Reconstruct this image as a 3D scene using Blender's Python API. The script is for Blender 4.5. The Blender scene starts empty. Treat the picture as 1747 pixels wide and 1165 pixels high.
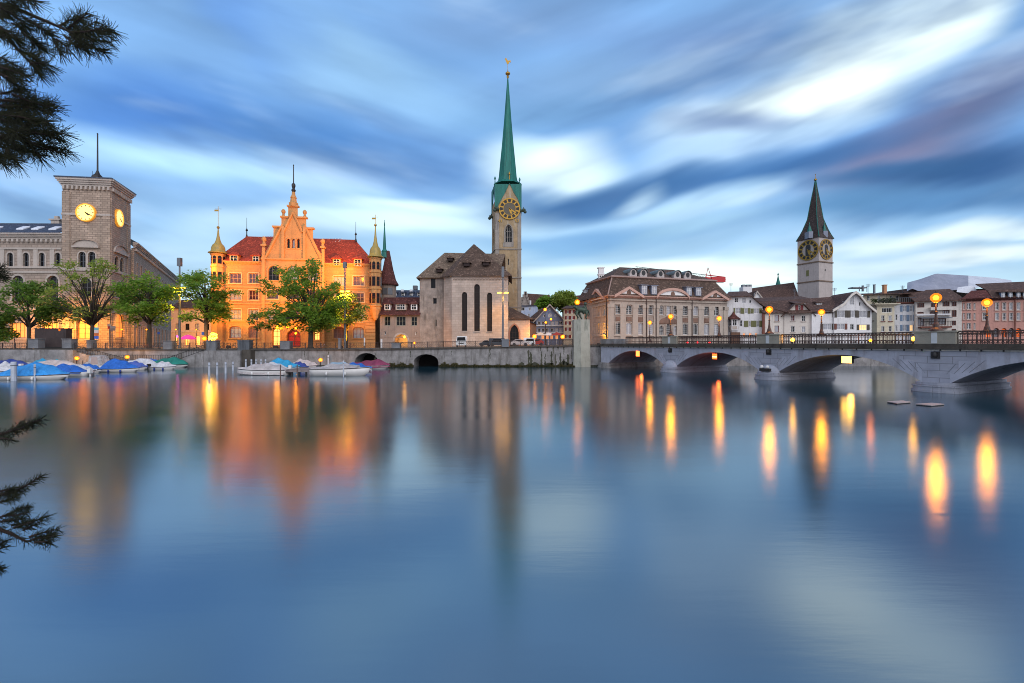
import bpy, math, random
from mathutils import Vector, Matrix
import numpy as np
R = math.radians
C = bpy.context.scene.collection
scene = bpy.context.scene
# ------------------------------------------------------------------ camera
FPX, CX, HZ, CAMH = 776.0, 873.5, 586.0, 4.2      # focal length, centre column, horizon row (photo pixels), eye height
cam_d = bpy.data.cameras.new('camera'); cam = bpy.data.objects.new('camera', cam_d); C.objects.link(cam)
cam_d.sensor_width = 36; cam_d.lens = 36 * FPX / 1747; cam_d.shift_y = (HZ - 582.5) / 1747
cam_d.clip_start = .1; cam_d.clip_end = 4000
cam.location = (0, 0, CAMH); cam.rotation_euler = (R(90), 0, 0); scene.camera = cam
scene.view_settings.view_transform = 'Standard'; scene.view_settings.look = 'None'
scene.view_settings.exposure = 0.0; scene.view_settings.gamma = 1
cy = scene.cycles
cy.use_denoising = True; cy.filter_width = 1.0; cy.max_bounces = 6; cy.diffuse_bounces = 2; cy.glossy_bounces = 3
cy.transmission_bounces = 2; cy.sample_clamp_indirect = 6; cy.caustics_reflective = False; cy.caustics_refractive = False

def lin(c):
    return tuple(((x / 255 + .055) / 1.055) ** 2.4 if x > 10 else x / 255 / 12.92 for x in c)
def rgba(c): return (*c, 1)
# ------------------------------------------------------------------ sky: wind-drawn dusk clouds as a function of direction
W = bpy.data.worlds.new("World"); scene.world = W; W.use_nodes = True
wt = W.node_tree; wt.nodes.clear(); wl = wt.links
def N(t, tree=None, **kw):
    n = (tree or wt).nodes.new(t)
    for k, v in kw.items(): setattr(n, k, v)
    return n
def M_(op, a, b=None, c=None):
    n = N('ShaderNodeMath', operation=op)
    for i, x in enumerate((a, b, c)):
        if x is None: continue
        if isinstance(x, (int, float)): n.inputs[i].default_value = x
        else: wl.new(x, n.inputs[i])
    return n.outputs[0]
def comb(x, y, z=0):
    n = N('ShaderNodeCombineXYZ')
    for i, q in enumerate((x, y, z)):
        if isinstance(q, (int, float)): n.inputs[i].default_value = q
        else: wl.new(q, n.inputs[i])
    return n.outputs[0]
def mixc(f, a, b):
    n = N('ShaderNodeMix', data_type='RGBA')
    for s, x in ((0, f), (6, a), (7, b)):
        if isinstance(x, tuple): n.inputs[s].default_value = rgba(x)
        elif isinstance(x, (int, float)): n.inputs[s].default_value = x
        else: wl.new(x, n.inputs[s])
    return n.outputs[2]
def sstep(x, a, b):
    n = N('ShaderNodeMapRange', interpolation_type='SMOOTHSTEP'); wl.new(x, n.inputs[0])
    n.inputs[1].default_value = a; n.inputs[2].default_value = b
    return n.outputs[0]
tc = N('ShaderNodeTexCoord'); sx = N('ShaderNodeSeparateXYZ'); wl.new(tc.outputs['Generated'], sx.inputs[0])
dx, dy, dz = sx.outputs
ay = M_('MAXIMUM', M_('ABSOLUTE', dy), .08)
U = M_('DIVIDE', dx, ay); V = M_('DIVIDE', dz, ay)
def snoise(ang, along, across, det, z):
    mp = N('ShaderNodeMapping', vector_type='TEXTURE'); wl.new(comb(U, V, z), mp.inputs[0]); mp.inputs[2].default_value = (0, 0, R(ang)); mp.inputs[3].default_value = (along, across, 1)
    n = N('ShaderNodeTexNoise'); n.inputs['Scale'].default_value = 1; n.inputs['Detail'].default_value = det; n.inputs['Roughness'].default_value = .5; wl.new(mp.outputs[0], n.inputs['Vector']); return n.outputs[0]
def fmix(f, a, b): return M_('ADD', a, M_('MULTIPLY', f, M_('SUBTRACT', b, a)))
side = sstep(U, -.35, .30); low = sstep(V, .30, .08)
def drift(al, ac, det, z):                                         # streaks fan to the upper right on one side, to the upper left on the other, level near the horizon
    return fmix(low, fmix(side, snoise(-17, al, ac, det, z), snoise(20, al, ac, det, z + 3.3)), snoise(3, al, ac * .6, det, z + 7.7))
n1 = drift(.75, .16, 3, 1.3); n2 = drift(1.0, .10, 3, 5.1); n3 = drift(.55, .30, 2, 9.4)
UU = M_('ADD', U, M_('MULTIPLY', M_('SUBTRACT', n3, .5), .40))
VV = M_('ADD', V, M_('MULTIPLY', M_('SUBTRACT', n1, .5), .17))
UV = comb(UU, VV)
ramp = N('ShaderNodeValToRGB'); wl.new(M_('MULTIPLY', V, 1 / 1.6), ramp.inputs[0])
el = ramp.color_ramp.elements
for i, (py, col) in enumerate(((600, (196, 212, 232)), (500, (196, 214, 236)), (420, (158, 189, 228)), (250, (112, 158, 218)), (0, (118, 158, 212)), (-250, (92, 124, 176)), (-655, (84, 110, 158)))):
    p = max(0, (HZ - py) / FPX / 1.6)
    e = el[i] if i < 2 else el.new(p)
    e.position = min(1, p); e.color = rgba(lin((col[0] * .955, col[1] * 1.005, col[2] * .965)))
col = ramp.outputs[0]
BL = [(60, 90, 260, 190, 0, (132, 178, 236), .6),
 (250, 190, 330, 75, -8, (58, 128, 206), .9), (560, 235, 260, 60, -14, (64, 132, 202), .85),
 (760, 280, 220, 48, -5, (92, 142, 204), .8), (420, 40, 150, 60, -25, (92, 150, 226), .7),
 (320, 268, 330, 42, -10, (176, 206, 242), .9), (80, 300, 220, 40, 6, (150, 188, 240), .6),
 (600, 110, 230, 62, -26, (150, 186, 228), .7), (760, 170, 200, 60, -16, (142, 180, 224), .6),
 (880, 30, 260, 60, 0, (120, 150, 200), .6), (1160, 70, 220, 80, 14, (112, 140, 192), .75), (1000, 130, 220, 60, 5, (134, 168, 214), .6),
 (960, 200, 190, 50, 5, (116, 160, 208), .6),
 (965, 285, 120, 52, 4, (230, 238, 250), 1.), (900, 262, 60, 40, 0, (205, 222, 244), .7),
 (1450, 105, 330, 95, 25, (236, 241, 250), .9), (1620, 30, 190, 62, 28, (232, 238, 248), .95), (1340, 150, 200, 46, 22, (246, 247, 252), .85),
 (1265, 232, 230, 40, 17, (176, 198, 232), .8), (1240, 202, 95, 22, 10, (100, 126, 178), .75),
 (1690, 290, 260, 62, 8, (42, 92, 148), .95), (1640, 205, 260, 78, 24, (132, 124, 158), .95), (1540, 240, 130, 44, 14, (136, 126, 162), .7),
 (980, 345, 190, 30, 7, (52, 114, 172), .95), (1180, 306, 230, 32, 11, (54, 112, 170), .95), (1400, 262, 220, 34, 10, (48, 106, 164), .95), (1580, 292, 190, 26, 4, (46, 104, 158), .8),
 (1230, 335, 190, 32, 14, (186, 210, 240), .85), (1120, 330, 60, 16, 22, (196, 216, 242), .7), (1320, 322, 90, 22, 12, (200, 216, 240), .6),
 (1040, 400, 220, 24, 4, (110, 158, 210), .8), (1180, 385, 160, 20, 10, (162, 194, 228), .7),
 (1560, 352, 280, 38, 6, (86, 140, 192), .85), (1700, 345, 120, 30, 6, (74, 124, 178), .7),
 (1640, 414, 300, 24, 8, (228, 234, 246), .95), (1500, 446, 300, 14, 5, (170, 196, 226), .6), (1650, 446, 200, 14, 7, (238, 238, 244), .9),
 (660, 372, 330, 40, 1, (214, 228, 244), .95), (480, 380, 200, 30, 2, (196, 216, 242), .7), (700, 338, 200, 16, 0, (222, 232, 244), .7),
 (760, 430, 160, 26, 0, (168, 198, 232), .6), (330, 330, 240, 26, 3, (142, 178, 226), .6), (250, 420, 240, 30, 0, (190, 210, 240), .6),
 (1120, 458, 280, 20, 1, (240, 242, 246), .9), (1300, 470, 200, 18, 2, (244, 242, 244), .8), (940, 420, 120, 18, 0, (124, 170, 218), .6)]
for (px, py, rx, ry, ang, c, op) in BL:
    mp = N('ShaderNodeMapping', vector_type='TEXTURE'); wl.new(UV, mp.inputs[0])
    mp.inputs[1].default_value = ((px - CX) / FPX, (HZ - py) / FPX, 0)
    mp.inputs[2].default_value = (0, 0, R(ang)); mp.inputs[3].default_value = (rx / FPX, ry / FPX, 1)
    ln = N('ShaderNodeVectorMath', operation='LENGTH'); wl.new(mp.outputs[0], ln.inputs[0])
    f = M_('MULTIPLY', sstep(ln.outputs['Value'], 1.25, .1), op)
    col = mixc(f, col, lin((c[0] * .955, c[1] * 1.0, c[2] * .965)))
n4 = drift(.75, .17, 4, 21.); n5 = drift(.8, .19, 4, 33.)
col = mixc(M_('MULTIPLY', M_('MULTIPLY', sstep(n4, .50, .72), .55), sstep(V, .06, .22)), col, lin((72, 112, 160)))
col = mixc(M_('MULTIPLY', sstep(n5, .52, .74), .42), col, lin((200, 220, 240)))
fib = M_('ADD', M_('MULTIPLY', M_('ADD', n2, n1), .42), .79); n6 = drift(.34, .13, 5, 57.); fib = M_('ADD', fib, M_('MULTIPLY', M_('SUBTRACT', n6, .5), .42))
vm = N('ShaderNodeVectorMath', operation='SCALE'); wl.new(col, vm.inputs[0]); wl.new(fib, vm.inputs['Scale'])
col = mixc(sstep(dz, .0, -.06), vm.outputs[0], (.03, .05, .06))
hs = N('ShaderNodeHueSaturation'); gm = N('ShaderNodeGamma'); gm.inputs[1].default_value = 1.22; wl.new(col, gm.inputs[0]); hs.inputs['Saturation'].default_value = .90; hs.inputs['Value'].default_value = 1.16; wl.new(gm.outputs[0], hs.inputs['Color']); col = hs.outputs[0]
back = mixc(sstep(dy, .15, -.35), col, (.62, .66, .76))          # sky behind the viewer, brightened as added fill light for the facades
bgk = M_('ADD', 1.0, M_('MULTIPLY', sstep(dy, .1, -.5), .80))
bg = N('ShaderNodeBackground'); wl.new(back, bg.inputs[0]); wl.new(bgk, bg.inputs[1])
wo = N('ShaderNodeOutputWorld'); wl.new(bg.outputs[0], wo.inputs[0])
W.cycles.sampling_method = 'MANUAL'; W.cycles.sample_map_resolution = 512
sd = bpy.data.lights.new('sun', 'SUN'); so = bpy.data.objects.new('sun', sd); C.objects.link(so)
sd.energy = 1.15; sd.angle = R(40); sd.color = (1, .95, .91)
so.rotation_euler = Vector((-.45, .8, -.55)).to_track_quat('-Z', 'Y').to_euler()
# ------------------------------------------------------------------ materials
MAT = {}
def newmat(name):
    m = bpy.data.materials.new(name); m.use_nodes = True; t = m.node_tree
    b = t.nodes['Principled BSDF']; return m, t, b
def _mix(t, f, a, b, mode='MIX'):
    n = t.nodes.new('ShaderNodeMix'); n.data_type = 'RGBA'; n.blend_type = mode
    for s, x in ((0, f), (6, a), (7, b)):
        if isinstance(x, tuple): n.inputs[s].default_value = (*x[:3], 1)
        elif isinstance(x, (int, float)): n.inputs[s].default_value = x
        else: t.links.new(x, n.inputs[s])
    return n.outputs[2]
def _noise(t, vec, scale, det=4, rough=.6, sc3=None):
    n = t.nodes.new('ShaderNodeTexNoise'); n.inputs['Scale'].default_value = scale
    n.inputs['Detail'].default_value = det; n.inputs['Roughness'].default_value = rough
    if sc3:
        mp = t.nodes.new('ShaderNodeMapping'); mp.inputs[3].default_value = sc3; t.links.new(vec, mp.inputs[0]); vec = mp.outputs[0]
    t.links.new(vec, n.inputs['Vector']); return n.outputs[0]
def _ramp(t, x, a, b):
    n = t.nodes.new('ShaderNodeMapRange'); t.links.new(x, n.inputs[0]); n.inputs[1].default_value = a; n.inputs[2].default_value = b
    return n.outputs[0]
def _bump(t, b, h, s, d=.05):
    n = t.nodes.new('ShaderNodeBump'); n.inputs['Strength'].default_value = s; n.inputs['Distance'].default_value = d
    t.links.new(h, n.inputs['Height']); t.links.new(n.outputs[0], b.inputs['Normal'])
def mat(name, c, rough=.8, kind='plain', c2=None, size=(.6, .3), var=.25, metal=0, emit=None, es=0, spec=.4):
    """procedural materials: plain | wall | ashlar | tiles | stone | copper | leaf | tarp | water"""
    if name in MAT: return MAT[name]
    m, t, b = newmat(name); L = t.links
    b.inputs['Roughness'].default_value = rough; b.inputs['Metallic'].default_value = metal
    b.inputs['Specular IOR Level'].default_value = spec
    tcn = t.nodes.new('ShaderNodeTexCoord'); ob = tcn.outputs['Object']; uv = tcn.outputs['UV']
    c = tuple(c); dk = tuple(x * (1 - var) for x in c); lt = tuple(min(1, x * (1 + var * .7)) for x in c)
    if kind == 'plain':
        f = _noise(t, ob, 1.7); L.new(_mix(t, f, dk, lt), b.inputs['Base Color'])
    elif kind == 'wall':
        f = _noise(t, ob, .5, 6, .65); a = _mix(t, _ramp(t, f, .3, .7), dk, lt)
        k9 = _noise(t, ob, 1.9, 5, .7); a = _mix(t, _ramp(t, k9, .55, .8), a, tuple(x * .66 for x in c))
        s = _noise(t, uv, 1, 3, .6, (2.2, .12, 1)); a = _mix(t, _ramp(t, s, .55, .8), a, c2 or tuple(x * .6 for x in c))
        g = _noise(t, ob, 9, 3); a = _mix(t, .12, a, g, 'OVERLAY'); L.new(a, b.inputs['Base Color']); _bump(t, b, g, .25, .02)
    elif kind in ('ashlar', 'tiles'):
        br = t.nodes.new('ShaderNodeTexBrick'); L.new(uv, br.inputs['Vector'])
        br.inputs['Scale'].default_value = 1; br.inputs['Brick Width'].default_value = size[0]; br.inputs['Row Height'].default_value = size[1]
        br.inputs['Mortar Size'].default_value = min(size) * ((.055 if size[0] > 1.65 else .09) if kind == 'ashlar' else .12); br.inputs['Mortar Smooth'].default_value = .4
        br.inputs['Color1'].default_value = (*dk, 1); br.inputs['Color2'].default_value = (*lt, 1)
        br.inputs['Mortar'].default_value = (*(c2 or tuple(x * .45 for x in c)), 1); br.inputs['Bias'].default_value = .1
        f = _noise(t, ob, .45, 5, .65); a = _mix(t, _ramp(t, f, .35, .75), br.outputs[0], tuple(x * (.62 if kind == 'ashlar' else .5) for x in c))
        if kind == 'tiles':
            f2 = _noise(t, ob, 2.6, 4, .7); a = _mix(t, _ramp(t, f2, .54, .72), a, tuple(min(1, x * 2.2 + .035) for x in c))
        L.new(a, b.inputs['Base Color']); _bump(t, b, br.outputs['Fac'], -.6, .04)
    elif kind == 'stone':
        f = _noise(t, ob, .8, 8, .7); a = _mix(t, _ramp(t, f, .3, .7), dk, lt)
        v = _noise(t, uv, 1, 5, .65, (1.1, .16, 1)); a = _mix(t, _ramp(t, v, .52, .72), a, c2 or tuple(x * .4 for x in c))
        g = _noise(t, ob, 5, 4, .7); L.new(_mix(t, _ramp(t, g, .62, .78), a, tuple(x * .45 for x in c)), b.inputs['Base Color']); _bump(t, b, g, .5, .05)
    elif kind == 'copper':
        f = _noise(t, uv, 1, 5, .7, (2.5, .2, 1)); L.new(_mix(t, _ramp(t, f, .3, .7), c, c2), b.inputs['Base Color'])
    elif kind == 'leaf':
        g = t.nodes.new('ShaderNodeNewGeometry'); L.new(_mix(t, g.outputs['Random Per Island'], c, c2), b.inputs['Base Color'])
        tr = t.nodes.new('ShaderNodeBsdfTranslucent'); L.new(_mix(t, g.outputs['Random Per Island'], tuple(x * 1.9 for x in c), tuple(min(.8, x * 1.9) for x in c2)), tr.inputs[0])
        mx = t.nodes.new('ShaderNodeMixShader'); mx.inputs[0].default_value = .55
        L.new(b.outputs[0], mx.inputs[1]); L.new(tr.outputs[0], mx.inputs[2]); L.new(mx.outputs[0], t.nodes['Material Output'].inputs[0])
    elif kind == 'tarp':
        f = _noise(t, ob, 1.1, 4); a = _mix(t, _ramp(t, f, .3, .7), dk, lt); L.new(a, b.inputs['Base Color'])
        g = _noise(t, ob, 2.3, 3, .5, (1, 2.5, 1)); _bump(t, b, g, 1.0, .3)
    if emit:
        b.inputs['Emission Color'].default_value = (*emit, 1); b.inputs['Emission Strength'].default_value = es
    MAT[name] = m; return m
def glow(name, c, s):
    if name in MAT: return MAT[name]
    m, t, b = newmat(name); b.inputs['Base Color'].default_value = (*c, 1)
    b.inputs['Emission Color'].default_value = (*c, 1); b.inputs['Emission Strength'].default_value = s
    MAT[name] = m; return m
GLASS = mat('window glass', (.008, .009, .011), .12, var=.5, spec=.16)
GLASSW = mat('curtained glass', (.30, .30, .33), .25, var=.4, spec=.7)
LITW = glow('lit window', (1, .42, .09), 2.2); LITD = glow('dim lit window', (1, .36, .08), .55)
LITC = glow('lamp lit curtain', (1, .62, .26), .75)
WHITE = mat('white painted wood', (.72, .72, .72), .5, var=.08)
DARK = mat('dark iron', (.022, .02, .02), .5, var=.3)
IRON = mat('brown iron', (.05, .03, .026), .55, var=.3)
GREYM = mat('grey metal', (.14, .15, .17), .45, var=.2, metal=.4)
GOLD = mat('gold leaf', (.38, .22, .045), .4, var=.15, metal=.85)
COPPER = mat('green copper', (.014, .18, .145), .6, 'copper', (.004, .07, .062))
LEADG = mat('grey green lead', (.12, .2, .17), .5, 'copper', (.3, .27, .12))
BARK = mat('bark', (.055, .045, .035), .9, 'stone', var=.4)
QSTONE = mat('quay stone', (.25, .24, .24), .9, 'stone', (.08, .072, .062), var=.45)
# ------------------------------------------------------------------ mesh building
def P3(px, py, Y): return Vector(((px - CX) / FPX * Y, Y, CAMH + (HZ - py) / FPX * Y))
def XP(px, Y): return (px - CX) / FPX * Y
def ZP(py, Y): return CAMH + (HZ - py) / FPX * Y
ORG = {}
class MB:
    def __init__(s, fr=None): s.v = []; s.f = []; s.fr = fr
    def pt(s, p): return s.fr(*p) if s.fr else Vector(p)
    def poly(s, pts):
        n = len(s.v); s.v += [s.pt(p) for p in pts]; s.f.append(list(range(n, n + len(pts)))); return s
    def mesh(s, pts, faces):
        n = len(s.v); s.v += [s.pt(p) for p in pts]; s.f += [[i + n for i in f] for f in faces]; return s
    def box(s, a, b):
        (x0, y0, z0), (x1, y1, z1) = a, b
        return s.mesh([(x0, y0, z0), (x1, y0, z0), (x1, y1, z0), (x0, y1, z0), (x0, y0, z1), (x1, y0, z1), (x1, y1, z1), (x0, y1, z1)],
            [(0, 3, 2, 1), (4, 5, 6, 7), (0, 1, 5, 4), (1, 2, 6, 5), (2, 3, 7, 6), (3, 0, 4, 7)])
    def slab(s, pts, t=(0, 0, -.18)):
        n = len(pts); q = [Vector(p) + Vector(t) for p in pts]
        return s.mesh(list(pts) + [tuple(p) for p in q], [list(range(n)), list(range(2 * n - 1, n - 1, -1))] + [(i, i + n, (i + 1) % n + n, (i + 1) % n) for i in range(n)])
    def loft(s, rings, cap=True, closed=True):
        m = len(rings[0]); n0 = [p for r in rings for p in r]; F = []
        for i in range(len(rings) - 1):
            for j in range(m if closed else m - 1):
                k = (j + 1) % m; F.append((i * m + j, i * m + k, (i + 1) * m + k, (i + 1) * m + j))
        if cap: F.append(list(range(m))[::-1]); F.append(list(range((len(rings) - 1) * m, len(rings) * m)))
        return s.mesh(n0, F)
    def lathe(s, prof, c=(0, 0, 0), n=12, rot=0, sq=1):
        rings = []
        for r, z in prof:
            rings.append([(c[0] + r * math.cos(rot + 2 * math.pi * k / n), c[1] + r * sq * math.sin(rot + 2 * math.pi * k / n), c[2] + z) for k in range(n)])
        return s.loft(rings)
    def tube(s, pts, rs, n=6):
        pts = [Vector(p) for p in pts]; rings = []
        if not isinstance(rs, (list, tuple)): rs = [rs] * len(pts)
        for i, p in enumerate(pts):
            d = (pts[min(i + 1, len(pts) - 1)] - pts[max(i - 1, 0)])
            if d.length < 1e-6: d = Vector((0, 0, 1))
            d.normalize(); a = d.orthogonal() if abs(d.z) > .9 else d.cross(Vector((0, 0, 1))); a.normalize(); b = d.cross(a)
            rings.append([p + (a * math.cos(2 * math.pi * k / n) + b * math.sin(2 * math.pi * k / n)) * rs[i] for k in range(n)])
        return s.loft([[tuple(q) for q in r] for r in rings])
    def ball(s, c, r, n=8, m=6, sc=(1, 1, 1)):
        return s.lathe([(max(1e-4, math.sin(math.pi * k / m)) * r * sc[0], -math.cos(math.pi * k / m) * r * sc[2]) for k in range(m + 1)], c, n)
    def build(s, name, m, parent=None, smooth=False, label=None):
        me = bpy.data.meshes.new(name)
        off = ORG.get(parent.name, Vector()) if parent else Vector()
        V = np.array([tuple(p) for p in s.v], dtype=np.float64).reshape(-1, 3)
        me.from_pydata((V - np.array(off)).tolist(), [], s.f)
        uv = me.uv_layers.new(name='UVMap')
        npoly = len(me.polygons)
        if npoly:
            nl = len(me.loops); nor = np.zeros(npoly * 3); me.polygons.foreach_get('normal', nor); nor = nor.reshape(-1, 3)
            tot = np.zeros(npoly, dtype=np.int64); me.polygons.foreach_get('loop_total', tot)
            vi = np.zeros(nl, dtype=np.int64); me.loops.foreach_get('vertex_index', vi)
            ln = np.repeat(nor, tot, axis=0); tx = -ln[:, 1]; ty = ln[:, 0]; q = np.hypot(tx, ty); flat = q < .05
            q[flat] = 1; tx = np.where(flat, 1, tx / q); ty = np.where(flat, 0, ty / q)
            bx = -ln[:, 2] * ty; by = ln[:, 2] * tx; bz = ln[:, 0] * ty - ln[:, 1] * tx
            bz = np.where(flat, 0, np.abs(bz)); sg = np.where(flat, 1, -1)
            bx = np.where(flat, 0, -ln[:, 2] * ln[:, 0] / q); by = np.where(flat, 1, -ln[:, 2] * ln[:, 1] / q)
            p = V[vi]; uvs = np.stack([p[:, 0] * tx + p[:, 1] * ty, p[:, 0] * bx + p[:, 1] * by + p[:, 2] * bz], 1)
            uv.data.foreach_set('uv', uvs.ravel())
            if smooth: me.polygons.foreach_set('use_smooth', [True] * npoly)
        me.materials.append(m)
        o = bpy.data.objects.new(name, me); C.objects.link(o)
        if parent: o.parent = parent; ORG[o.name] = off
        if label: o['label'] = label
        return o
def tag(o, label, cat, group=None):
    o['label'] = label; o['category'] = cat
    if group: o['group'] = group
    return o
def thing(name, label, cat, loc=(0, 0, 0), group=None):
    o = bpy.data.objects.new(name, None); C.objects.link(o); o.location = loc; o.empty_display_size = .3
    ORG[o.name] = Vector(loc); return tag(o, label, cat, group)
def dup(root, loc, rz=0, label=None, sc=1):
    def cp(o, par):
        c = o.copy(); C.objects.link(c); c.parent = par
        for ch in o.children: cp(ch, c)
        return c
    c = cp(root, None); c.location = loc; c.rotation_euler = (0, 0, rz); c.scale = (sc, sc, sc)
    if label: c['label'] = label
    return c
def lantern(c, r, par, s=60, name='lamp_globe', shell=1.75):
    """a bright burner inside an amber globe whose glowing shell imitates the lamp halo"""
    m = MB(); m.ball(tuple(c), r * .85, 10, 8, (1, 1, 1)); b = m.build('burner', glow('burner %.0f' % s, (1, .31, .003), s), par, True)
    if 'amber globe halo' not in MAT:
        g, t, bs = newmat('amber globe halo'); tr = t.nodes.new('ShaderNodeBsdfTransparent'); em = t.nodes.new('ShaderNodeEmission'); em.inputs[0].default_value = (1, .20, .004, 1); em.inputs[1].default_value = 2.6
        mx = t.nodes.new('ShaderNodeMixShader'); mx.inputs[0].default_value = .42; t.links.new(tr.outputs[0], mx.inputs[1]); t.links.new(em.outputs[0], mx.inputs[2]); t.links.new(mx.outputs[0], t.nodes['Material Output'].inputs[0]); MAT['amber globe halo'] = g
    m = MB(); m.ball(tuple(c), r * shell, 14, 10); m.build(name, MAT['amber globe halo'], par, True)  # shell emission imitates the halo round the burner
def struct(o): o['kind'] = 'structure'; return o
def stuff(o): o['kind'] = 'stuff'; return o
def point(name, loc, c, e, r=.25, parent=None):
    l = bpy.data.lights.new(name, 'POINT'); l.energy = e; l.color = c; l.shadow_soft_size = r
    o = bpy.data.objects.new(name, l); C.objects.link(o); o.location = loc
    if parent: o.parent = parent; o.location = Vector(loc) - ORG.get(parent.name, Vector())
    return o
def washer(name, loc, to, c, e, parent=None, ang=150, r=.25):
    return spot(name, loc, to, c, e, ang, .35, r, parent)
def spot(name, loc, to, c, e, ang, blend=.6, r=.3, parent=None):
    l = bpy.data.lights.new(name, 'SPOT'); l.energy = e; l.color = c; l.shadow_soft_size = r; l.spot_size = R(ang); l.spot_blend = blend
    o = bpy.data.objects.new(name, l); C.objects.link(o); o.location = loc
    o.rotation_euler = (Vector(to) - Vector(loc)).to_track_quat('-Z', 'Y').to_euler()
    if parent: o.parent = parent; o.location = Vector(loc) - ORG.get(parent.name, Vector())
    return o
# ------------------------------------------------------------------ facades with real openings
class Fac:
    """a vertical wall plane through two ground points; u along it, o out of it (towards the river), z up"""
    def __init__(s, A, B):
        s.A = Vector((A[0], A[1], 0)); d = Vector((B[0], B[1], 0)) - s.A; s.L = d.length; s.d = d / s.L
        s.n = Vector((s.d.y, -s.d.x, 0))
        if s.n.y > 0 and abs(s.n.y) > .05: pass
    def __call__(s, u, o, z): return s.A + s.d * u + s.n * o + Vector((0, 0, z))
    def u(s, px):
        t = (px - CX) / FPX                       # (A.x+u d.x) = t (A.y+u d.y)
        return (t * s.A.y - s.A.x) / (s.d.x - t * s.d.y)
    def Y(s, px): return s.A.y + s.u(px) * s.d.y
    def z(s, px, py): return CAMH + (HZ - py) / FPX * s.Y(px)
def FP(pa, ya, pb, yb): return Fac((XP(pa, ya), ya), (XP(pb, yb), yb))
class Op:
    def __init__(s, u0, u1, z0, z1, arch='r', nx=2, ny=2, g=None, kind='window', fm=None, fw=.09, d=.22, sur=None, sill=None, shut=None, sw=None):
        s.u0, s.u1, s.z0, s.z1 = u0, u1, z0, z1; s.arch = arch; s.nx = nx; s.ny = ny; s.g = g; s.kind = kind; s.fm = fm; s.fw = fw; s.d = d
        s.sur = sur; s.sill = sill; s.shut = shut; s.sw = sw
        w = u1 - u0
        s.rise = {'r': 0, 'a': w / 2, 's': w * .22, 'p': w * .85}[arch]; s.rise = min(s.rise, (z1 - z0) * .8); s.zs = z1 - s.rise
    def arc(s, e=0., n=8):
        u0, u1 = s.u0 - e, s.u1 + e; m = (u0 + u1) / 2; h = (u1 - u0) / 2; out = []
        if s.arch == 'r': return [(u0, s.z1 + e), (u1, s.z1 + e)]
        for k in range(n + 1):
            t = k / n
            if s.arch == 'p':
                x = (abs(2 * t - 1)); zz = math.sqrt(max(0, 1 - ((x + 1) / 2) ** 2)) / math.sqrt(.75) ; out.append((u0 + (u1 - u0) * t, s.zs + (s.rise + e) * zz))
            else: out.append((m - h * math.cos(math.pi * t), s.zs + (s.rise + e) * math.sin(math.pi * t)))
        return out
def WO(F, x0, x1, y0, y1, *a, **k):
    """opening given by its corners as measured in the photograph"""
    m = (x0 + x1) / 2
    return Op(F.u(x0), F.u(x1), F.z(m, y1), F.z(m, y0), *a, **k)
def wall(par, F, u0, u1, z0, top, ops, m, name='wall', label=None, close=.5):
    """one mesh: the pierced wall with its reveals; top = height or list of (u, z)"""
    if not isinstance(top, (list, tuple)): top = [(u0, top), (u1, top)]
    us = sorted({u0, u1, *[t[0] for t in top], *[x for o in ops for x in (o.u0, o.u1)]}); us = [u for u in us if u0 - 1e-6 <= u <= u1 + 1e-6]
    def tz(u):
        for (a, za), (b, zb) in zip(top, top[1:]):
            if a - 1e-6 <= u <= b + 1e-6: return za + (zb - za) * (0 if b - a < 1e-6 else (u - a) / (b - a))
        return top[-1][1]
    M = MB(F)
    for a, b in zip(us, us[1:]):
        if b - a < 1e-5: continue
        cols = sorted([(o.z0, o.z1) for o in ops if o.u0 < (a + b) / 2 < o.u1])
        e = 1e-5; ta, tb = tz(a + e), tz(b - e); lo = z0
        for zz0, zz1 in cols:
            if zz0 > lo: M.poly([(a, 0, lo), (b, 0, lo), (b, 0, zz0), (a, 0, zz0)])
            lo = max(lo, zz1)
        M.poly([(a, 0, lo), (b, 0, lo), (b, 0, max(lo, tb)), (a, 0, max(lo, ta))])
    for o in ops:
        d = -o.d - .12; arc = o.arc()
        M.poly([(o.u0, 0, o.z0), (o.u1, 0, o.z0), (o.u1, d, o.z0), (o.u0, d, o.z0)])
        for uu in (o.u0, o.u1): M.poly([(uu, 0, o.z0), (uu, 0, o.zs), (uu, d, o.zs), (uu, d, o.z0)])
        for (a, za), (b, zb) in zip(arc, arc[1:]):
            M.poly([(a, 0, za), (b, 0, zb), (b, d, zb), (a, d, za)])
            if o.arch != 'r': M.poly([(a, 0, za), (b, 0, zb), (b, 0, o.z1), (a, 0, o.z1)])
    if close:                                     # side returns so the wall has thickness
        for uu, zt in ((u0, top[0][1]), (u1, top[-1][1])): M.poly([(uu, 0, z0), (uu, -close, z0), (uu, -close, zt), (uu, 0, zt)])
    return M.build(name, m, par, label=label)
WR = random.Random(77)
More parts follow.
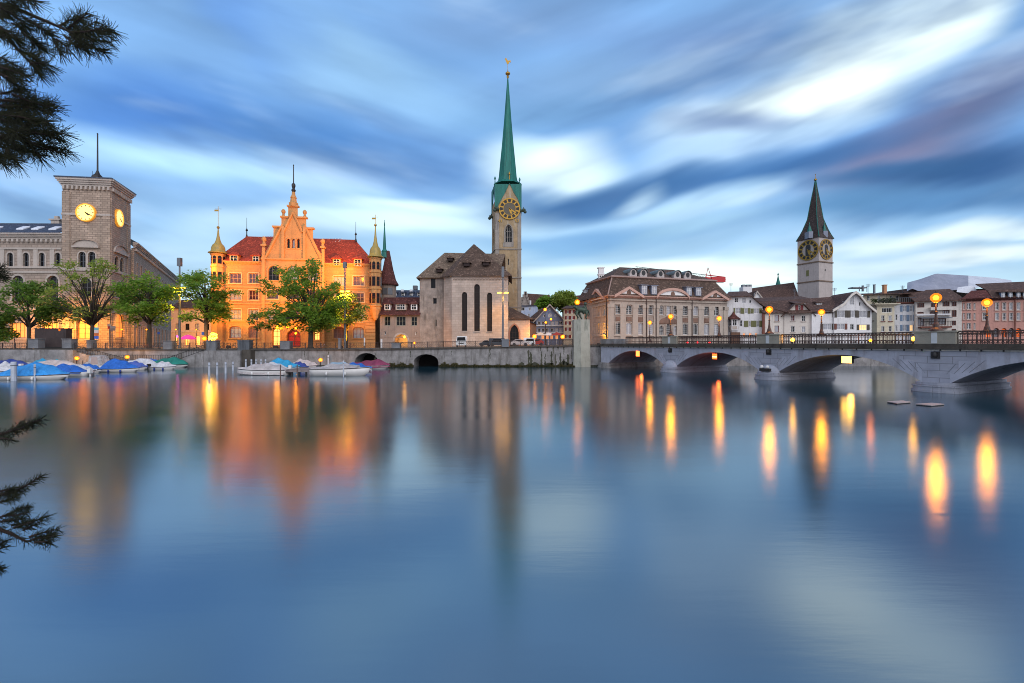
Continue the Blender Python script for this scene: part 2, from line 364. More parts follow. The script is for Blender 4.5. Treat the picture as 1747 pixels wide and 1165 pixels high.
def windows(par, F, ops, fm=None, g=None):
    live = par.get('category') == 'house' or par.name in ('guild_house', 'town_hall', 'salmon_building')
    for o in ops:
        if o.kind == 'hole': continue
        d = -o.d; fr = MB(F); w = o.fw; f0, f1 = d + .012, d + .07; arc = o.arc()
        fr.box((o.u0, f0, o.z0), (o.u1, f1, o.z0 + w))
        fr.box((o.u0, f0, o.z0 + w), (o.u0 + w, f1, o.zs)); fr.box((o.u1 - w, f0, o.z0 + w), (o.u1, f1, o.zs))
        m = (o.u0 + o.u1) / 2
        for (a, za), (b, zb) in zip(arc, arc[1:]):
            ia = (m + (a - m) * .86, za - w * 1.2); ib = (m + (b - m) * .86, zb - w * 1.2)
            fr.mesh([(a, f1, za), (b, f1, zb), (ib[0], f1, ib[1]), (ia[0], f1, ia[1]), (a, f0, za), (b, f0, zb), (ib[0], f0, ib[1]), (ia[0], f0, ia[1])],
                [(0, 1, 2, 3), (3, 2, 6, 7), (4, 7, 6, 5)])
        q = w * .42 if o.nx < 4 else w * .3
        for k in range(1, o.nx):
            x = o.u0 + (o.u1 - o.u0) * k / o.nx; t = abs(2 * k / o.nx - 1); zt = o.z1 if o.arch == 'r' else o.zs + o.rise * math.sqrt(max(0, 1 - t * t)) * .96
            ww = w * .75 if (o.nx % 2 == 0 and k == o.nx // 2) or o.nx == 3 else q
            fr.box((x - ww / 2, f0, o.z0 + w), (x + ww / 2, f1 - .012, zt - .02))
        for k in range(1, o.ny):
            z = o.z0 + (o.zs - o.z0) * k / o.ny; fr.box((o.u0 + w, f0, z - q * .6), (o.u1 - w, f1 - .024, z + q * .6))
        if o.arch != 'r': fr.box((o.u0 + w, f0, o.zs - q * .6), (o.u1 - w, f1 - .024, o.zs + q * .6))
        fo = fr.build(o.kind, o.fm or fm or WHITE, par)
        pa = MB(F); pa.poly([(o.u0, d, o.z0), (o.u1, d, o.z0)] + [(a, d, z) for a, z in arc[::-1]]); wr = WR.random(); pa.build('pane', (o.g or g or GLASS) if not live or wr < .66 or o.g in (LITW, LITD) or o.kind == 'door' else (GLASSW if wr < .985 or par.name == 'town_hall' else LITC), fo)
        if o.sur:
            S = MB(F); e = o.sw or .22; ar2 = o.arc(e)
            S.box((o.u0 - e, 0, o.z0), (o.u0, .07, o.zs)); S.box((o.u1, 0, o.z0), (o.u1 + e, .07, o.zs))
            for (a, za), (b, zb), (a2, z2), (b2, w2) in zip(arc, arc[1:], ar2, ar2[1:]):
                S.mesh([(a, .07, za), (b, .07, zb), (b2, .07, w2), (a2, .07, z2), (a, 0, za), (b, 0, zb), (b2, 0, w2), (a2, 0, z2)], [(0, 1, 2, 3), (2, 6, 7, 3), (0, 4, 5, 1)])
            S.box((o.u0 - e * 1.3, 0, o.z0 - .2), (o.u1 + e * 1.3, .14, o.z0)); S.build('surround', o.sur, fo)
        elif o.sill:
            MB(F).box((o.u0 - .12, 0, o.z0 - .16), (o.u1 + .12, .14, o.z0)).build('sill', o.sill, fo)
        if o.shut:
            for sgn, uu in ((-1, o.u0), (1, o.u1)):
                sm, wd = o.shut; a, b = (uu - wd, uu - .02) if sgn < 0 else (uu + .02, uu + wd)
                S = MB(F); S.box((a, .02, o.z0), (b, .07, o.z1)); nn = 8
                for k in range(nn):
                    z = o.z0 + .08 + (o.z1 - o.z0 - .16) * k / nn; S.mesh([(a + .06, .07, z), (b - .06, .07, z), (b - .06, .10, z + .02), (a + .06, .10, z + .02), (a + .06, .07, z + .14), (b - .06, .07, z + .14)], [(0, 1, 2, 3), (3, 2, 5, 4)])
                S.build('shutter', sm, par)
def cornice(par, F, u0, u1, z, h, out, m, name='cornice', steps=3, dent=0):
    M = MB(F)
    for k in range(steps):
        a = z + h * k / steps; o = out * (k + 1) / steps; M.box((u0 - o * .9, -.1, a), (u1 + o * .9, o, a + h / steps))
    if dent:
        x = u0 + dent * .3
        while x < u1: M.box((x, 0.004, z - h * .5), (x + dent * .45, out * .55, z - .003)); x += dent
    return M.build(name, m, par)
def band(par, F, u0, u1, z, h, o, m, name='string_course'): return MB(F).box((u0, -.05, z), (u1, o, z + h)).build(name, m, par)
# ------------------------------------------------------------------ setting: water, ground, far bank
def rough_water():
    """slow river smoothed by wind: a Beckmann gloss over a dark green body, weighted by Fresnel"""
    m, t, b = newmat('river water'); L = t.links; t.nodes.remove(b); tcn = t.nodes.new('ShaderNodeTexCoord'); ob = tcn.outputs['Object']
    df = t.nodes.new('ShaderNodeBsdfDiffuse'); L.new(_mix(t, _noise(t, ob, 1, 3, .5, (.02, .06, 1)), (.010, .040, .062), (.018, .062, .085)), df.inputs[0])
    gl = t.nodes.new('ShaderNodeBsdfGlossy'); gl.distribution = 'BECKMANN'; gl.inputs[0].default_value = (.93, .965, 1, 1)
    mr = t.nodes.new('ShaderNodeMapRange'); L.new(_noise(t, ob, 1, 4, .6, (.04, .16, 1)), mr.inputs[0]); mr.inputs[1].default_value = .3; mr.inputs[2].default_value = .7; mr.inputs[3].default_value = .15; mr.inputs[4].default_value = .205; L.new(mr.outputs[0], gl.inputs['Roughness'])
    fr = t.nodes.new('ShaderNodeFresnel'); fr.inputs[0].default_value = 2.8; ma = t.nodes.new('ShaderNodeMath'); ma.operation = 'MULTIPLY_ADD'; L.new(fr.outputs[0], ma.inputs[0]); ma.inputs[1].default_value = .88; ma.inputs[2].default_value = .12
    bp = t.nodes.new('ShaderNodeBump'); bp.inputs['Strength'].default_value = .04; bp.inputs['Distance'].default_value = .08; L.new(_noise(t, ob, 1, 4, .6, (.3, 1.7, 1)), bp.inputs['Height']); L.new(bp.outputs[0], gl.inputs['Normal'])
    mx = t.nodes.new('ShaderNodeMixShader'); L.new(ma.outputs[0], mx.inputs[0]); L.new(df.outputs[0], mx.inputs[1]); L.new(gl.outputs[0], mx.inputs[2]); L.new(mx.outputs[0], t.nodes['Material Output'].inputs[0]); return m
WM = rough_water()
w = MB(); w.mesh([(-400, -60, 0), (400, -60, 0), (400, 400, 0), (-400, 400, 0)], [(0, 1, 2, 3)]); struct(w.build('water', WM))
GROUND = mat('street paving', (.16, .15, .145), .85, 'stone', (.10, .095, .09))
QY = 82.0
def gz(x): return 3.25 + .68 * min(1, max(0, (x + 25) / 38))      # the quay rises gently to the bridge head
g = MB(); xs = [-420, -60, -25, -10, 0, 13, 17]
for a, b in zip(xs, xs[1:]): g.mesh([(a, QY + .1, gz(a)), (b, QY + .1, gz(b)), (b, 900, gz(b)), (a, 900, gz(a))], [(0, 1, 2, 3)])
g.mesh([(17, QY + .1, 3.93), (26.5, 86.5, 3.93), (48, 99, 3.93), (420, 125, 3.93), (420, 900, 3.93), (17, 900, 3.93), (26.5, 86.5, 0), (48, 99, 0), (420, 125, 0)], [(0, 1, 2, 3, 4, 5), (1, 6, 7, 2), (2, 7, 8, 3)])
struct(g.build('ground', GROUND))
nb = MB(); nb.box((-60, -40, -2), (60, 1.6, 2.45)); struct(nb.build('near_bank', QSTONE))

# ------------------------------------------------------------------ post office with the clock tower
ASH = mat('grey ashlar', (.40, .30, .235), .85, 'ashlar', (.07, .05, .042), (1.0, .46), .25)
ASHP = mat('pale ashlar', (.38, .30, .25), .85, 'ashlar', (.15, .11, .09), (1.3, .6), .16)
TRIM = mat('pale trim stone', (.42, .36, .32), .8, 'wall', var=.15)
SLATE = mat('blue slate', (.045, .06, .10), .5, 'tiles', (.02, .025, .045), (.4, .25), .25)
CLOCKF = glow('lit clock glass', (1, .60, .13), 2.4)
AMBER = mat('gilded clock rim', (.7, .33, .05), .4, var=.2, metal=.5, emit=(1, .4, .03), es=.5)
po = thing('post_office', 'long grey ashlar post office with square clock tower and slate roof', 'building', (-90, 98, 3.2))
FT = FP(106.5, 94.9, 188.6, 96.0); FR = Fac(FT.A.to_2d() + FT.d.to_2d() * FT.L, (XP(221.5, 104.6), 104.6)); FW = FP(-70, 96.2, 107, 96.6)
FS = Fac((XP(221.5, 104.6) + .3, 105.4), (XP(305, 168), 168))
ztop = FT.z(150, 318)
opsT = [WO(FT, 134, 146.5, 429.5, 456, 'a', 2, 2, sur=TRIM, d=.4), WO(FT, 150.5, 163, 429.5, 456, 'a', 2, 2, sur=TRIM, d=.4),
        WO(FT, 138, 156, 474, 505, 'a', 2, 3, sur=TRIM, d=.4), WO(FT, 130, 166, 535, 578, 'a', 3, 3, sur=TRIM, d=.5, fm=IRON, g=LITD)]
wall(po, FT, 0, FT.L, .5, ztop, opsT, ASH, 'tower_wall'); windows(po, FT, opsT, fm=GREYM)
opsR = [WO(FR, 195.5, 202, 437, 462, 'a', 2, 2, sur=TRIM, d=.4), WO(FR, 204.5, 211, 440, 464, 'a', 2, 2, sur=TRIM, d=.4),
        WO(FR, 197, 210, 480, 508, 'a', 2, 3, sur=TRIM, d=.4), WO(FR, 197, 213, 533, 576, 'a', 3, 3, sur=TRIM, d=.5, fm=IRON, g=LITD)]
wall(po, FR, 0, FR.L, .5, ztop, opsR, ASH, 'tower_wall'); windows(po, FR, opsR, fm=GREYM)
k4 = [FT(.7, -.9, 0), FT(FT.L - 1.4, -.9, 0), FR(FR.L - .6, -1.1, 0), FT(.7, -8, 0)]; MB().loft([[(p.x, p.y, z) for p in k4] for z in (.5, ztop)]).build('tower_core', ASH, po)
for F in (FT, FR):
    for e in (0, F.L - 1.45): MB(F).box((e, -.02, .5), (e + 1.45, .16, ztop - 1.2)).build('corner_pilaster', ASH, po)
    cornice(po, F, 0, F.L, ztop, 1.5, .85, TRIM, 'tower_cornice', 4, .85)
    zb = FT.z(150, 366); band(po, F, -.1, F.L + .1, zb - .2, .4, .22, TRIM)
    zl = FT.z(150, 458); band(po, F, -.1, F.L + .1, zl - .5, .5, .25, TRIM); zl = FT.z(150, 531); band(po, F, -.1, F.L + .1, zl - .4, .6, .25, TRIM)
rc = [FT(-.95, .95, 0), FT(FT.L + .9, .95, 0), FR(FR.L + .9, .95, 0), FT(-.95, -9.1, 0)]
q = MB(); ap = FT(FT.L / 2, -4.5, ztop + 2.0)
q.loft([[(p.x, p.y, ztop + 1.5) for p in rc], [(p.x, p.y, ztop + 1.75) for p in rc], [(ap.x + (p.x - ap.x) * .1, ap.y + (p.y - ap.y) * .1, ztop + 2.3) for p in rc]]); q.build('tower_roof', SLATE, po)
# pediments over the paired windows
for F, x0, x1, y0, y1 in ((FT, 126, 170, 409.5, 420), (FR, 192, 216, 420, 431)):
    u0, u1 = F.u(x0), F.u(x1); z0, z1 = F.z((x0 + x1) / 2, y1), F.z((x0 + x1) / 2, y0); m = MB(F); n = 10; pr = []
    for k in range(n + 1):
        t = math.pi * k / n; pr.append(((u0 + u1) / 2 - (u1 - u0) / 2 * math.cos(t), z0 + (z1 - z0) * math.sin(t)))
    m.mesh([(a, 0, z) for a, z in pr] + [(a, .5, z) for a, z in pr], [(k, k + 1, n + 2 + k, n + 1 + k) for k in range(n)])
    m.poly([(a, .2, z) for a, z in pr]); m.box((u0 - .1, 0, z0 - .35), (u1 + .1, .5, z0)); m.build('pediment', TRIM, po)
def clock(par, F, px, py, r, face, rim, hand, hm, mm, ring=None, name='clock', o=.06, dial=None):
    """dial on a facade: disc, rim, hour blocks and two hands (clock angles in minutes)"""
    u = F.u(px); z = F.z(px, py); n = 32
    D = MB(F); D.mesh([(u + r * math.cos(2 * math.pi * k / n), o, z + r * math.sin(2 * math.pi * k / n)) for k in range(n)], [list(range(n))])
    D.mesh([(u + r * math.cos(2 * math.pi * k / n), oo, z + r * math.sin(2 * math.pi * k / n)) for oo in (0, o) for k in range(n)], [(k, (k + 1) % n, n + (k + 1) % n, n + k) for k in range(n)])
    c = D.build(name, face, par)
    def annul(r0, r1, o0, o1, m, nm):
        A = MB(F); P = [(u + q * math.cos(2 * math.pi * k / n), oo, z + q * math.sin(2 * math.pi * k / n)) for q, oo in ((r0, o0), (r0, o1), (r1, o1), (r1, o0)) for k in range(n)]
        A.mesh(P, [(j * n + k, j * n + (k + 1) % n, (j + 1) * n + (k + 1) % n, (j + 1) * n + k) for j in range(3) for k in range(n)]); return A.build(nm, m, c)
    annul(r * .965, r * (1.045 if ring else 1.1), .0, o + .12, rim, 'rim')
    H = MB(F)
    if ring:
        annul(r * .64, r * .93, o, o + .02, mat('black enamel', (.015, .012, .012), .5), 'hour_ring'); annul(r * .60, r * .645, o, o + .05, ring, 'inner_ring'); annul(r * .935, r * .98, o, o + .06, ring, 'minute_ring')
        for k in range(12):
            a = 2 * math.pi * k / 12 + math.pi / 12 * 0
            for s in (-.085, .085):
                aa = math.pi / 2 - a + s * 0 + (s * 1.55); p = []
            # gold gaps between dark hour blocks
            a2 = math.pi / 2 - (k + .5) * math.pi / 6; ca, sa = math.cos(a2), math.sin(a2); hw = r * .065
            H.mesh([(u + ca * q + sa * w_, o + .03, z + sa * q - ca * w_) for q, w_ in ((r * .63, -hw), (r * .95, -hw), (r * .95, hw), (r * .63, hw))], [(0, 1, 2, 3)])
        H.build('hour_mark', ring, c)
    else:
        for k in range(12):
            a2 = math.pi / 2 - k * math.pi / 6; ca, sa = math.cos(a2), math.sin(a2); hw = r * .055
            H.mesh([(u + ca * q + sa * w_, o + .03, z + sa * q - ca * w_) for q, w_ in ((r * .74, -hw), (r * .9, -hw), (r * .9, hw), (r * .74, hw))], [(0, 1, 2, 3)])
        H.build('hour_mark', hand, c)
    for mins, ln, wd, nm in ((hm, .58, .085, 'hour_hand'), (mm, .86, .06, 'minute_hand')):
        a = math.pi / 2 - mins / 60 * 2 * math.pi; ca, sa = math.cos(a), math.sin(a); Q = MB(F); oo = o + .09
        Q.mesh([(u + ca * q * r + sa * w_ * r, oo, z + sa * q * r - ca * w_ * r) for q, w_ in ((-.16, 0), (.1, -wd), (ln * .7, -wd * 1.1), (ln, 0), (ln * .7, wd * 1.1), (.1, wd))], [list(range(6))]); Q.build(nm, hand, c)
    return c
clock(po, FT, 148, 363, 1.72, CLOCKF, AMBER, IRON, 22, 20, o=.32); clock(po, FR, 201, 372, 1.72, CLOCKF, AMBER, IRON, 22, 20, o=.32)
fl = MB(); cx, cy_ = XP(166.5, 99.5), 99.5; zz = ztop + 1.6
fl.lathe([(.12, 0), (.12, .7), (.35, .9), (1.05, 1.5), (1.0, 1.9), (.45, 2.5), (.16, 3.3), (.12, 11.2), (.17, 11.3), (.02, 11.5)], (cx, cy_, zz), 8)
for k in range(3): fl.tube([(cx - 1.1, cy_, zz + .6 + k * .9), (cx - .5, cy_, zz + .6 + k * .9)], .03, 4)
fl.tube([(cx - 1.1, cy_, zz + .4), (cx - 1.1, cy_, zz + 3.2)], .03, 4); fl.build('flagpole', DARK, po)
# left wing along the quay
ze = FW.z(50, 408); opsW = []
for k in range(-2, 6):
    c = 17.5 + 27 * k + (0 if k < 3 else 0)
    if c > 103: continue
    opsW.append(WO(FW, c - 5, c + 5, 431, 454.5, 'a', 2, 2, sur=TRIM, d=.4, sw=.3))
for c in (-30, 31, 90): opsW.append(WO(FW, c - 9.5, c + 9.5, 470, 512, 'a', 3, 3, sur=TRIM, d=.5, sw=.4))
for c in (-30, 31, 86): opsW.append(WO(FW, c - 14, c + 14, 550, 576, 'r', 4, 2, g=LITD, d=.5, fm=IRON, sur=TRIM))
wall(po, FW, 0, FW.L, .5, ze, opsW, ASHP, 'wing_wall'); windows(po, FW, opsW, fm=GREYM)
cornice(po, FW, 0, FW.L - .1, ze, 1.2, .9, TRIM, 'wing_cornice', 4, 1.0)
for py in (424, 456, 464, 528): band(po, FW, 0, FW.L - .1, FW.z(50, py) - .2, .4, .2, TRIM)
for px in (1, 31, 58, 86): MB(FW).box((FW.u(px), 0, FW.z(50, 456)), (FW.u(px) + .9, .16, FW.z(50, 425))).build('pilaster', TRIM, po)
zr = ZP(382, 99.5)
q = MB(FW); q.slab([(-1, .9, ze + 1.2), (FW.L - .1, .9, ze + 1.2), (FW.L - .1, -3.2, zr), (-1, -3.2, zr)]); q.slab([(-1, -3.2, zr + .18), (FW.L - .1, -3.2, zr + .18), (FW.L - .1, -12, zr + .6), (-1, -12, zr + .6)]); q.build('wing_roof', SLATE, po)
MB(FW).box((0, -12, .5), (FW.L - .2, -1, ze)).build('side_wall', ASHP, po)
for px in (-20, 26.5, 52, 82, 105):
    u = FW.u(px); a, b = .34, .62; S = lambda t, du, up: (u + du + t * 1.0, .9 - 4.1 * t, ze + 1.2 + (zr - ze - 1.2) * t + up)
    m = MB(FW); P = [S(a, -.75, .22), S(a, .75, .22), S(b, .75, .22), S(b, -.75, .22)]; m.slab(P, (0, 0, -.3)); m.build('skylight', mat('skylight glass', (.75, .78, .85), .15, spec=.8), po)
m = MB(FW); u = FW.u(62); m.box((u - .9, -5, zr), (u + .9, -4, zr + 1.1)); m.box((u - 1.2, -5.2, zr + 1.1), (u + 1.2, -3.8, zr + 1.4)); m.box((u - .4, -4.8, zr + 1.4), (u + .4, -4.2, zr + 2.1)); m.build('chimney', TRIM, po)
# street wing running away to the right of the tower
opsS = []
for k in range(12):
    u = 2.2 + k * 4.9
    opsS += [Op(u, u + 1.5, FW.z(50, 454), FW.z(50, 431), 'a', 2, 2, sur=TRIM), Op(u - .3, u + 1.9, FW.z(50, 512), FW.z(50, 474), 'a', 2, 2, sur=TRIM), Op(u - .2, u + 1.8, 3.6, 8.6, 'a', 2, 2, g=LITD, sur=TRIM)]
wall(po, FS, 0, FS.L, .5, ze, opsS, ASH, 'street_wall'); windows(po, FS, opsS, fm=GREYM); cornice(po, FS, 0, FS.L, ze, 1.2, .9, TRIM, 'wing_cornice', 4, 1.0)
q = MB(FS); q.slab([(0, .9, ze + 1.2), (FS.L, .9, ze + 1.2), (FS.L, -4, zr), (0, -4, zr)]); q.build('street_roof', SLATE, po)
MB(FS).box((0, -9, .5), (FS.L, -1, ze)).build('side_wall', ASH, po)

# ------------------------------------------------------------------ pale street house in the gap
STU = mat('apricot stucco', (.44, .33, .26), .85, 'wall', var=.12)
sh = thing('street_house', 'low apricot house closing the side street behind the trees', 'house', (-78, 118, 3.2))
F = FP(292, 119, 366, 118); zt = F.z(330, 528); ops = [WO(F, a, a + 7, y, y + 11, 'r', 2, 2, sill=TRIM) for a in (299, 316, 333, 350) for y in (552, )] + [WO(F, a, a + 8, 572, 589, 'a', 2, 2, g=LITW) for a in (298, 315, 333, 350)]
wall(sh, F, 0, F.L, .5, zt, ops, STU); windows(sh, F, ops, fm=IRON); cornice(sh, F, 0, F.L, zt, .4, .3, TRIM); band(sh, F, 0, F.L, F.z(330, 567), .35, .15, TRIM)
RED = mat('red clay tiles', (.38, .045, .016), .8, 'tiles', (.05, .012, .008), (.34, .24), .3)
BROWN = mat('brown clay tiles', (.10, .055, .042), .85, 'tiles', (.03, .018, .015), (.34, .24), .35)
OLDT = mat('old mottled tiles', (.10, .062, .045), .85, 'tiles', (.028, .018, .015), (.42, .28), .4)
q = MB(F); q.slab([(-.4, .5, zt + .4), (F.L + .4, .5, zt + .4), (F.L + .4, -4, zt + 3), (-.4, -4, zt + 3)]); q.build('roof', BROWN, sh)
MB(F).box((0, -8, .5), (F.L, -1, zt)).build('side_wall', STU, sh)

# ------------------------------------------------------------------ town hall with the stepped gable
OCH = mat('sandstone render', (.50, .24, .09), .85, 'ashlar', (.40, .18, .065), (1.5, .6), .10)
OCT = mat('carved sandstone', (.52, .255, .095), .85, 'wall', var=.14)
WRED = mat('oxblood window frame', (.14, .02, .018), .5, var=.2)
th = thing('town_hall', 'sandstone town hall with stepped gable, red roof and two domed corner turrets', 'building', (-46, 101, 3.2))
F = FP(368, 97.5, 640, 101.8); zL = F.z(500, 452)
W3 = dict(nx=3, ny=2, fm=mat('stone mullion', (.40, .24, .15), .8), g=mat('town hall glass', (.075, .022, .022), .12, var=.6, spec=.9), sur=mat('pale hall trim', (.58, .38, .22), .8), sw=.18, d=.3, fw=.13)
ops = []
for x0, x1 in ((391.5, 411.5), (424, 441), (602, 621), (569, 588)):
    dy = (0 if x0 < 500 else 4)
    ops += [WO(F, x0, x1, 466 + dy * 1.2, 483 + dy, **W3), WO(F, x0, x1, 495 + dy, 511.5 + dy, **W3), WO(F, x0, x1, 527 + dy, 545 + dy, **W3),
            WO(F, x0, x1, 556 + dy * .4, 576.5 + dy * .2, 's', 3, 2, g=mat('rosy pane', (.20, .085, .06), .25, var=.25), fm=mat('rosewood frame', (.3, .12, .08), .5), sur=OCT, sw=.25, d=.35, fw=.12)]
uA, uB = F.u(447.5), F.u(553)
opl = [o for o in ops if o.u1 < uA]; opr = [o for o in ops if o.u0 > uB]
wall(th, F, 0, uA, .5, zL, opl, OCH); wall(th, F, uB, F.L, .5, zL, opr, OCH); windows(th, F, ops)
cornice(th, F, 0, uA, zL, .55, .55, OCT, 'eaves_cornice'); cornice(th, F, uB, F.L, zL, .55, .55, OCT, 'eaves_cornice')
for a, b in ((0, uA), (uB, F.L)):
    for py in (491, 519, 548): band(th, F, a, b, F.z(500, py) - .15, .28, .14, OCT)
    MB(F).box((a, 0, .5), (b, .22, F.z(500, 583))).build('plinth', OCT, th)
# centre risalit, half a metre proud
G = Fac(F(uA, .55, 0).xy, F(uB, .55, 0).xy); zs = G.z(500, 441)
gops = [WO(G, 457.5, 476, 453, 478, 'a', 3, 2, fm=GREYM, sur=OCT, sw=.3, d=.4), WO(G, 489, 510, 453, 478, 'a', 3, 2, fm=GREYM, sur=OCT, sw=.3, d=.4), WO(G, 524, 542, 454, 479, 'a', 3, 2, fm=GREYM, sur=OCT, sw=.3, d=.4)]
for y0, y1 in ((494, 510), (527, 545)):
    gops += [WO(G, 455, 475, y0, y1, **W3), WO(G, 490, 511, y0, y1, **W3), WO(G, 525, 545, y0, y1, **W3)]
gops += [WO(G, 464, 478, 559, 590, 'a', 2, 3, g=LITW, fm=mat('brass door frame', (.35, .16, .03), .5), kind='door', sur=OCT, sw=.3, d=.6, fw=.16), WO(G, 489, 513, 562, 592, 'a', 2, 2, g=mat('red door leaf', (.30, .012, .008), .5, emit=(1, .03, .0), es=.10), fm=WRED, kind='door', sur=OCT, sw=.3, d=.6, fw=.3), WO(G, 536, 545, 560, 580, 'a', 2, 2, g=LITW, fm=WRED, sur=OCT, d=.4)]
gab = [(G.u(x), G.z(500, y)) for x, y in ((447.5, 441), (447.6, 421), (452.5, 421), (452.6, 431), (457.5, 424), (466.5, 405), (466.6, 389), (480, 389), (480.1, 372), (491.5, 372), (491.6, 353), (508, 353), (508.1, 372), (522.5, 372), (522.6, 390), (534, 390), (534.1, 406), (543, 425), (548, 432), (548.1, 422), (552.9, 422), (553, 441))]
gab[0] = (0, gab[0][1]); gab[-1] = (G.L, gab[-1][1])
s3 = [WO(G, a, b, 407, 423, 'a', 1, 1, sur=OCT, sw=.12, d=.35, fm=WRED) for a, b in ((489.5, 494.5), (498, 503), (506.5, 511.5))]
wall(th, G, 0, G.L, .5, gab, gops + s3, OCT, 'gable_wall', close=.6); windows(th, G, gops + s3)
MB(G).box((0, -.02, zs - .35), (G.L, .35, zs)).build('string_course', OCT, th); band(th, G, 0, G.L, G.z(500, 518) - .2, .4, .2, OCT); band(th, G, 0, G.L, G.z(500, 550) - .2, .35, .15, OCT)
for px in (448, 481, 517.5, 549.5): MB(G).box((G.u(px), 0, zs if 460 < px < 540 else .5), (G.u(px) + .55, .32, G.z(500, 386) if 460 < px < 540 else G.z(500, 424))).build('pilaster', OCT, th)
rk = MB(G)                                                        # raking moulding and cap stones
for (xa, ya), (xb, yb) in (((453, 441), (482, 384)), ((520, 384), (548, 441)), ((484, 396), (500, 362)), ((500, 362), (516, 396))):
    rk.tube([(G.u(xa), .12, G.z(500, ya)), (G.u(xb), .12, G.z(500, yb))], .26, 5)
for x0, x1, y in ((445.5, 454.5, 421), (465, 481, 389), (478.5, 493, 372), (490, 509.5, 353), (507, 524, 372), (521.5, 535.5, 390), (546.5, 554.5, 422)): rk.box((G.u(x0), -.7, G.z(500, y)), (G.u(x1), .35, G.z(500, y) + .35))
rk.build('gable_moulding', OCT, th)
for px, py, s in ((449.8, 418, 1), (550.3, 419, 1), (483, 369, .9), (519.5, 369, .9)):
    u = G.u(px); z = G.z(500, py); c = G(u, -.2, z)
    MB().lathe([(.45 * s, 0), (.3 * s, .3 * s), (.28 * s, .6 * s), (.5 * s, 1.0 * s), (.5 * s, 1.3 * s), (.2 * s, 1.7 * s)], tuple(c), 8).build('finial', OCT, th)
c = G(G.u(500), -.3, G.z(500, 352)); h = lambda y: G.z(500, y) - G.z(500, 352)
MB().lathe([(.95, 0), (1.0, h(346)), (.75, h(345)), (.6, h(338)), (.7, h(337)), (.4, h(332)), (.35, h(327))], tuple(c), 8).build('gable_lantern', OCT, th)
MB().lathe([(.22, h(331)), (.3, h(327)), (.5, h(324)), (.25, h(321)), (.42, h(317)), (.42, h(314)), (.12, h(311)), (.09, h(282)), (.14, h(281)), (.02, h(279.5))], tuple(c), 8).build('flagpole', DARK, th)
# roof
Yr = 106.5; q = MB(); e0 = F(0, .5, zL + .5); zr1, zr2 = ZP(403, Yr), ZP(409, Yr + 2.5)
LT = F(-.3, .5, zL + .55); RT = F(F.L, .5, zL + .55); RL = Vector((XP(421, Yr), Yr, zr1)); RR = Vector((XP(606, Yr + 2.5), Yr + 2.5, zr2))
q.slab([tuple(LT), tuple(RT), tuple(RR), tuple(RL)]); q.slab([tuple(RT), tuple(RT + F.n * -13), tuple(RR)]); q.slab([tuple(LT + F.n * -13), tuple(LT), tuple(RL)])
q.slab([tuple(RL), tuple(RR), tuple(RT + F.n * -13), tuple(LT + F.n * -13)]); q.build('roof', RED, th)
MB(F).box((.3, -13, .5), (F.L - .3, -1.2, zL + .4)).build('side_wall', OCH, th)
gr = MB(G); mu = G.L / 2; gr.slab([(.2, -.65, zs), (mu, -.65, G.z(500, 372)), (mu, -9, G.z(500, 372)), (.2, -7, zs)]); gr.slab([(mu, -.65, G.z(500, 372)), (G.L - .2, -.65, zs), (G.L - .2, -7, zs), (mu, -9, G.z(500, 372))]); gr.build('gable_roof', RED, th)
for x0, x1 in ((437, 467), (536, 575)):
    z0 = ZP(404.5 if x0 < 500 else 409, Yr); n = 7; fr = MB(); a, b = XP(x0, Yr), XP(x1, Yr)
    fr.slab([(a, Yr + 1, z0 - .3), (b, Yr + 1.6, z0 - .3), (b, Yr + 3, z0 + 1.0), (a + .6, Yr + 3, z0 + 1.0)]); o = fr.build('skylight', mat('sky glass', (.35, .4, .5), .1, spec=1), th)
    bb = MB()
    for k in range(n + 1):
        x = a + (b - a) * k / n; bb.tube([(x, Yr + .95, z0 - .25), (x + .1, Yr + 3, z0 + 1.05)], .05, 4)
    bb.build('glazing_bar', WHITE, o)
def dormer(par, F, x0, x1, y0, y1, wallm, roofm, o0=-.3, o1=-3.2, fm=WHITE, gl=None, hip=True, shed=.35, nx=2, arch='r', over=.3):
    u0, u1 = F.u(x0), F.u(x1); m = (x0 + x1) / 2; z0, z1 = F.z(m, y1), F.z(m, y0); f = Fac(F(u0, o0, 0).xy, F(u1, o0, 0).xy)
    D = MB(f); D.box((0, o1, z0), (f.L, 0, z1)); d = D.build('dormer', wallm, par)
    w_ = f.L * .16; op = Op(w_, f.L - w_, z0 + (z1 - z0) * .12, z1 - (z1 - z0) * .08, arch, nx, 2, d=-.03, fw=.08, fm=fm, g=gl)
    fr = MB(f); fr.box((op.u0 - .05, .0, op.z0 - .05), (op.u1 + .05, .025, op.z1 + .05)); fr.build('frame', fm, d)
    windows_flat(d, f, op, gl, fm)
    rr = MB(f)
    if hip: rr.loft([[(-over, over, z1), (f.L + over, over, z1), (f.L + over, o1, z1), (-over, o1, z1)], [(-over, over, z1 + .12), (f.L + over, over, z1 + .12), (f.L + over, o1, z1 + .12), (-over, o1, z1 + .12)], [(f.L * .3, -f.L * .35, z1 + shed + .5), (f.L * .7, -f.L * .35, z1 + shed + .5), (f.L * .7, o1, z1 + shed + .5), (f.L * .3, o1, z1 + shed + .5)]])
    else: rr.slab([(-over, over, z1 + .06), (f.L + over, over, z1 + .06), (f.L + over, o1, z1 + shed), (-over, o1, z1 + shed)], (0, 0, -.14))
    rr.build('dormer_roof', roofm, d); return d
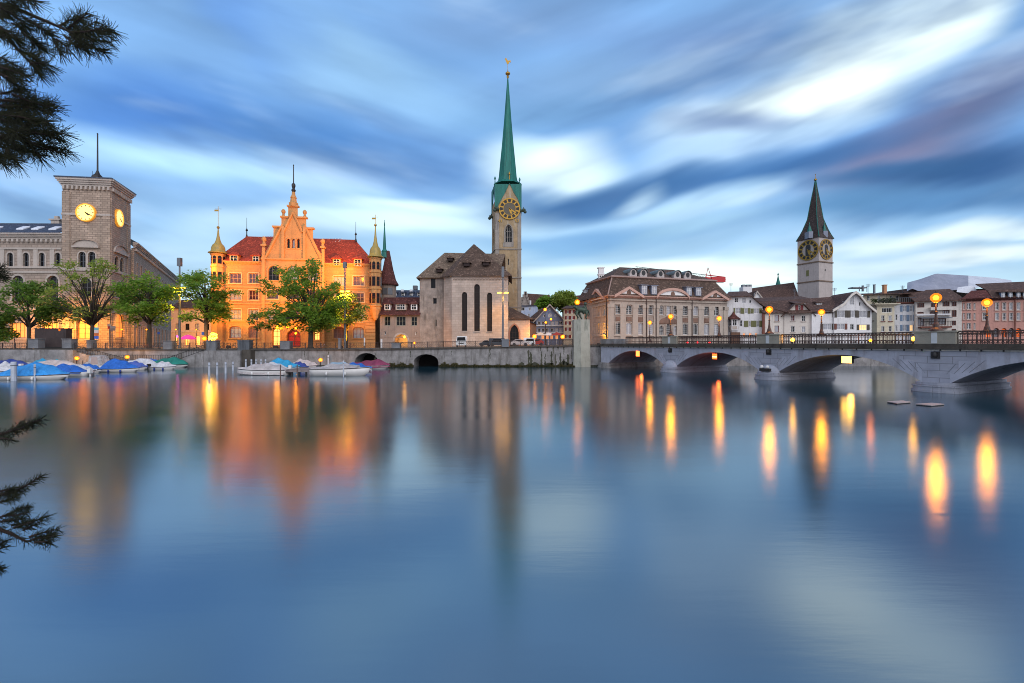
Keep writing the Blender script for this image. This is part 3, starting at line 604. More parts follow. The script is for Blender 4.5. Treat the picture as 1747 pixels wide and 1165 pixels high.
def windows_flat(par, f, o, gl, fm):
    p = MB(f); p.poly([(o.u0, .035, o.z0), (o.u1, .035, o.z0)] + [(a, .035, z) for a, z in o.arc()[::-1]]); w_ = p.build('pane', gl or GLASS, par)
    b = MB(f)
    for k in range(1, o.nx): x = o.u0 + (o.u1 - o.u0) * k / o.nx; b.box((x - .04, .036, o.z0), (x + .04, .06, o.z1 - .02))
    z = (o.z0 + o.z1) / 2 + (o.z1 - o.z0) * .1; b.box((o.u0, .037, z - .03), (o.u1, .055, z + .03)); b.build('glazing_bar', fm, par)
for x0, x1, y0, y1 in ((393, 408, 436, 448), (431.5, 444, 437, 449), (568.5, 582, 442, 453.5), (604, 618, 442.5, 455)): dormer(th, F, x0, x1, y0, y1, OCT, RED, .4, -3.5)
for px, py in ((421, 403), (607, 410)):
    c = P3(px, py, Yr + 1); MB().lathe([(.3, -.3), (.12, .5), (.12, 1.2), (.3, 1.4), (.06, 1.9), (.04, 4.4)], tuple(c), 6).build('ridge_finial', DARK, th)
DOME = mat('gilded lead', (.50, .30, .04), .4, 'copper', (.20, .19, .08), var=.3)
def turret(F, px0, px1, Y, ytop, ybot, corb, levels, dy, name='turret'):
    r = (XP(px1, Y) - XP(px0, Y)) / 2; cx = XP((px0 + px1) / 2, Y); pyz = lambda y: ZP(y, Y); n = 8; rot = R(22.5)
    t = MB(); prof = ([(.25, pyz(corb)), (r * .45, pyz(corb - 4)), (r * .6, pyz(corb - 9)), (r * .95, pyz(ybot))] if corb else [(r, .5)]) + [(r, pyz(ytop))]
    prof2 = [prof[0]]
    t.lathe(prof, (cx, Y, 0), n, rot); tw = t.build(name, OCT, th)
    for y in [ytop + 1] + [l[1] + 5 for l in levels]:
        bd = MB(); bd.lathe([(r * 1.0, pyz(y) - .18), (r * 1.1, pyz(y) - .1), (r * 1.1, pyz(y) + .18), (r, pyz(y) + .22)], (cx, Y, 0), n, rot); bd.build('string_course', OCT, tw)
    s = r * math.cos(R(22.5)); wd = 2 * r * math.sin(R(22.5))
    for (y0, y1, arch) in levels:
        for k in range(8):
            a = k * R(45); nx_, ny_ = math.cos(a), math.sin(a)
            if ny_ > .3: continue
            cA = Vector((cx + nx_ * s, Y + ny_ * s)); tv = Vector((-ny_, nx_)); f = Fac(cA - tv * wd * .3, cA + tv * wd * .3)
            if f.n.x * nx_ + f.n.y * ny_ < 0: f = Fac(cA + tv * wd * .3, cA - tv * wd * .3)
            o = Op(0, f.L, pyz(y1), pyz(y0), arch, 1, 2, d=0); b = MB(f); b.box((-.07, 0, o.z0 - .08), (f.L + .07, .03, o.z1 - (o.rise if arch != 'r' else 0) + .05)); b.build('window_frame', WRED, tw); windows_flat(tw, f, o, None, WRED)
    # bulbous roof with a needle spire
    z0 = pyz(ytop) + .2; k = (pyz(dy[0]) - z0); zs_ = pyz(dy[1]) - z0; zt_ = pyz(dy[2]) - z0
    pr = [(r * 1.38, 0), (r * 1.42, .12), (r * 1.05, k * .18), (r * .98, k * .35), (r * .96, k * .55), (r * .8, k * .8), (r * .5, k), (r * .3, k + (zs_ - k) * .22), (r * .17, k + (zs_ - k) * .5), (.07, zs_)]
    MB().lathe(pr, (cx, Y, z0), 12, 0).build('dome', DOME, tw, True)
    v = MB(); v.ball((cx, Y, z0 + zs_), .3); v.tube([(cx, Y, z0 + zs_), (cx, Y, z0 + zt_)], .05, 5); v.box((cx - .8, Y - .02, z0 + zt_ - 1.05), (cx + .1, Y + .02, z0 + zt_ - .7)); v.tube([(cx - .7, Y, z0 + zt_ - .55), (cx + .7, Y, z0 + zt_ - .55)], .035, 4); v.build('weathervane', GOLD, tw)
turret(F, 361.5, 383, 97.6, 434, 590, None, [(437.5, 450.5, 'a'), (465, 480, 'r'), (497, 512, 'r')], (415, 388, 352))
turret(F, 630.5, 650.5, 100.8, 441, 527, 546, [(447.5, 460, 'a'), (473, 488, 'r'), (501, 517, 'r')], (420, 384, 366))
for k in range(10):
    z = 3.6 + k * .78; MB(F).box((F.L - 1.9 - .3 * (k % 2), 0.003, z), (F.L + .02, .12, z + .6)).build('quoin', OCT, th); MB(F).box((-.02, 0.003, z), (1.6 + .3 * (k % 2), .12, z + .6)).build('quoin', OCT, th)
def core(par, F, z1, depth=8, m=None, u0=.1, u1=None, o=-.7): MB(F).box((u0, -depth, .5), (u1 or F.L - .1, o, z1)).build('side_wall', m, par)
# ------------------------------------------------------------------ gatehouse with the lit archway, round tower and mansard block behind
GREYST = mat('grey brown render', (.30, .235, .20), .9, 'wall', var=.2)
gh = thing('gatehouse', 'low grey gatehouse with a glowing archway between town hall and church', 'building', (-24, 102, 3.2))
F = FP(648, 101.4, 718, 101.4); zt = F.z(683, 536)
ops = [WO(F, 656, 666, 539.5, 555.5, 'r', 2, 2, fm=mat('pale green frame', (.3, .3, .24), .6), d=.25), WO(F, 676, 692, 539.5, 555.5, 'r', 3, 2, fm=MAT['pale green frame'], d=.25), WO(F, 701.5, 711.5, 540, 555.5, 'r', 2, 2, fm=MAT['pale green frame'], d=.25),
       WO(F, 673, 695.5, 570, 594, 'a', kind='hole', d=3.2), WO(F, 656, 658.5, 565, 571, 's', 1, 1, d=.3), WO(F, 708, 711, 565.5, 571.5, 's', 1, 1, d=.3)]
wall(gh, F, 0, F.L, .5, zt, ops, GREYST); windows(gh, F, ops); band(gh, F, 0, F.L, F.z(683, 575) - .1, .16, .08, GREYST)
o = ops[3]; MB(F).poly([(o.u0, -3.3, o.z0), (o.u1, -3.3, o.z0)] + [(a, -3.3, z) for a, z in o.arc()[::-1]]).build('archway_back', mat('archway plaster', (.6, .5, .35), .8), gh)
SUR = MB(F)
for (a, za), (b, zb), (a2, z2), (b2, w2) in zip(o.arc(), o.arc()[1:], o.arc(.4), o.arc(.4)[1:]): SUR.mesh([(a, .06, za), (b, .06, zb), (b2, .06, w2), (a2, .06, z2), (a, 0, za), (b, 0, zb)], [(0, 1, 2, 3), (0, 4, 5, 1)])
SUR.build('arch_ring', TRIM, gh)
gl_ = F((o.u0 + o.u1) / 2 + .4, -1.5, 5.2); point('archway_light', gl_, (1, .5, .12), 130, .3, gh); m = MB(); m.ball(tuple(gl_ + Vector((0, 0, .5))), .25); m.build('hanging_lamp', glow('lamp glow', (1, .36, .007), 30), gh)
q = MB(F); za = F.z(683, 534); zb_ = ZP(507, 105); q.slab([(-.2, .7, za - .35), (F.L, .7, za - .35), (F.L, -4, zb_), (-.2, -4, zb_)]); q.slab([(-.2, -4, zb_), (F.L, -4, zb_), (F.L, -9, za), (-.2, -9, za)]); q.build('roof', RED if 0 else mat('dark red tiles', (.11, .03, .025), .85, 'tiles', (.03, .012, .01), (.34, .24), .3), gh)
DRED = MAT['dark red tiles']
for x0, x1 in ((656, 665.5), (675, 693), (701, 711.5)): dormer(gh, F, x0, x1, 518.5, 529, WHITE if x1 - x0 < 15 else TRIM, DRED, .05, -3.4, nx=2 if x1 - x0 < 15 else 4)
core(gh, F, zt - .1, 8, GREYST, o=-3.5)
rt = thing('round_tower', 'grey round stair tower with dark red cone roof and thin green spire', 'tower', (XP(664, 113), 113, 3.2))
c = (XP(662, 113), 113, 0); r = XP(676.5, 113) - XP(662, 113)
m = MB(); m.lathe([(r * .96, .5), (r * .96, ZP(487, 113))], c, 14); tw = m.build('wall', GREYST, rt)
for a in (-60, -95, -125):
    v = Vector((math.cos(R(a)), math.sin(R(a)))); p = Vector(c[:2]) + v * r * .95; tt = Vector((-v.y, v.x)); f = Fac(p - tt * .45, p + tt * .45); o = Op(0, .9, ZP(503, 113), ZP(493, 113), 'a', 1, 2); b = MB(f); b.box((-.12, -.05, o.z0 - .1), (1.02, .04, o.z1 + .1)); b.build('window_frame', GREYM, rt); windows_flat(rt, f, o, None, GREYM)
MB().lathe([(r * 1.22, ZP(487, 113)), (r * 1.24, ZP(485, 113)), (r * .95, ZP(478, 113)), (r * .62, ZP(460, 113)), (r * .42, ZP(445, 113)), (.4, ZP(428, 113))], c, 14).build('cone_roof', DRED, rt)
s_ = (XP(656, 113), 113, 0); MB().lathe([(1.0, ZP(440, 113)), (.75, ZP(431, 113)), (.8, ZP(429, 113)), (.42, ZP(425, 113)), (.28, ZP(405, 113)), (.1, ZP(385, 113)), (.16, ZP(384, 113)), (.03, ZP(376, 113))], s_, 8).build('spire', COPPER, rt)
MB().tube([(s_[0], s_[1], ZP(385, 113)), (s_[0], s_[1], ZP(375, 113))], .06, 5).build('finial', COPPER, rt)
ms = thing('mansard_block', 'distant blue slate mansard block with pale dormers behind the gatehouse', 'building', (XP(695, 132), 132, 3.2))
F = FP(660, 132, 722, 132); zw = F.z(690, 507); wall(ms, F, 0, F.L, .5, zw, [], TRIM); q = MB(F); q.slab([(-.3, .5, zw), (F.L, .5, zw), (F.L, -1.6, F.z(690, 494)), (-.3, -1.6, F.z(690, 494))]); q.slab([(-.3, -1.6, F.z(690, 494)), (F.L, -1.6, F.z(690, 494)), (F.L, -7, F.z(690, 490)), (-.3, -7, F.z(690, 490))]); q.build('roof', SLATE, ms)
for px in (674, 688, 702, 715): dormer(ms, F, px - 2.6, px + 2.6, 499, 507.5, WHITE, SLATE, .1, -1.5, hip=False)
for px in (685, 700): MB(F).box((F.u(px) - .4, -1.2, F.z(690, 496.5)), (F.u(px) + .4, -.9, F.z(690, 493))).build('skylight', mat('skylight glass', (.7, .7, .8), .2), ms)
MB(F).box((F.u(701), -4, F.z(690, 492)), (F.u(708.5), -2.5, F.z(690, 485))).build('chimney', GREYM, ms)
# ------------------------------------------------------------------ church: choir, transept block, tower and spire, porch
CH = mat('warm church stone', (.49, .39, .33), .9, 'ashlar', (.37, .29, .24), (1.2, .52), .13)
RUB = mat('rubble church stone', (.29, .25, .225), .92, 'stone', (.12, .10, .085), var=.42)
TWR = mat('yellow tower sandstone', (.32, .235, .14), .9, 'stone', (.40, .35, .28), var=.3)
TWS = mat('grey tower quoins', (.27, .245, .22), .9, 'stone', var=.2)
chh = thing('church', 'stone church with tall choir windows and clock tower with green copper spire', 'church', (-5, 104, 3.2))
F = FP(771, 97, 867, 97); F0 = FP(757, 99.2, 771, 97); FB = FP(716, 101.2, 758, 101.2)
zt = F.z(820, 470)
ops = [WO(F, 788, 797, 498, 564.5, 'a', 1, 6, d=.45, fm=DARK, fw=.06), WO(F, 809, 818.5, 484.5, 565, 'a', 1, 8, d=.45, fm=DARK, fw=.06), WO(F, 831, 839.5, 499, 565.5, 'a', 1, 6, d=.45, fm=DARK, fw=.06)]
for o in ops: o.sill = TRIM
wall(chh, F, 0, F.L, .5, zt, ops, CH, 'choir_wall'); windows(chh, F, ops, g=mat('leaded church glass', (.02, .012, .010), .35, var=.6, spec=.2))
wall(chh, F0, 0, F0.L, .5, zt, [], CH, 'choir_wall')
FBo = [WO(FB, 735, 743, 475, 491.5, 'r', 1, 1, d=.3, fm=DARK), WO(FB, 739, 745, 508.5, 518, 'r', 1, 1, d=.4, fm=DARK), WO(FB, 743, 745, 545, 556, 'r', 1, 1, d=.4, fm=DARK)]
ztB = FB.z(737, 472); wall(chh, FB, 0, FB.L, .5, ztB, FBo, RUB, 'transept_wall'); windows(chh, FB, FBo)
for px in (730, 745, 756): # blind arcade at the foot
    u = FB.u(px - 3); m = MB(FB); o = Op(u - .55, u + .55, 3.2, FB.z(737, 567), 'a'); A = o.arc(); A2 = o.arc(.16)
    for i in range(len(A) - 1): m.mesh([(A[i][0], .05, A[i][1]), (A[i + 1][0], .05, A[i + 1][1]), (A2[i + 1][0], .05, A2[i + 1][1]), (A2[i][0], .05, A2[i][1])], [(0, 1, 2, 3)])
    m.box((u - .71, .0, 3.2), (u - .55, .05, o.zs)); m.box((u + .55, .0, 3.2), (u + .71, .05, o.zs)); m.build('blind_arch', RUB, chh)
for f in (F, F0): MB(f).box((0, -.05, zt - .25), (f.L, .35, zt)).build('eaves_cornice', TRIM, chh)
m = MB(F)                                                          # little round-arch frieze
x = .3
while x < F.L - 4.5 * 0 - .4:
    o = Op(x, x + .5, zt - 1.25, zt - .75, 'a'); A, A2 = o.arc(0, 5), o.arc(.1, 5)
    for i in range(5): m.mesh([(A[i][0], .09, A[i][1]), (A[i + 1][0], .09, A[i + 1][1]), (A2[i + 1][0], .09, A2[i + 1][1]), (A2[i][0], .09, A2[i][1]), (A[i][0], 0, A[i][1]), (A[i + 1][0], 0, A[i + 1][1])], [(0, 1, 2, 3), (0, 4, 5, 1)])
    x += .66
m.build('arch_frieze', mat('frieze stone', (.22, .16, .13), .9), chh)
core(chh, F, zt - .1, 14, CH, o=-.9); core(chh, FB, ztB - .1, 12, RUB, o=-.8)
ap = P3(808.5, 416, 102.5); q = MB(); L0 = F0(-.5, .6, zt); L1 = F0(F0.L, .7, zt); R1 = F(F.L + .8, .7, zt); R2 = F(F.L + .8, -13, zt)
q.slab([tuple(L1), tuple(R1), tuple(ap)]); q.slab([tuple(L0), tuple(L1), tuple(ap)]); q.slab([tuple(R1), tuple(R2), (ap.x, ap.y + 9, ap.z), tuple(ap)]); q.slab([tuple(F0(-.5, -12, zt)), tuple(L0), tuple(ap), (ap.x, ap.y + 9, ap.z)]); cr = q.build('choir_roof', OLDT, chh)
ra, rb = P3(758.5, 431, 107.5), P3(862, 433, 107.5); e0, e1 = FB(-.6, .7, ztB - .25), FB(FB.L + 12, .7, ztB)
q = MB(); q.slab([tuple(e0), tuple(e1), tuple(rb), tuple(ra)]); q.slab([tuple(e0 + Vector((-.2, 12, -.5))), tuple(e0), tuple(ra)]); q.slab([tuple(ra), tuple(rb), (rb.x, 114, ztB), (e0.x, 114, ztB)]); q.build('transept_roof', mat('tan old tiles', (.17, .12, .085), .85, 'tiles', (.05, .035, .03), (.42, .28), .35), chh)
def vent(par, p, s, slope):                                        # small gabled roof hatches
    m = MB(); x, y, z = p; m.box((x - s * .5, y - .2, z - .1), (x + s * .5, y + s * 1.4, z + s * .55)); a = m.build('dormer', mat('dark hatch', (.03, .02, .02), .9), par)
    MB().loft([[(x - s * .8, y - .45, z + s * .45), (x + s * .8, y - .45, z + s * .45), (x + s * .8, y + s * 2, z + s * .6), (x - s * .8, y + s * 2, z + s * .6)], [(x - .04, y - .3, z + s * 1.0), (x + .04, y - .3, z + s * 1.0), (x + .04, y + s * 2.2, z + s * 1.0), (x - .04, y + s * 2.2, z + s * 1.0)]]).build('dormer_roof', OLDT, a)
for px, py, Y in ((796, 453, 97.5), (829, 452, 97.6)): vent(chh, P3(px, py, Y), 1.25, 1)
for px, py, Y in ((749.5, 463, 101.2), (768, 444, 104.0)): vent(chh, P3(px, py, Y), 1.1, 1)
# tower
YT = 116.0; FT2 = FP(845.3, YT, 889, YT); LFa = Fac((XP(839.2, YT + 6), YT + 6), FT2.A.to_2d()); zt2 = FT2.z(867, 361)
tops = [WO(FT2, 861.5, 874, 383, 413, 'p', 3, 2, d=.7, fm=mat('tracery stone', (.3, .28, .26), .8), fw=.16, sur=TWS, sw=.28), WO(FT2, 866.5, 868.5, 442, 452, 'r', 1, 1, d=.4, fm=TWS), WO(FT2, 866.5, 868.5, 480, 486, 'r', 1, 1, d=.4, fm=TWS), WO(FT2, 866, 868, 515, 524, 'r', 1, 1, d=.4, fm=TWS)]
apz = FT2.z(867, 312); uc = FT2.L / 2; W_ = FT2.L
gp = [(0, zt2)] + [(W_ * t, zt2 + (apz - zt2) * h) for t, h in ((.05, .04), (.11, .23), (.245, .45), (.38, .66), (.48, .85), (.55, 1), (.62, .85), (.715, .66), (.87, .45), (.955, .23), (.98, .04))] + [(W_, zt2)]
wall(chh, FT2, 0, W_, .5, gp, tops, TWR, 'tower_wall'); windows(chh, FT2, tops)
lops = [Op(LFa.L * .3, LFa.L * .7, FT2.z(867, 413), FT2.z(867, 385), 'p', 2, 2, d=.6, fm=TWS)]
wall(chh, LFa, 0, LFa.L, .5, zt2 + 3, lops, TWR, 'tower_wall'); windows(chh, LFa, lops); MB(FT2).box((.5, -W_, .5), (W_ - .02, -1, zt2 + 1)).build('tower_core', TWR, chh)
MB(FT2).box((W_ - .9, -.05, .5), (W_ + .05, .07, zt2 - .3)).build('corner_quoins', TWS, chh); MB(FT2).box((-.05, -.05, .5), (.95, .07, zt2 - .3)).build('corner_quoins', TWS, chh)
for py in (425, 474, 524):
    m = MB(FT2); m.box((-.18, -.1, FT2.z(867, py) - .12), (W_ + .18, .2, FT2.z(867, py) + .12)); m.build('string_course', TWS, chh); MB(LFa).box((-.1, -.05, FT2.z(867, py) - .12), (LFa.L, .2, FT2.z(867, py) + .12)).build('string_course', TWS, chh)
MB(FT2).box((uc - 1.35, .0, FT2.z(867, 421)), (uc + 1.35, .12, FT2.z(867, 414.5))).build('window_apron', TWS, chh)
zc1 = FT2.z(867, 314)
q = MB(FT2)
def front_copper(f, L, z0, z1, gp):                                # copper skirt round the stone gable
    rows = [(0, z0 - .3)] + gp[1:-1] + [(L, z0 - .3)]
    for (a, za), (b, zb) in zip(gp, gp[1:]):
        f.mesh([(a, .14, za), (b, .14, zb), (b, .14, z1 + (0 if b < L * .5 else 0)), (a, .14, z1), (a, -.1, za), (b, -.1, zb)], [(0, 1, 2, 3), (0, 4, 5, 1)])
gpx = [(-.12, zt2 - .3), (.0, zt2)] + gp[1:-1] + [(W_, zt2), (W_ + .12, zt2 - .3)]
front_copper(q, W_, zt2, zc1, gpx)
gl2 = [(t / W_ * LFa.L, z) for t, z in gp]; q2 = MB(LFa); front_copper(q2, LFa.L, zt2, zc1, gl2)
q.v += q2.v; q.f += [[i + len(q.v) - len(q2.v) for i in f] for f in q2.f]
q.mesh([(W_ + .13, .14, zt2 - .3), (W_ + .13, -6, zt2 - .3), (W_ + .05, -6, zc1), (W_ + .05, .14, zc1), (-.1, .14, zc1), (-.9, -6, zc1)], [(0, 1, 2, 3), (3, 2, 5, 4)])
q.build('copper_skirt', COPPER, chh)
tc_ = FT2(uc - .25, -W_ / 2 + .2, 0); h_ = lambda y: ZP(y, YT + 3.2)
MB().lathe([(W_ * .60, h_(317)), (W_ * .42, h_(311)), (W_ * .385, h_(304)), (W_ * .335, h_(282)), (W_ * .255, h_(250)), (W_ * .16, h_(207)), (W_ * .092, h_(170)), (.35, h_(150)), (.13, h_(131))], (XP(866.3, YT + 3.2), YT + 3.2, 0), 8, R(22.5)).build('spire', COPPER, chh)
MB().lathe([(.16, h_(134)), (.35, h_(131)), (.14, h_(129)), (.6, h_(126.5)), (.62, h_(124.5)), (.15, h_(122)), (.05, h_(118)), (.05, h_(106))], (XP(866.3, YT + 3.2), YT + 3.2, 0), 10).build('spire_ball', GOLD, chh)
v = MB(); x0 = XP(866.3, YT + 3.2); z0 = h_(106); v.mesh([(x0 + a, YT + 3.2 + e, z0 + b) for e in (-.06, .06) for a, b in ((-.8, .9), (-.5, .3), (-.15, -.5), (.2, -.45), (.45, .1), (.8, -.1), (.7, .5), (.2, .35), (-.2, .6), (-.4, 1.1))], [list(range(10)), list(range(19, 9, -1))] + [(i, (i + 1) % 10, 10 + (i + 1) % 10, 10 + i) for i in range(10)]); v.build('weathercock', GOLD, chh)
for px, py in ((844.5, 314), (886.5, 316), (869, 306)):
    c = P3(px, py, YT + .5); MB().lathe([(.22, -.6), (.14, .1), (.1, 1.1), (.25, 1.3), (.22, 1.6), (.04, 2.0)], tuple(c), 6).build('pinnacle', COPPER if py > 310 else GOLD, chh)
for px, py in ((837.5, 371), (893.5, 360), (846, 357)):             # winged beasts at the corners
    c = P3(px, py, YT + (4 if px < 840 else -.3)); s = -1 if px < 860 else 1; m = MB(); m.tube([(c.x - s * .9, c.y, c.z), (c.x - s * .1, c.y, c.z + .15), (c.x + s * .4, c.y, c.z + .5)], [.3, .42, .2], 6); m.ball((c.x + s * .35, c.y, c.z - .2), .42); m.tube([(c.x - s * .2, c.y, c.z + .3), (c.x, c.y + .1, c.z + 1.1)], [.25, .04], 5); m.build('corner_beast', mat('dark bronze', (.05, .07, .05), .5, metal=.5), chh)
DIAL = mat('dark clock dial', (.10, .085, .06), .6, var=.3)
clock(chh, FT2, 869.3, 356.5, 2.62, DIAL, GOLD, GOLD, 26.7, 20.5, ring=GOLD, o=.2)
fy = bpy.data.curves.new('year_figures', 'FONT')
def year(s, px, py, sz):
    c = bpy.data.curves.new('year_figures', 'FONT'); c.body = s; c.size = sz; c.extrude = .03; c.align_x = 'CENTER'; c.materials.append(GOLD)
    o = bpy.data.objects.new('year_figures', c); C.objects.link(o); me_ = bpy.data.meshes.new_from_object(o); bpy.data.objects.remove(o); o = bpy.data.objects.new('year_figures', me_); C.objects.link(o); p = P3(px, py, YT - .2); o.location = p - ORG[chh.name]; o.rotation_euler = (R(90), 0, 0); o.parent = chh
bpy.data.curves.remove(fy); year('41', 853.5, 379, 1.15); year('52', 882, 379, 1.15)
# porch to the right of the choir
F = FP(867, 99.5, 904, 99.5); zt = F.z(885, 543.5); ops = [WO(F, 870, 885, 554, 594, 'p', 3, 3, d=.6, kind='door', fm=mat('dark oak', (.04, .025, .02), .7), sur=mat('red sandstone', (.32, .17, .13), .9), sw=.35)]
wall(chh, F, 0, F.L, .5, zt, ops, CH, 'porch_wall'); windows(chh, F, ops); band(chh, F, 0, F.L, zt - .2, .2, .2, TRIM, 'eaves_cornice')
q = MB(F); q.slab([(0, .5, zt), (F.L + .6, .5, zt), (F.L * .12, -5.5, F.z(868, 521)), (0, -5.5, F.z(868, 521))]); q.slab([(F.L + .6, .5, zt), (F.L + .6, -9, zt), (F.L * .12, -5.5, F.z(868, 521))]); q.build('porch_roof', OLDT, chh); core(chh, F, zt - .1, 8, CH)
# ------------------------------------------------------------------ the square behind the quay
def house(name, label, F, top, wallm, roofm, ops, roof, depth=9, cat='house', fm=WHITE, sides=True):
    p = F((F.L) / 2, 0, 0); h = thing(name, label, cat, (p.x, p.y, 3.2)); wall(h, F, 0, F.L, .5, top, ops, wallm); windows(h, F, ops, fm=fm)
    q = MB(F)
    for pts in roof: q.slab(pts)
    if roof: q.build('roof', roofm, h)
    zt = min(t[1] for t in top) if isinstance(top, (list, tuple)) else top
    if sides: core(h, F, zt - .1, depth, wallm)
    return h
def gable_house(name, label, F, ye, pxa, ya, wallm, roofm, ops, depth=12, over=.5, fm=WHITE, yeR=None, clip=0):
    za, z0, z1 = F.z(pxa, ya), F.z(pxa, ye), F.z(pxa, yeR or ye); um = F.u(pxa); top = [(0, z0), (um, za), (F.L, z1)]
    s0 = (za - z0) / um; s1 = (za - z1) / (F.L - um)
    roof = [[(-over, over, z0 - s0 * over + .1), (um, over, za + .1), (um, -depth, za + .1), (-over, -depth, z0 - s0 * over + .1)], [(um, over, za + .1), (F.L + over, over, z1 - s1 * over + .1), (F.L + over, -depth, z1 - s1 * over + .1), (um, -depth, za + .1)]]
    h = house(name, label, F, top, wallm, roofm, ops, roof, depth, fm=fm)
    b = MB(F)
    for (ua, zza), (ub, zzb) in (((-over, z0 - s0 * over), (um, za)), ((um, za), (F.L + over, z1 - s1 * over))): b.slab([(ua, over + .02, zza + .16), (ub, over + .02, zzb + .16), (ub, over - .2, zzb + .16), (ua, over - .2, zza + .16)], (0, 0, -.42))
    b.build('barge_board', TRIM, h)
    return h
BLUEW = mat('slate blue render', (.20, .235, .34), .85, 'wall', var=.12); CREAM = mat('cream render', (.56, .50, .38), .85, 'wall', var=.1)
WHT = mat('white render', (.66, .65, .66), .85, 'wall', var=.08); PINKW = mat('salmon render', (.52, .27, .22), .85, 'wall', var=.08); ORNG = mat('orange render', (.45, .22, .12), .85, 'wall', var=.1)
F = FP(914, 126, 961, 126)
ops = [WO(F, x - 2.6, x + 2.6, y, y + 6.2, 'r', 2, 2, d=.15, fw=.07) for x in (919.5, 926.5, 933.5, 942, 949, 956.5) for y in (548, 560)] + [WO(F, x - 2.4, x + 2.4, y, y + 7, 'r', 2, 2, d=.15, fw=.07, g=LITD) for x in (926, 934, 941, 950) for y in (571.5,)] + [WO(F, 935, 941, 535, 541, 'r', 2, 2, d=.15), WO(F, 927, 930, 536, 541, 'r', 1, 1, d=.15), WO(F, 946, 949, 536, 541, 'r', 1, 1, d=.15), WO(F, 937, 939, 525.5, 530, 'r', 1, 1, d=.15)]
waag = gable_house('gabled_house', 'slate blue gabled house with rows of small white windows behind the square', F, 545, 937.5, 519.5, BLUEW, BROWN, ops, 14, 1.0)
for py in (556.5, 568.5): band(waag, F, 0, F.L, F.z(937, py), .35, .3, WHT)
F = FP(961.5, 121, 985, 119.5)
SHR = mat('dark red shutter', (.17, .018, .02), .6, var=.2); SHG = mat('olive shutter', (.13, .13, .045), .6, var=.2); SHB = mat('blue grey shutter', (.16, .235, .34), .6, var=.15); SHK = mat('dark brown shutter', (.05, .04, .028), .6, var=.2); SHN = mat('brown window shutter', (.13, .035, .02), .6, var=.2)
ops = [WO(F, x, x + 3.2, y, y + 5.6, 'r', 2, 1, d=.15, shut=(SHR, .5)) for x in (967, 974.5) for y in (529, 539, 548, 558.5, 571)]
house('shuttered_house', 'narrow cream house with dark red shutters beside the blue gabled house', F, F.z(972, 526), CREAM, BROWN, ops, [[(-.4, .6, F.z(972, 526)), (F.L + 1, .6, F.z(972, 526)), (F.L + 1, -4, F.z(972, 519)), (-.4, -4, F.z(972, 519))]])
F = FP(900, 106, 915, 124); house('orange_house', 'orange lit house wall at the corner of the square beside the church porch', F, F.z(905, 549), ORNG, SLATE, [], [[(-.3, .4, F.z(905, 549)), (F.L, .4, F.z(905, 549)), (F.L, -3, F.z(905, 541)), (-.3, -3, F.z(905, 541))]], 5)
F = FP(911, 140, 890, 141) if 0 else FP(886, 141, 913, 140)
house('pale_blue_house', 'pale blue house high on the slope behind the church porch', F, F.z(900, 521), mat('pale blue render', (.45, .52, .68), .85, 'wall', var=.06), SLATE, [WO(F, 889, 895, 524, 530, 'r', 2, 2, d=.1), WO(F, 902, 905.5, 524, 530, 'r', 1, 2, d=.1), WO(F, 900, 904, 535, 541, 'r', 1, 2, d=.1)], [[(-.3, .4, F.z(900, 521)), (F.L + .3, .4, F.z(900, 521)), (F.L, -3, F.z(900, 519.5)), (0, -3, F.z(900, 519.5))]], 6)
F = FP(903, 134, 932, 131); house('brown_roof_house', 'small house with a broad brown tile roof behind the blue gable', F, F.z(918, 543), ORNG, BROWN, [], [[(-.5, .4, F.z(918, 545)), (F.L + 1, .4, F.z(918, 545)), (F.L + .5, -5, F.z(918, 523)), (1.5, -5, F.z(918, 523))]], 6)
F = FP(885, 172, 904, 172)
sg = gable_house('stepped_gable_house', 'weathered stone house with crow stepped gable and long brown roof on the hill', F, 522, 896.5, 498, RUB, BROWN, [], 8, .1); q = MB(F)
for k in range(5):
    t = k / 5; x = 886 + (896.5 - 886) * t; y = 522 - 24 * t; q.box((F.u(x) - .2, -.5, F.z(895, y)), (F.u(x + 2.6), .3, F.z(895, y - 5.5))); x = 904 - (904 - 896.5) * t; q.box((F.u(x - 2.2), -.5, F.z(895, y)), (F.u(x) + .2, .3, F.z(895, y - 5.5)))
q.build('gable_step', RUB, sg); zz = F.z(895, 500); q = MB(F); q.slab([(F.u(897), -.6, zz), (F.u(938), -.6, zz - .6), (F.u(942), .2, F.z(895, 522)), (F.u(903), .2, F.z(895, 522))]); q.build('long_roof', BROWN, sg); core(sg, Fac(F(F.L, -.5, 0).xy, F(F.u(940), -.5, 0).xy), F.z(895, 522), 8, RUB)
m = MB(F); m.box((F.u(903.5), .3, F.z(895, 520)), (F.u(906), 1.1, F.z(895, 513))); m.build('chimney', WHT, sg)
F = FP(962, 150, 1010, 150); house('red_roof_house', 'far house showing only its dark red roof beside the guild house', F, F.z(980, 519), ORNG, DRED, [], [[(-.5, .4, F.z(980, 519)), (F.L + 1, .4, F.z(980, 519)), (F.L + .5, -5, F.z(980, 499)), (1.5, -5, F.z(980, 503))]], 6)
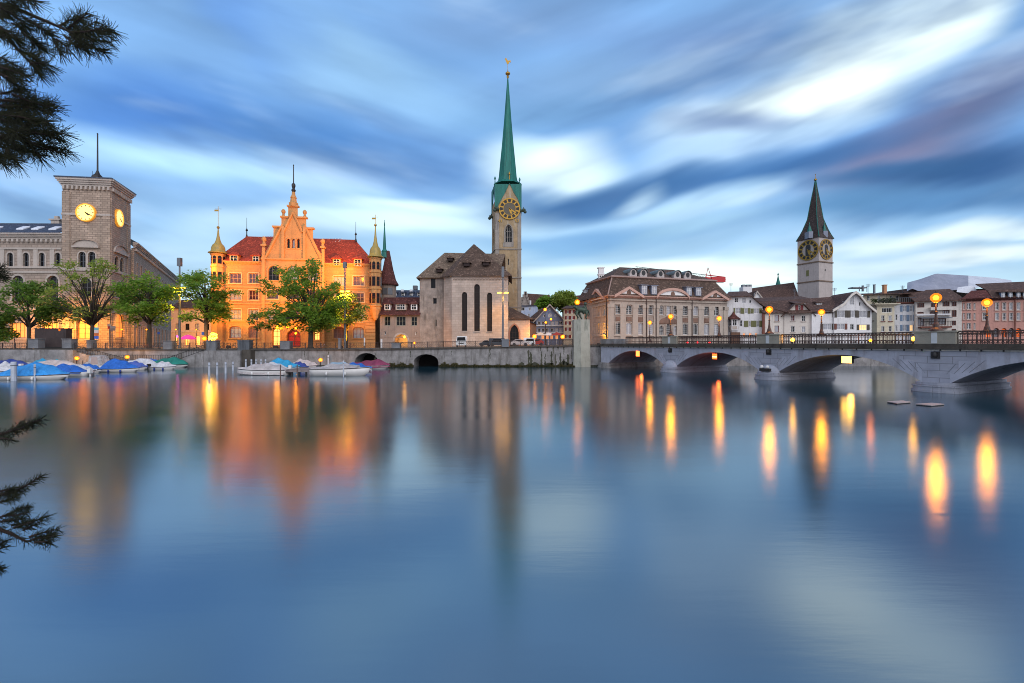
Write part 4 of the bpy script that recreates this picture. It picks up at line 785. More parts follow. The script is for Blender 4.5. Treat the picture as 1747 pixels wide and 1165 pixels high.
# ------------------------------------------------------------------ baroque guild house at the bridge head
MEI = mat('pinkish guild house stone', (.38, .315, .27), .85, 'ashlar', (.29, .235, .20), (1.6, .8), .1); MEP = mat('guild house pilaster stone', (.40, .34, .29), .8, 'wall', var=.1)
ORN = mat('reddish carved panel', (.20, .12, .09), .9, 'stone', var=.35); MFR = mat('salmon cornice paint', (.50, .31, .25), .7, 'wall', var=.08)
me = thing('guild_house', 'baroque stone guild house with mansard roof and three white pediments', 'building', (32, 98, 3.9))
F = FP(1040, 92, 1240, 99.6); FL = FP(998, 106, 1040, 92); zc = F.z(1040, 507.5)
k6 = dict(nx=4, ny=5, fw=.085, d=.22, sur=MEP, sw=.16)
ops = []
for c in (1054.7, 1073, 1092.5, 1109.5, 1169.3, 1186.3, 1205.5, 1221.5):
    d = (c - 1054) / 167 * 3.2; ops += [WO(F, c - 4.7, c + 4.7, 520 + d, 535.5 + d, 'r', **k6), WO(F, c - 4.7, c + 4.7, 549.5 + d, 570 + d * .5, 's', **k6)]
for c, y in ((1128.3, 555), (1140.5, 551.5), (1152.3, 556)): ops += [WO(F, c - 3.6, c + 3.6, 522, 537, 'r', **k6), WO(F, c - 3.9, c + 3.9, y, 571.5, 'a', **k6)]
ops[16 + 2].g = GLASS
wall(me, F, 0, F.L, .5, zc, ops, MEI); windows(me, F, ops)
opl = [WO(FL, c - 2, c + 2, 521 + (1040 - c) * .2, 537 + (1040 - c) * .12, 'r', **k6) for c in (1006, 1015.3, 1022.5, 1031)] + [WO(FL, c - 2, c + 2, 550 + (1040 - c) * .08, 570, 's', **k6) for c in (1006, 1015.3, 1022.5, 1031)]
wall(me, FL, 0, FL.L, .5, zc, opl, MEI); windows(me, FL, opl)
MB(F).box((.6, -13.5, .5), (F.L - .1, -.9, zc)).build('side_wall', MEI, me)
for f in (F, FL):
    cornice(me, f, 0, f.L, zc, .45, .8, MFR, 'eaves_cornice', 3); band(me, f, 0, f.L, zc - .55, .25, .25, MEP); band(me, f, 0, f.L, zc - 1.35, .2, .18, MEP); band(me, f, 0, f.L, F.z(1040, 571.5) - .2, .3, .15, MEP)
for px in (1041.8, 1062.5, 1083.5, 1101, 1119.5, 1158.5, 1177.6, 1195.6, 1213.5, 1230, 1237):
    u = F.u(px); w_ = .62; m = MB(F); m.box((u - w_, 0, 4.0), (u + w_, .16, zc - 1.35)); m.box((u - w_ - .15, 0, zc - 2.0), (u + w_ + .15, .24, zc - 1.35)); m.box((u - w_ - .12, 0, 4.0), (u + w_ + .12, .24, 5.2)); m.build('pilaster', MEP, me)
for px in (1000.5, 1010.5, 1036.5): u = FL.u(px); MB(FL).box((u - .5, 0, 4.0), (u + .5, .16, zc - 1.35)).build('pilaster', MEP, me)
for c in (1054.7, 1073, 1092.5, 1169.3, 1186.3, 1205.5): # carved panels between the storeys
    d = (c - 1054) / 167 * 3; o = WO(F, c - 4.8, c + 4.8, 540 + d, 548 + d); m = MB(F); z0, z1 = o.z0, o.z1; m.loft([[(o.u0, 0, z0), (o.u1, 0, z0), (o.u1, 0, z1), (o.u0, 0, z1)], [(o.u0 + .15, .12, z0 + .1), (o.u1 - .15, .12, z0 + .1), (o.u1 - .25, .12, z1 - .1), (o.u0 + .25, .12, z1 - .1)]]); m.build('carved_panel', ORN, me)
m = MB(F); u0, u1 = F.u(1121), F.u(1159.5); m.loft([[(u0, 0, F.z(1140, 553)), (u1, 0, F.z(1140, 553)), (u1 - 1, 0, F.z(1140, 544)), ((u0 + u1) / 2, 0, F.z(1140, 539)), (u0 + 1, 0, F.z(1140, 544))], [(u0 + .3, .15, F.z(1140, 552)), (u1 - .3, .15, F.z(1140, 552)), (u1 - 1.2, .15, F.z(1140, 545.5)), ((u0 + u1) / 2, .15, F.z(1140, 541)), (u0 + 1.2, .15, F.z(1140, 545.5))]])
m.build('carved_panel', ORN, me)
for px in (1036.8, 1102, 1118.3, 1179.5): f = F if px > 1040 else FL; u = f.u(px); MB(f).tube([(u, .28, 4.0), (u, .28, zc - .1)], .09, 6).build('downpipe', IRON, me)
def pediment(par, F, x0, x1, yb, yt, arch, mrim, mface):
    u0, u1 = F.u(x0), F.u(x1); c = (u0 + u1) / 2; z0, z1 = F.z((x0 + x1) / 2, yb), F.z((x0 + x1) / 2, yt); n = 12
    if arch: pr = [(c - (u1 - u0) / 2 * math.cos(math.pi * k / n) * (1), z0 + (z1 - z0) * math.sin(math.pi * k / n) ** 1.3) for k in range(n + 1)]
    else: pr = [(u0, z0), (c, z1), (u1, z0)]
    A = MB(F); A.slab([(a, .62, z - .02) for a, z in pr], (0, 0, 0)) if 0 else A.poly([(a, .62, z) for a, z in pr]); A.poly([(a, .05, z) for a, z in pr]); p = A.build('pediment', mface, par)
    Rm = MB(F)
    for (a, za), (b, zb) in zip(pr, pr[1:]): Rm.slab([(a, .95, za + .2), (b, .95, zb + .2), (b, -1.9, zb + .2), (a, -1.9, za + .2)], (0, 0, -.55))
    Rm.build('pediment_cornice', mrim, p)
    zc_ = z0 + (z1 - z0) * .38; Mm = MB(F); Mm.mesh([(c + .5 * math.cos(2 * math.pi * k / 12), .66, zc_ + .6 * math.sin(2 * math.pi * k / 12)) for k in range(12)], [list(range(12))]); Mm.build('oculus', ORN, p)
pediment(me, F, 1045, 1095, 506, 491, False, MFR, WHITE); pediment(me, F, 1117, 1172, 508, 493.5, True, MFR, WHITE); pediment(me, F, 1193.5, 1239, 511, 497.5, False, MFR, WHITE); pediment(me, FL, 1010, 1036, 511, 494, False, MFR, WHITE)
up = thing('facade_uplight', 'small ground uplight washing the left corner of the guild house in yellow', 'floodlight', tuple(FL(FL.L - 1.6, 1.7, 3.95))); m = MB(FL); m.box((FL.L - 1.9, 1.5, 3.9), (FL.L - 1.3, 1.9, 4.3)); m.build('housing', DARK, up); spot('uplight', FL(FL.L - 1.6, 1.7, 4.5), FL(FL.L - 2.4, 0, 8.5), (1, .42, .02), 1500, 130, 1, .2, up)
zb1 = zc + .45; zk = F.z(1130, 475.5); zk = zb1 + 4.5; kn = lambda u, o, z: (u, o, z)
b0, b1, b2, b3 = (-.8, .8), (F.L + .6, .8), (F.L + .6, -14.5), (-.8, -14.5)
def quad_ring(ins, z, extra=0): return [(-.8 + ins, .8 - ins, z), (F.L + .6 - ins - extra, .8 - ins, z), (F.L + .6 - ins - extra, -14.9 + ins, z), (-.8 + ins, -14.9 + ins, z)]
zr0 = zb1; zr1 = F.z(1058, 473) ; zr1 = CAMH + (HZ - 473.5) / FPX * 94.0; zr2 = CAMH + (HZ - 458) / FPX * 102.5
q = MB(F); q.loft([quad_ring(0, zr0), quad_ring(1.9, zr1, .9)], cap=False); q.build('mansard_roof', OLDT, me)
q = MB(F); a_, b_, c_, d_ = quad_ring(1.9, zr1 + .3, .9); e_, f_ = (6.2, -7.2, zr2), (F.L - 8.5, -7.2, zr2); q.slab([a_, b_, f_, e_]); q.slab([b_, c_, f_]); q.slab([c_, d_, e_, f_]); q.slab([d_, a_, e_]); q.build('upper_roof', OLDT, me)
q = MB(F); q.loft([quad_ring(1.85, zr1 - .1, .9), quad_ring(1.55, zr1 + .05, .8), quad_ring(1.6, zr1 + .3, .85), quad_ring(2.3, zr1 + .5, 1.1)], cap=False); q.build('roof_band', mat('dull pink band', (.30, .21, .185), .8), me)
q = MB(F); q.tube([(-.8, .8, zr0), (1.1, -1.1, zr1)], .14, 5); q.build('hip_ridge', MAT['dull pink band'], me)
MLD = mat('lead dormer', (.16, .18, .24), .5, var=.2)
for x0, x1, y0, y1 in ((1090.5, 1100.5, 487, 503), (1107.5, 1117, 488, 503), (1166.5, 1176, 490.5, 505), (1182.5, 1192, 491, 505.5)): dormer(me, F, x0, x1, y0, y1, MLD, MLD, .85, -2.6, hip=False, gl=GLASSW, arch='s', shed=.3, over=.2)
dormer(me, FL, 1001, 1007.5, 494, 507, MLD, MLD, .85, -2.6, hip=False, gl=GLASSW, shed=.3, over=.2)
for px in (1085, 1102.5, 1132, 1161, 1178.5):                       # round bull's-eye dormers on the upper slope
    u = F.u(px); z = zr1 + 1.15; oo = -1.0; r = .74; m = MB(F); n = 14
    ring = [(u + r * math.cos(2 * math.pi * k / n), oo, z + r * math.sin(2 * math.pi * k / n)) for k in range(n)]
    m.loft([ring, [(a, oo - 3.2, b) for a, _, b in ring]]); m.box((u - r * 1.15, oo - .6, z - r * 1.6), (u + r * 1.15, oo - .01, z)); d = m.build('dormer', mat('pale dormer stone', (.42, .38, .37), .7), me)
    g_ = MB(F); g_.mesh([(u + r * .62 * math.cos(2 * math.pi * k / n), oo + .02, z + r * .75 * math.sin(2 * math.pi * k / n)) for k in range(n)], [list(range(n))]); g_.build('pane', mat('dark opening', (.01, .01, .012), .4), d)
    h_m = MB(F); A = [(u + r * 1.25 * math.cos(math.pi * k / 8), z + .1 + r * 1.15 * math.sin(math.pi * k / 8)) for k in range(9)]
    for (a, za), (b, zb) in zip(A, A[1:]): h_m.slab([(a, oo + .25, za), (b, oo + .25, zb), (b, oo - 3.3, zb), (a, oo - 3.3, za)], (0, 0, -.1))
    h_m.build('dormer_roof', mat('pale green lead', (.13, .16, .165), .5), d)
for x0, x1, y0, y1, Y in ((1021.5, 1030.5, 455.5, 480, 101), (1048.5, 1056.5, 458.5, 470, 102)):
    m = MB(); a, b, z0, z1 = XP(x0, Y), XP(x1, Y), ZP(y1, Y) - 1, ZP(y0, Y); m.box((a, Y, z0), (b, Y + 1.1, z1 - .2)); m.box((a - .15, Y - .15, z1 - .2), (b + .15, Y + 1.25, z1)); m.box((a - .12, Y - .12, (z0 + z1) / 2 + .4), (b + .12, Y + 1.22, (z0 + z1) / 2 + .65)); ch = m.build('chimney', WHT, me)
    m = MB(); 
    for t in (.3, .7): m.mesh([(a + (b - a) * t + .17 * math.cos(2 * math.pi * k / 10), Y - .01, z0 + (z1 - z0) * .5 + .2 * math.sin(2 * math.pi * k / 10)) for k in range(10)], [list(range(10))])
    m.build('smoke_hole', DARK, ch)
cn = thing('construction_crane', 'red lattice crane jib showing above the guild house roof', 'crane', (44, 150, 3.9)); CRED = mat('crane red', (.45, .02, .025), .5, var=.1)
pa, pb = P3(1085, 459, 150), P3(1238, 477, 150); m = MB(); n = 26
for o_ in ((0, 0, 0), (0, 1, 0), (0, .5, .9)): m.tube([tuple(pa + Vector(o_)), tuple(pa + (pb - pa) * .78 + Vector(o_))], .09, 4)
for k in range(n):
    a = pa + (pb - pa) * .78 * k / n; b = pa + (pb - pa) * .78 * (k + 1) / n; m.tube([tuple(a), tuple((a + b) / 2 + Vector((0, .5, .9))), tuple(b)], .05, 4)
m.build('jib', GREYM, cn)
m = MB(); a = pa + (pb - pa) * .78
for o_ in ((0, 0, 0), (0, 1, 0), (0, .5, .9)): m.tube([tuple(a + Vector(o_)), tuple(pb + Vector(o_))], .16, 4)
m.tube([tuple(a), tuple(a + Vector((.9, .5, 3.3))), tuple(a + Vector((2, .5, 0)))], .16, 4); c = pb - Vector((2.5, 0, .2)); m.box((c.x - 2.3, c.y - .4, c.z - .6), (c.x + 2.3, c.y + 1.4, c.z + 1.1)); m.build('counter_jib', CRED, cn)
m = MB(); m.tube([(a.x + .5, a.y + .5, 3.9), (a.x + .5, a.y + .5, a.z)], .7, 4); m.box((a.x - .3, a.y - .2, a.z - 2), (a.x + 1.6, a.y + 1.2, a.z)); m.build('mast', CRED, cn)
# ------------------------------------------------------------------ right bank houses
def roofp(F, ye, yr, depth, over=.5, uL=0, uR=0, hip=0): # plain pitched roof seen from the eaves
    z0, zr = F.z(F.px0, ye), CAMH + (HZ - yr) / FPX * (F.Y(F.px0) + depth)
    return [[(-over + uL, over, z0), (F.L + over + uR, over, z0), (F.L + over - hip + uR, -depth, zr), (-over + hip + uL, -depth, zr)], [(-over + hip + uL, -depth, zr), (F.L + over - hip + uR, -depth, zr), (F.L + over + uR, -2 * depth, z0), (-over + uL, -2 * depth, z0)]]
def FPm(a, ya, b, yb): f = FP(a, ya, b, yb); f.px0 = (a + b) / 2; return f
fwn = dict(d=.14, fw=.075)
# white house with olive shutters and the ogee-roofed oriel
F = FPm(1240, 100.5, 1301, 98.5)
ops = [WO(F, 1253, 1259.5, 508, 516, 'r', 2, 2, **fwn), WO(F, 1266, 1272.5, 508, 517, 'r', 2, 2, **fwn), WO(F, 1278, 1282, 511.5, 517, 'r', 1, 1, **fwn),
       WO(F, 1254.5, 1263, 525, 535, 'r', 3, 2, g=GLASSW, **fwn), WO(F, 1270, 1276, 525.5, 535, 'r', 2, 2, g=GLASSW, **fwn), WO(F, 1286, 1295, 526, 534.5, 'r', 4, 1, g=GLASSW, **fwn),
       WO(F, 1261.5, 1266.5, 546, 557, 'r', 2, 2, **fwn), WO(F, 1277, 1281, 547, 557.5, 'r', 1, 2, **fwn), WO(F, 1290.5, 1295, 547, 557.5, 'r', 2, 2, **fwn)] + [WO(F, x, x + 5, 568, 574, 'r', 2, 1, g=LITD, **fwn) for x in (1267, 1277.5, 1287.5)]
for i, s in ((3, .35), (4, .5), (5, .55), (7, .9), (8, .6)): ops[i].shut = (SHG, s)
zt = F.z(1260, 506); zR = F.z(1300, 523)
wh = house('white_house', 'white house with olive shutters and a small red roofed oriel by the guild house', F, [(0, zt), (F.u(1281), zt), (F.u(1290), F.z(1290, 514)), (F.L, zR)], WHT, BROWN, ops, [], 9)
q = MB(F); q.slab([(-.5, .7, zt + .1), (F.u(1282), .7, zt + .1), (F.u(1282), -5, F.z(1260, 493)), (1.2, -5, F.z(1260, 493))]); q.slab([(F.u(1281), .7, zt + .1), (F.u(1290), .7, F.z(1290, 513.5) + .1), (F.u(1290), -6, F.z(1290, 513.5) + .1), (F.u(1281), -6, F.z(1260, 495))]); q.slab([(F.u(1290), .7, F.z(1290, 513.5) + .1), (F.L + .6, .7, zR - .1), (F.L + .6, -6, zR - .1), (F.u(1290), -6, F.z(1290, 513.5) + .1)]); q.build('roof', BROWN, wh)
u0, u1 = F.u(1243), F.u(1259.5); c = (u0 + u1) / 2; z0, z1 = F.z(1250, 563), F.z(1250, 545); m = MB(F); pl = lambda k, e=0: [(c - (c - u0 + e) * k, 0, 0), (c - (c - u0 + e) * .6 * k, (1.5 + e) * k, 0), (c + (u1 - c + e) * .6 * k, (1.5 + e) * k, 0), (c + (u1 - c + e) * k, 0, 0)]
ring = lambda k, z, e=0: [(a, b, z) for a, b, _ in pl(k, e)]
m.loft([ring(.4, z0 - 1.2), ring(1, z0), ring(1, z1)]); orl = m.build('oriel', WHT, wh); m = MB(F); m.loft([ring(1, z1, .5), ring(1, z1 + .15, .5), ring(.62, z1 + .75, .2), ring(.3, z1 + 1.25), ring(.06, z1 + 1.75)]); m.build('oriel_roof', DRED, orl)
P4 = pl(1)
for (a, b) in zip(P4, P4[1:]):
    pa, pb = F(a[0], a[1], 0).xy, F(b[0], b[1], 0).xy; f = Fac(pa, pb); o = Op(f.L * .2, f.L * .8, z0 + 1.0, z1 - .15, 'r', 2, 2); windows_flat(orl, f, o, GLASS, WHITE); MB(f).box((f.L * .12, 0.003, z0 + .15), (f.L * .88, .06, z0 + .8)).build('carved_panel', TRIM, orl)
m = MB(F); m.box((F.u(1246), .0, 3), (F.u(1261), 1.2, F.z(1250, 567))); m.build('porch', mat('timber porch', (.13, .07, .045), .8, 'stone'), wh)
F = FPm(1282, 112, 1305, 112); F.px0 = 1293
gable_house('attic_gable_house', 'small white gable with two dark windows rising between the roofs', F, 515, 1291, 497, WHT, BROWN, [WO(F, 1287, 1290, 500, 506, 'r', 1, 1, **fwn), WO(F, 1291, 1295, 508, 516, 'r', 1, 1, **fwn)], 8, .3)
ch_ = thing('rooftop_chimney', 'pale plastered chimney block on the roofs beside the church nave', 'chimney', (XP(1277, 116), 116, 10)); m = MB(); m.box((XP(1268, 116), 116, 10), (XP(1283, 116), 118, ZP(489, 116))); m.build('stack', WHT, ch_); m = MB()
for px in (1270, 1277, 1281): m.box((XP(px, 116) - .3, 116.3, ZP(489, 116)), (XP(px, 116) + .4, 117.2, ZP(485, 116)))
m.build('chimney_pot', GREYM, ch_)
# parish church with the big clock dials
PLA = mat('grey plaster', (.40, .35, .33), .9, 'wall', var=.12); sp = thing('parish_church', 'plastered church tower with two giant gold dials and dark pointed roof', 'church', (XP(1390, 165), 165, 8)); YS = 158.0
FA = FP(1360.5, YS + 6.9, 1397, YS); FBx = FP(1397, YS, 1420.5, YS + 3); zt = FA.z(1396, 404.5)
for f in (FA, FBx):
    wall(sp, f, 0, f.L, 3, zt, [], PLA, 'tower_wall')
    for py in (447, 479.5): band(sp, f, -.15, f.L + .15, FA.z(1390, py) - .2, .4, .25, mat('brown string stone', (.16, .11, .08), .9))
MB(FA).box((.3, -7.2, 3), (FA.L - .6, -.6, zt)).build('tower_core', PLA, sp)
m = MB(FA); m.box((FA.u(1375.5), .0, FA.z(1378, 471)), (FA.u(1380), .06, FA.z(1378, 461))); m.build('window', SHG, sp); m = MB(FBx); m.box((FBx.u(1407), 0, FBx.z(1407, 462)), (FBx.u(1408.5), .06, FBx.z(1407, 459))); m.build('window', DARK, sp)
PDIAL = mat('grey clock dial', (.30, .27, .25), .8, var=.1)
for f, px, py in ((FA, 1379, 427), (FBx, 1409, 425.5)):
    m = MB(f); o = Op(f.u(px) - .9, f.u(px) + .9, f.z(px, 438), f.z(px, 417), 'a'); clock(sp, f, px, py, 3.45, PDIAL, GOLD, GOLD, 26.5, 20.5, ring=GOLD, o=.15); m.poly([(o.u0, .17, o.z0), (o.u1, .17, o.z0)] + [(a, .17, z) for a, z in o.arc()[::-1]]); m.build('belfry_opening', DARK, sp)
DK = mat('dark roof shingle', (.05, .034, .03), .8, 'tiles', (.02, .015, .014), (.5, .4), .25)
cs = FA(FA.L, 0, 0); c4 = [FA(-.35, .3, zt), FA(FA.L + .3, .35, zt), FBx(FBx.L + .35, .3, zt), FA(-.35, -FBx.L - .3, zt)]; ctr = Vector((XP(1391.2, YS + 5), YS + 5, 0)); hz = lambda y: ZP(y, YS + 5)
rings = [[tuple(p) for p in c4]]
for k, y in ((.84, 402), (.68, 393), (.42, 374), (.27, 348), (.11, 323), (.03, 309)): rings.append([(ctr.x + (p.x - ctr.x) * k, ctr.y + (p.y - ctr.y) * k, hz(y)) for p in c4])
MB().loft(rings).build('spire_roof', DK, sp); 
for i in (0, 1, 2): m = MB(); m.tube([(r_[i][0], r_[i][1], r_[i][2] + .06) for r_ in rings], .13, 5); m.build('hip_flashing', COPPER, sp)
MB().lathe([(.15, hz(310)), (.12, hz(308.5)), (.5, hz(307.5)), (.5, hz(305.5)), (.08, hz(304.5)), (.06, hz(298)), (.2, hz(297))], (ctr.x, ctr.y, 0), 8).build('spire_ball', GOLD, sp)
for px, py in ((1381, 396), (1406, 395)):
    c = P3(px, py, YS + 2.2); m = MB(); m.lathe([(.8, 0), (.5, 1.3), (.12, 2.6), (.2, 2.8), (.03, 3.6)], tuple(c), 4, R(45)); d = m.build('dormer_spirelet', COPPER, sp); MB().box((c.x - .75, c.y - .8, c.z - 2.2), (c.x + .75, c.y + 1.5, c.z + .1)).build('dormer', MLD, d)
F = FPm(1283, 168, 1364, 163); F.px0 = 1323; q = MB(F); q.slab([(0, .5, F.z(1323, 512)), (F.L, .5, F.z(1323, 512)), (F.L, -8, F.z(1360, 477)), (0, -8, F.z(1283, 488))]); q.build('nave_roof', BROWN, sp); MB(F).box((0, -9, 3), (F.L, 0, F.z(1323, 513))).build('nave_wall', PLA, sp)
ft = thing('distant_spirelet', 'thin green spirelet with a ball far behind the nave roof', 'spire', (XP(1327.5, 190), 190, 3.9)); MB().lathe([(1.3, 3.9), (1.2, ZP(490, 190)), (.5, ZP(478, 190)), (.1, ZP(470, 190)), (.35, ZP(469, 190)), (.04, ZP(465, 190))], (XP(1327.5, 190), 190, 0), 8).build('spire', COPPER, ft)
# cream house with red shutters
F = FPm(1338, 97.2, 1385, 95.8); shr = dict(d=.14, fw=.07)
ops = [WO(F, 1349.5, 1356, 537.5, 547.5, 'r', 2, 2, g=mat('dark red blind', (.12, .015, .015), .6), sill=TRIM, **shr), WO(F, 1367.5, 1374, 538, 548, 'r', 2, 2, sill=TRIM, **shr), WO(F, 1349.5, 1356, 556, 566.5, 'r', 2, 2, sill=TRIM, **shr), WO(F, 1367.5, 1374, 556.5, 567, 'r', 2, 2, g=MAT['dark red blind'], sill=TRIM, **shr), WO(F, 1362, 1365.3, 520.5, 529, 'r', 1, 2, shut=(SHR, .55), **shr)]
WHC = mat('warm white render', (.60, .55, .50), .85, 'wall', var=.08)
zE, zA = F.z(1362, 535), F.z(1362, 518.5); ua, ub = F.u(1356), F.u(1370); sl = [(-.5, zE - .5), (ua, zA), (ub, zA), (F.L + .5, zE - .3)]
rh = house('red_shutter_house', 'warm white gabled house with dark red shutters behind the bridge lamp', F, [(0, zE), (ua, zA - .1), (ub, zA - .1), (F.L, zE)], WHC, BROWN, ops, [[(-.6, .6, zE - .5), (ua, .6, zA + .1), (ua, -8, zA + .1), (-.6, -8, zE - .5)], [(ua, .6, zA + .1), (ub, .6, zA + .1), (ub, -8, zA + 1.6), (ua, -8, zA + 1.6)], [(ub, .6, zA + .1), (F.L + .6, .6, zE - .5), (F.L + .6, -8, zE - .5), (ub, -8, zA + .1)]], 8)
F = FPm(1302, 97.8, 1338, 97.4); ops = [WO(F, 1321.5, 1329, y, y + 11, 'r', 1, 1, g=MAT['dark red blind'], fm=SHR, sill=TRIM, **shr) for y in (537, 555.5)]
wall(rh, F, 0, F.L, .5, F.z(1320, 533), ops, WHC); windows(rh, F, ops); q = MB(F); q.slab([(-.3, .6, F.z(1320, 533)), (F.L + .3, .6, F.z(1320, 533)), (F.L + .3, -5.5, F.z(1320, 511)), (-.3, -5.5, F.z(1320, 511))]); q.slab([(-.3, -5.5, F.z(1320, 511)), (F.L + 9, -5.5, F.z(1320, 507)), (F.L + 9, -11, F.z(1320, 497)), (-.3, -11, F.z(1320, 500))]); q.build('roof', BROWN, rh); core(rh, F, F.z(1320, 534), 9, WHC)
MB(F).box((-.25, .0, .5), (.25, .25, F.z(1320, 533))).build('downpipe', SHN, rh)
# big white half-gabled house
F = FPm(1423, 94.5, 1487, 94.0)
O = lambda a, b, y0, y1, nx, sh=None, **k: WO(F, a, b, y0, y1, k.pop('arch', 'r'), nx, k.pop('ny', 2), d=.14, fw=.07, shut=sh, **k)
ops = [O(1449.5, 1457.5, 503, 520, 2, arch='a', ny=3), O(1438.5, 1442, 514, 521, 1), O(1465.5, 1469, 515, 522, 1), O(1428, 1441.5, 529.5, 541.5, 4, (SHK, .5), g=GLASSW), O(1451, 1458.5, 529.5, 541.5, 3, (SHK, .65), g=GLASSW), O(1465.5, 1479.5, 530, 541.5, 4, (SHK, .55), g=GLASSW), O(1427.5, 1441, 552, 562, 4, (SHN, .5), g=GLASSW), O(1450.5, 1457, 552.5, 562.5, 2, ny=2), O(1466, 1479, 553.5, 563, 3, (SHK, .5), g=GLASSW)]
za, zl, zr = F.z(1457, 498.5), F.z(1425, 527), F.z(1487, 529); um = F.u(1457)
top = [(0, zl), (F.u(1436), F.z(1436, 519)), (F.u(1450), F.z(1450, 503)), (um, za), (F.u(1464), F.z(1464, 503.5)), (F.u(1476), F.z(1476, 519)), (F.L, zr)]
def sweep(F, top, o0, o1, dz=.12):
    return [[(a, o0, za + dz), (b, o0, zb + dz), (b, o1, zb + dz), (a, o1, za + dz)] for (a, za), (b, zb) in zip(top, top[1:])]
tp = [(-.6, zl - .35)] + top[1:-1] + [(F.L + .6, zr - .4)]
hh = house('gabled_white_house', 'big white house with swept brown gable roof and dark brown shutters', F, top, WHT, BROWN, ops, sweep(F, tp, .7, -7), 9)
b = MB(F)
for (a, za_), (c, zc_) in zip(tp, tp[1:]): b.slab([(a, .72, za_ + .2), (c, .72, zc_ + .2), (c, .45, zc_ + .2), (a, .45, za_ + .2)], (0, 0, -.5))
b.build('barge_board', WHC, hh)
F2 = FPm(1385, 95.4, 1423, 94.8); ops = [WO(F2, 1404.5, 1419, 552, 562.5, 'r', 4, 2, shut=(SHK, .55), d=.14, fw=.07, g=GLASSW), WO(F2, 1420, 1422.6, 529.5, 541, 'r', 1, 1, d=.1, g=SHK, fm=SHK)]
wall(hh, F2, 0, F2.L, .5, F2.z(1404, 535), ops, WHT); windows(hh, F2, ops); core(hh, F2, F2.z(1404, 536), 9, WHT)
q = MB(F2); zz = F2.z(1404, 535.5); q.slab([(-4, .5, zz + .15), (F2.L + .2, .5, zz + .9), (F2.L + 4.6, -6, F.z(1457, 499) - .1), (-10, -6, F2.z(1385, 511))]); q.build('roof', BROWN, hh)
for x0, x1, y0, y1 in ((1379, 1384.5, 514, 523), (1405, 1414, 514, 521)): dormer(hh, F2, x0, x1, y0, y1, WHT, BROWN, -2.6, -5, hip=False, gl=GLASSW, shed=.5)
# cream house with roof terrace
F = FPm(1496, 97, 1526, 96.2); CR2 = CREAM
ops = [WO(F, 1504.5, 1522, 525, 533, 'r', 6, 1, **fwn)] + [WO(F, a, a + 5.5, y, y + 10, 'r', 2, 2, sill=SHN, **fwn) for a in (1503.5, 1516) for y in (537.8, 556)]
tz = F.z(1510, 522); th2 = house('terrace_house', 'cream house with planted roof terrace and brown window boxes', F, tz, CR2, BROWN, ops, [], 6)
F3 = FPm(1484, 100.5, 1496, 97); op3 = [WO(F3, 1485.5, 1491, 538, 547, 'r', 1, 2, sill=SHN, **fwn), WO(F3, 1485, 1491, 556, 567, 'r', 1, 2, g=SHN, **fwn)]; wall(th2, F3, 0, F3.L, .5, tz, op3, CR2); windows(th2, F3, op3)
for f in (F, F3): cornice(th2, f, 0, f.L, tz, .5, .8, CR2, 'terrace_cornice'); 
r_ = MB(F); 
for k in range(16): u = F.L * k / 15; r_.tube([(u, .5, tz + .5), (u, .5, tz + 1.5)], .03, 4)
for z in (.95, 1.5): r_.tube([(0, .5, tz + z), (F.L, .5, tz + z)], .035, 4)
r_.build('terrace_railing', DARK, th2)
F4 = FPm(1474, 103.5, 1538, 101); op4 = [WO(F4, a, a + 5, 504.5, 513, 'r', 2, 2, **fwn) for a in (1479, 1497, 1518.5, 1528)]
z4 = F4.z(1505, 501.5); wall(th2, F4, 0, F4.L, .5, z4, op4, CR2, 'attic_wall'); windows(th2, F4, op4); q = MB(F4); q.slab([(-.5, 1.0, z4), (F4.L + .5, 1.0, z4), (F4.L - 1, -5, F4.z(1505, 496)), (0, -5, F4.z(1505, 496))]); q.build('roof', BROWN, th2)
core(th2, F4, z4 - .2, 6, CR2)
LEAF1 = mat('terrace leaves', (.03, .05, .015), .7, 'leaf', (.06, .09, .02))
def shrub(name, label, c, r, n, m, seed, cat='plant', sz=.22, fl=1., group=None, trunk=None):
    rnd = random.Random(seed); t = thing(name, label, cat, c, group); q = MB()
    for i in range(n):
        d = Vector((rnd.gauss(0, 1), rnd.gauss(0, 1), rnd.gauss(0, 1))).normalized() * (rnd.random() ** .4); p = Vector((c[0] + d.x * r, c[1] + d.y * r, c[2] + r * fl * (1 + d.z)))
        a = Vector((rnd.gauss(0, 1), rnd.gauss(0, 1), rnd.gauss(0, 1))).normalized(); b = a.orthogonal().normalized(); s = sz * (.6 + rnd.random() * .8); q.mesh([tuple(p - a * s), tuple(p + b * s * .5), tuple(p + a * s), tuple(p - b * s * .5)], [(0, 1, 2, 3)])
    q.build('foliage', m, t); w_ = MB(); w_.tube([c, (c[0], c[1], c[2] + r * fl)], [.06, .02], 4); w_.build('stem', BARK, t); return t
for i, (px, lb) in enumerate(((1491, 'leftmost'), (1499.5, 'second from left'), (1508, 'third from left'), (1516, 'fourth from left'), (1523, 'rightmost'))): u = F.u(px); p = F(u, -.1, tz + .5); shrub('potted_shrub', 'dark potted shrub on the cream house terrace, ' + lb + ' of five', tuple(p), .62, 90, LEAF1, i, group='shrubs along the roof terrace')
m = MB(); pp = lambda x, y: P3(x, y, 100)
m.tube([tuple(pp(1466, 497)), tuple(pp(1466, 489))], .1, 5); m.tube([tuple(pp(1472, 497)), tuple(pp(1472, 487))], .25, 6); m.box(tuple(pp(1455, 491.5)), tuple(pp(1479, 489.5) + Vector((0, 1.5, 0)))); m.tube([tuple(pp(1479, 498)), tuple(pp(1479, 488))], .07, 4)
tg = thing('roof_awning', 'flat grey awning on posts above the brown roofs', 'awning', tuple(pp(1466, 498))); m.build('canopy', GREYM, tg)
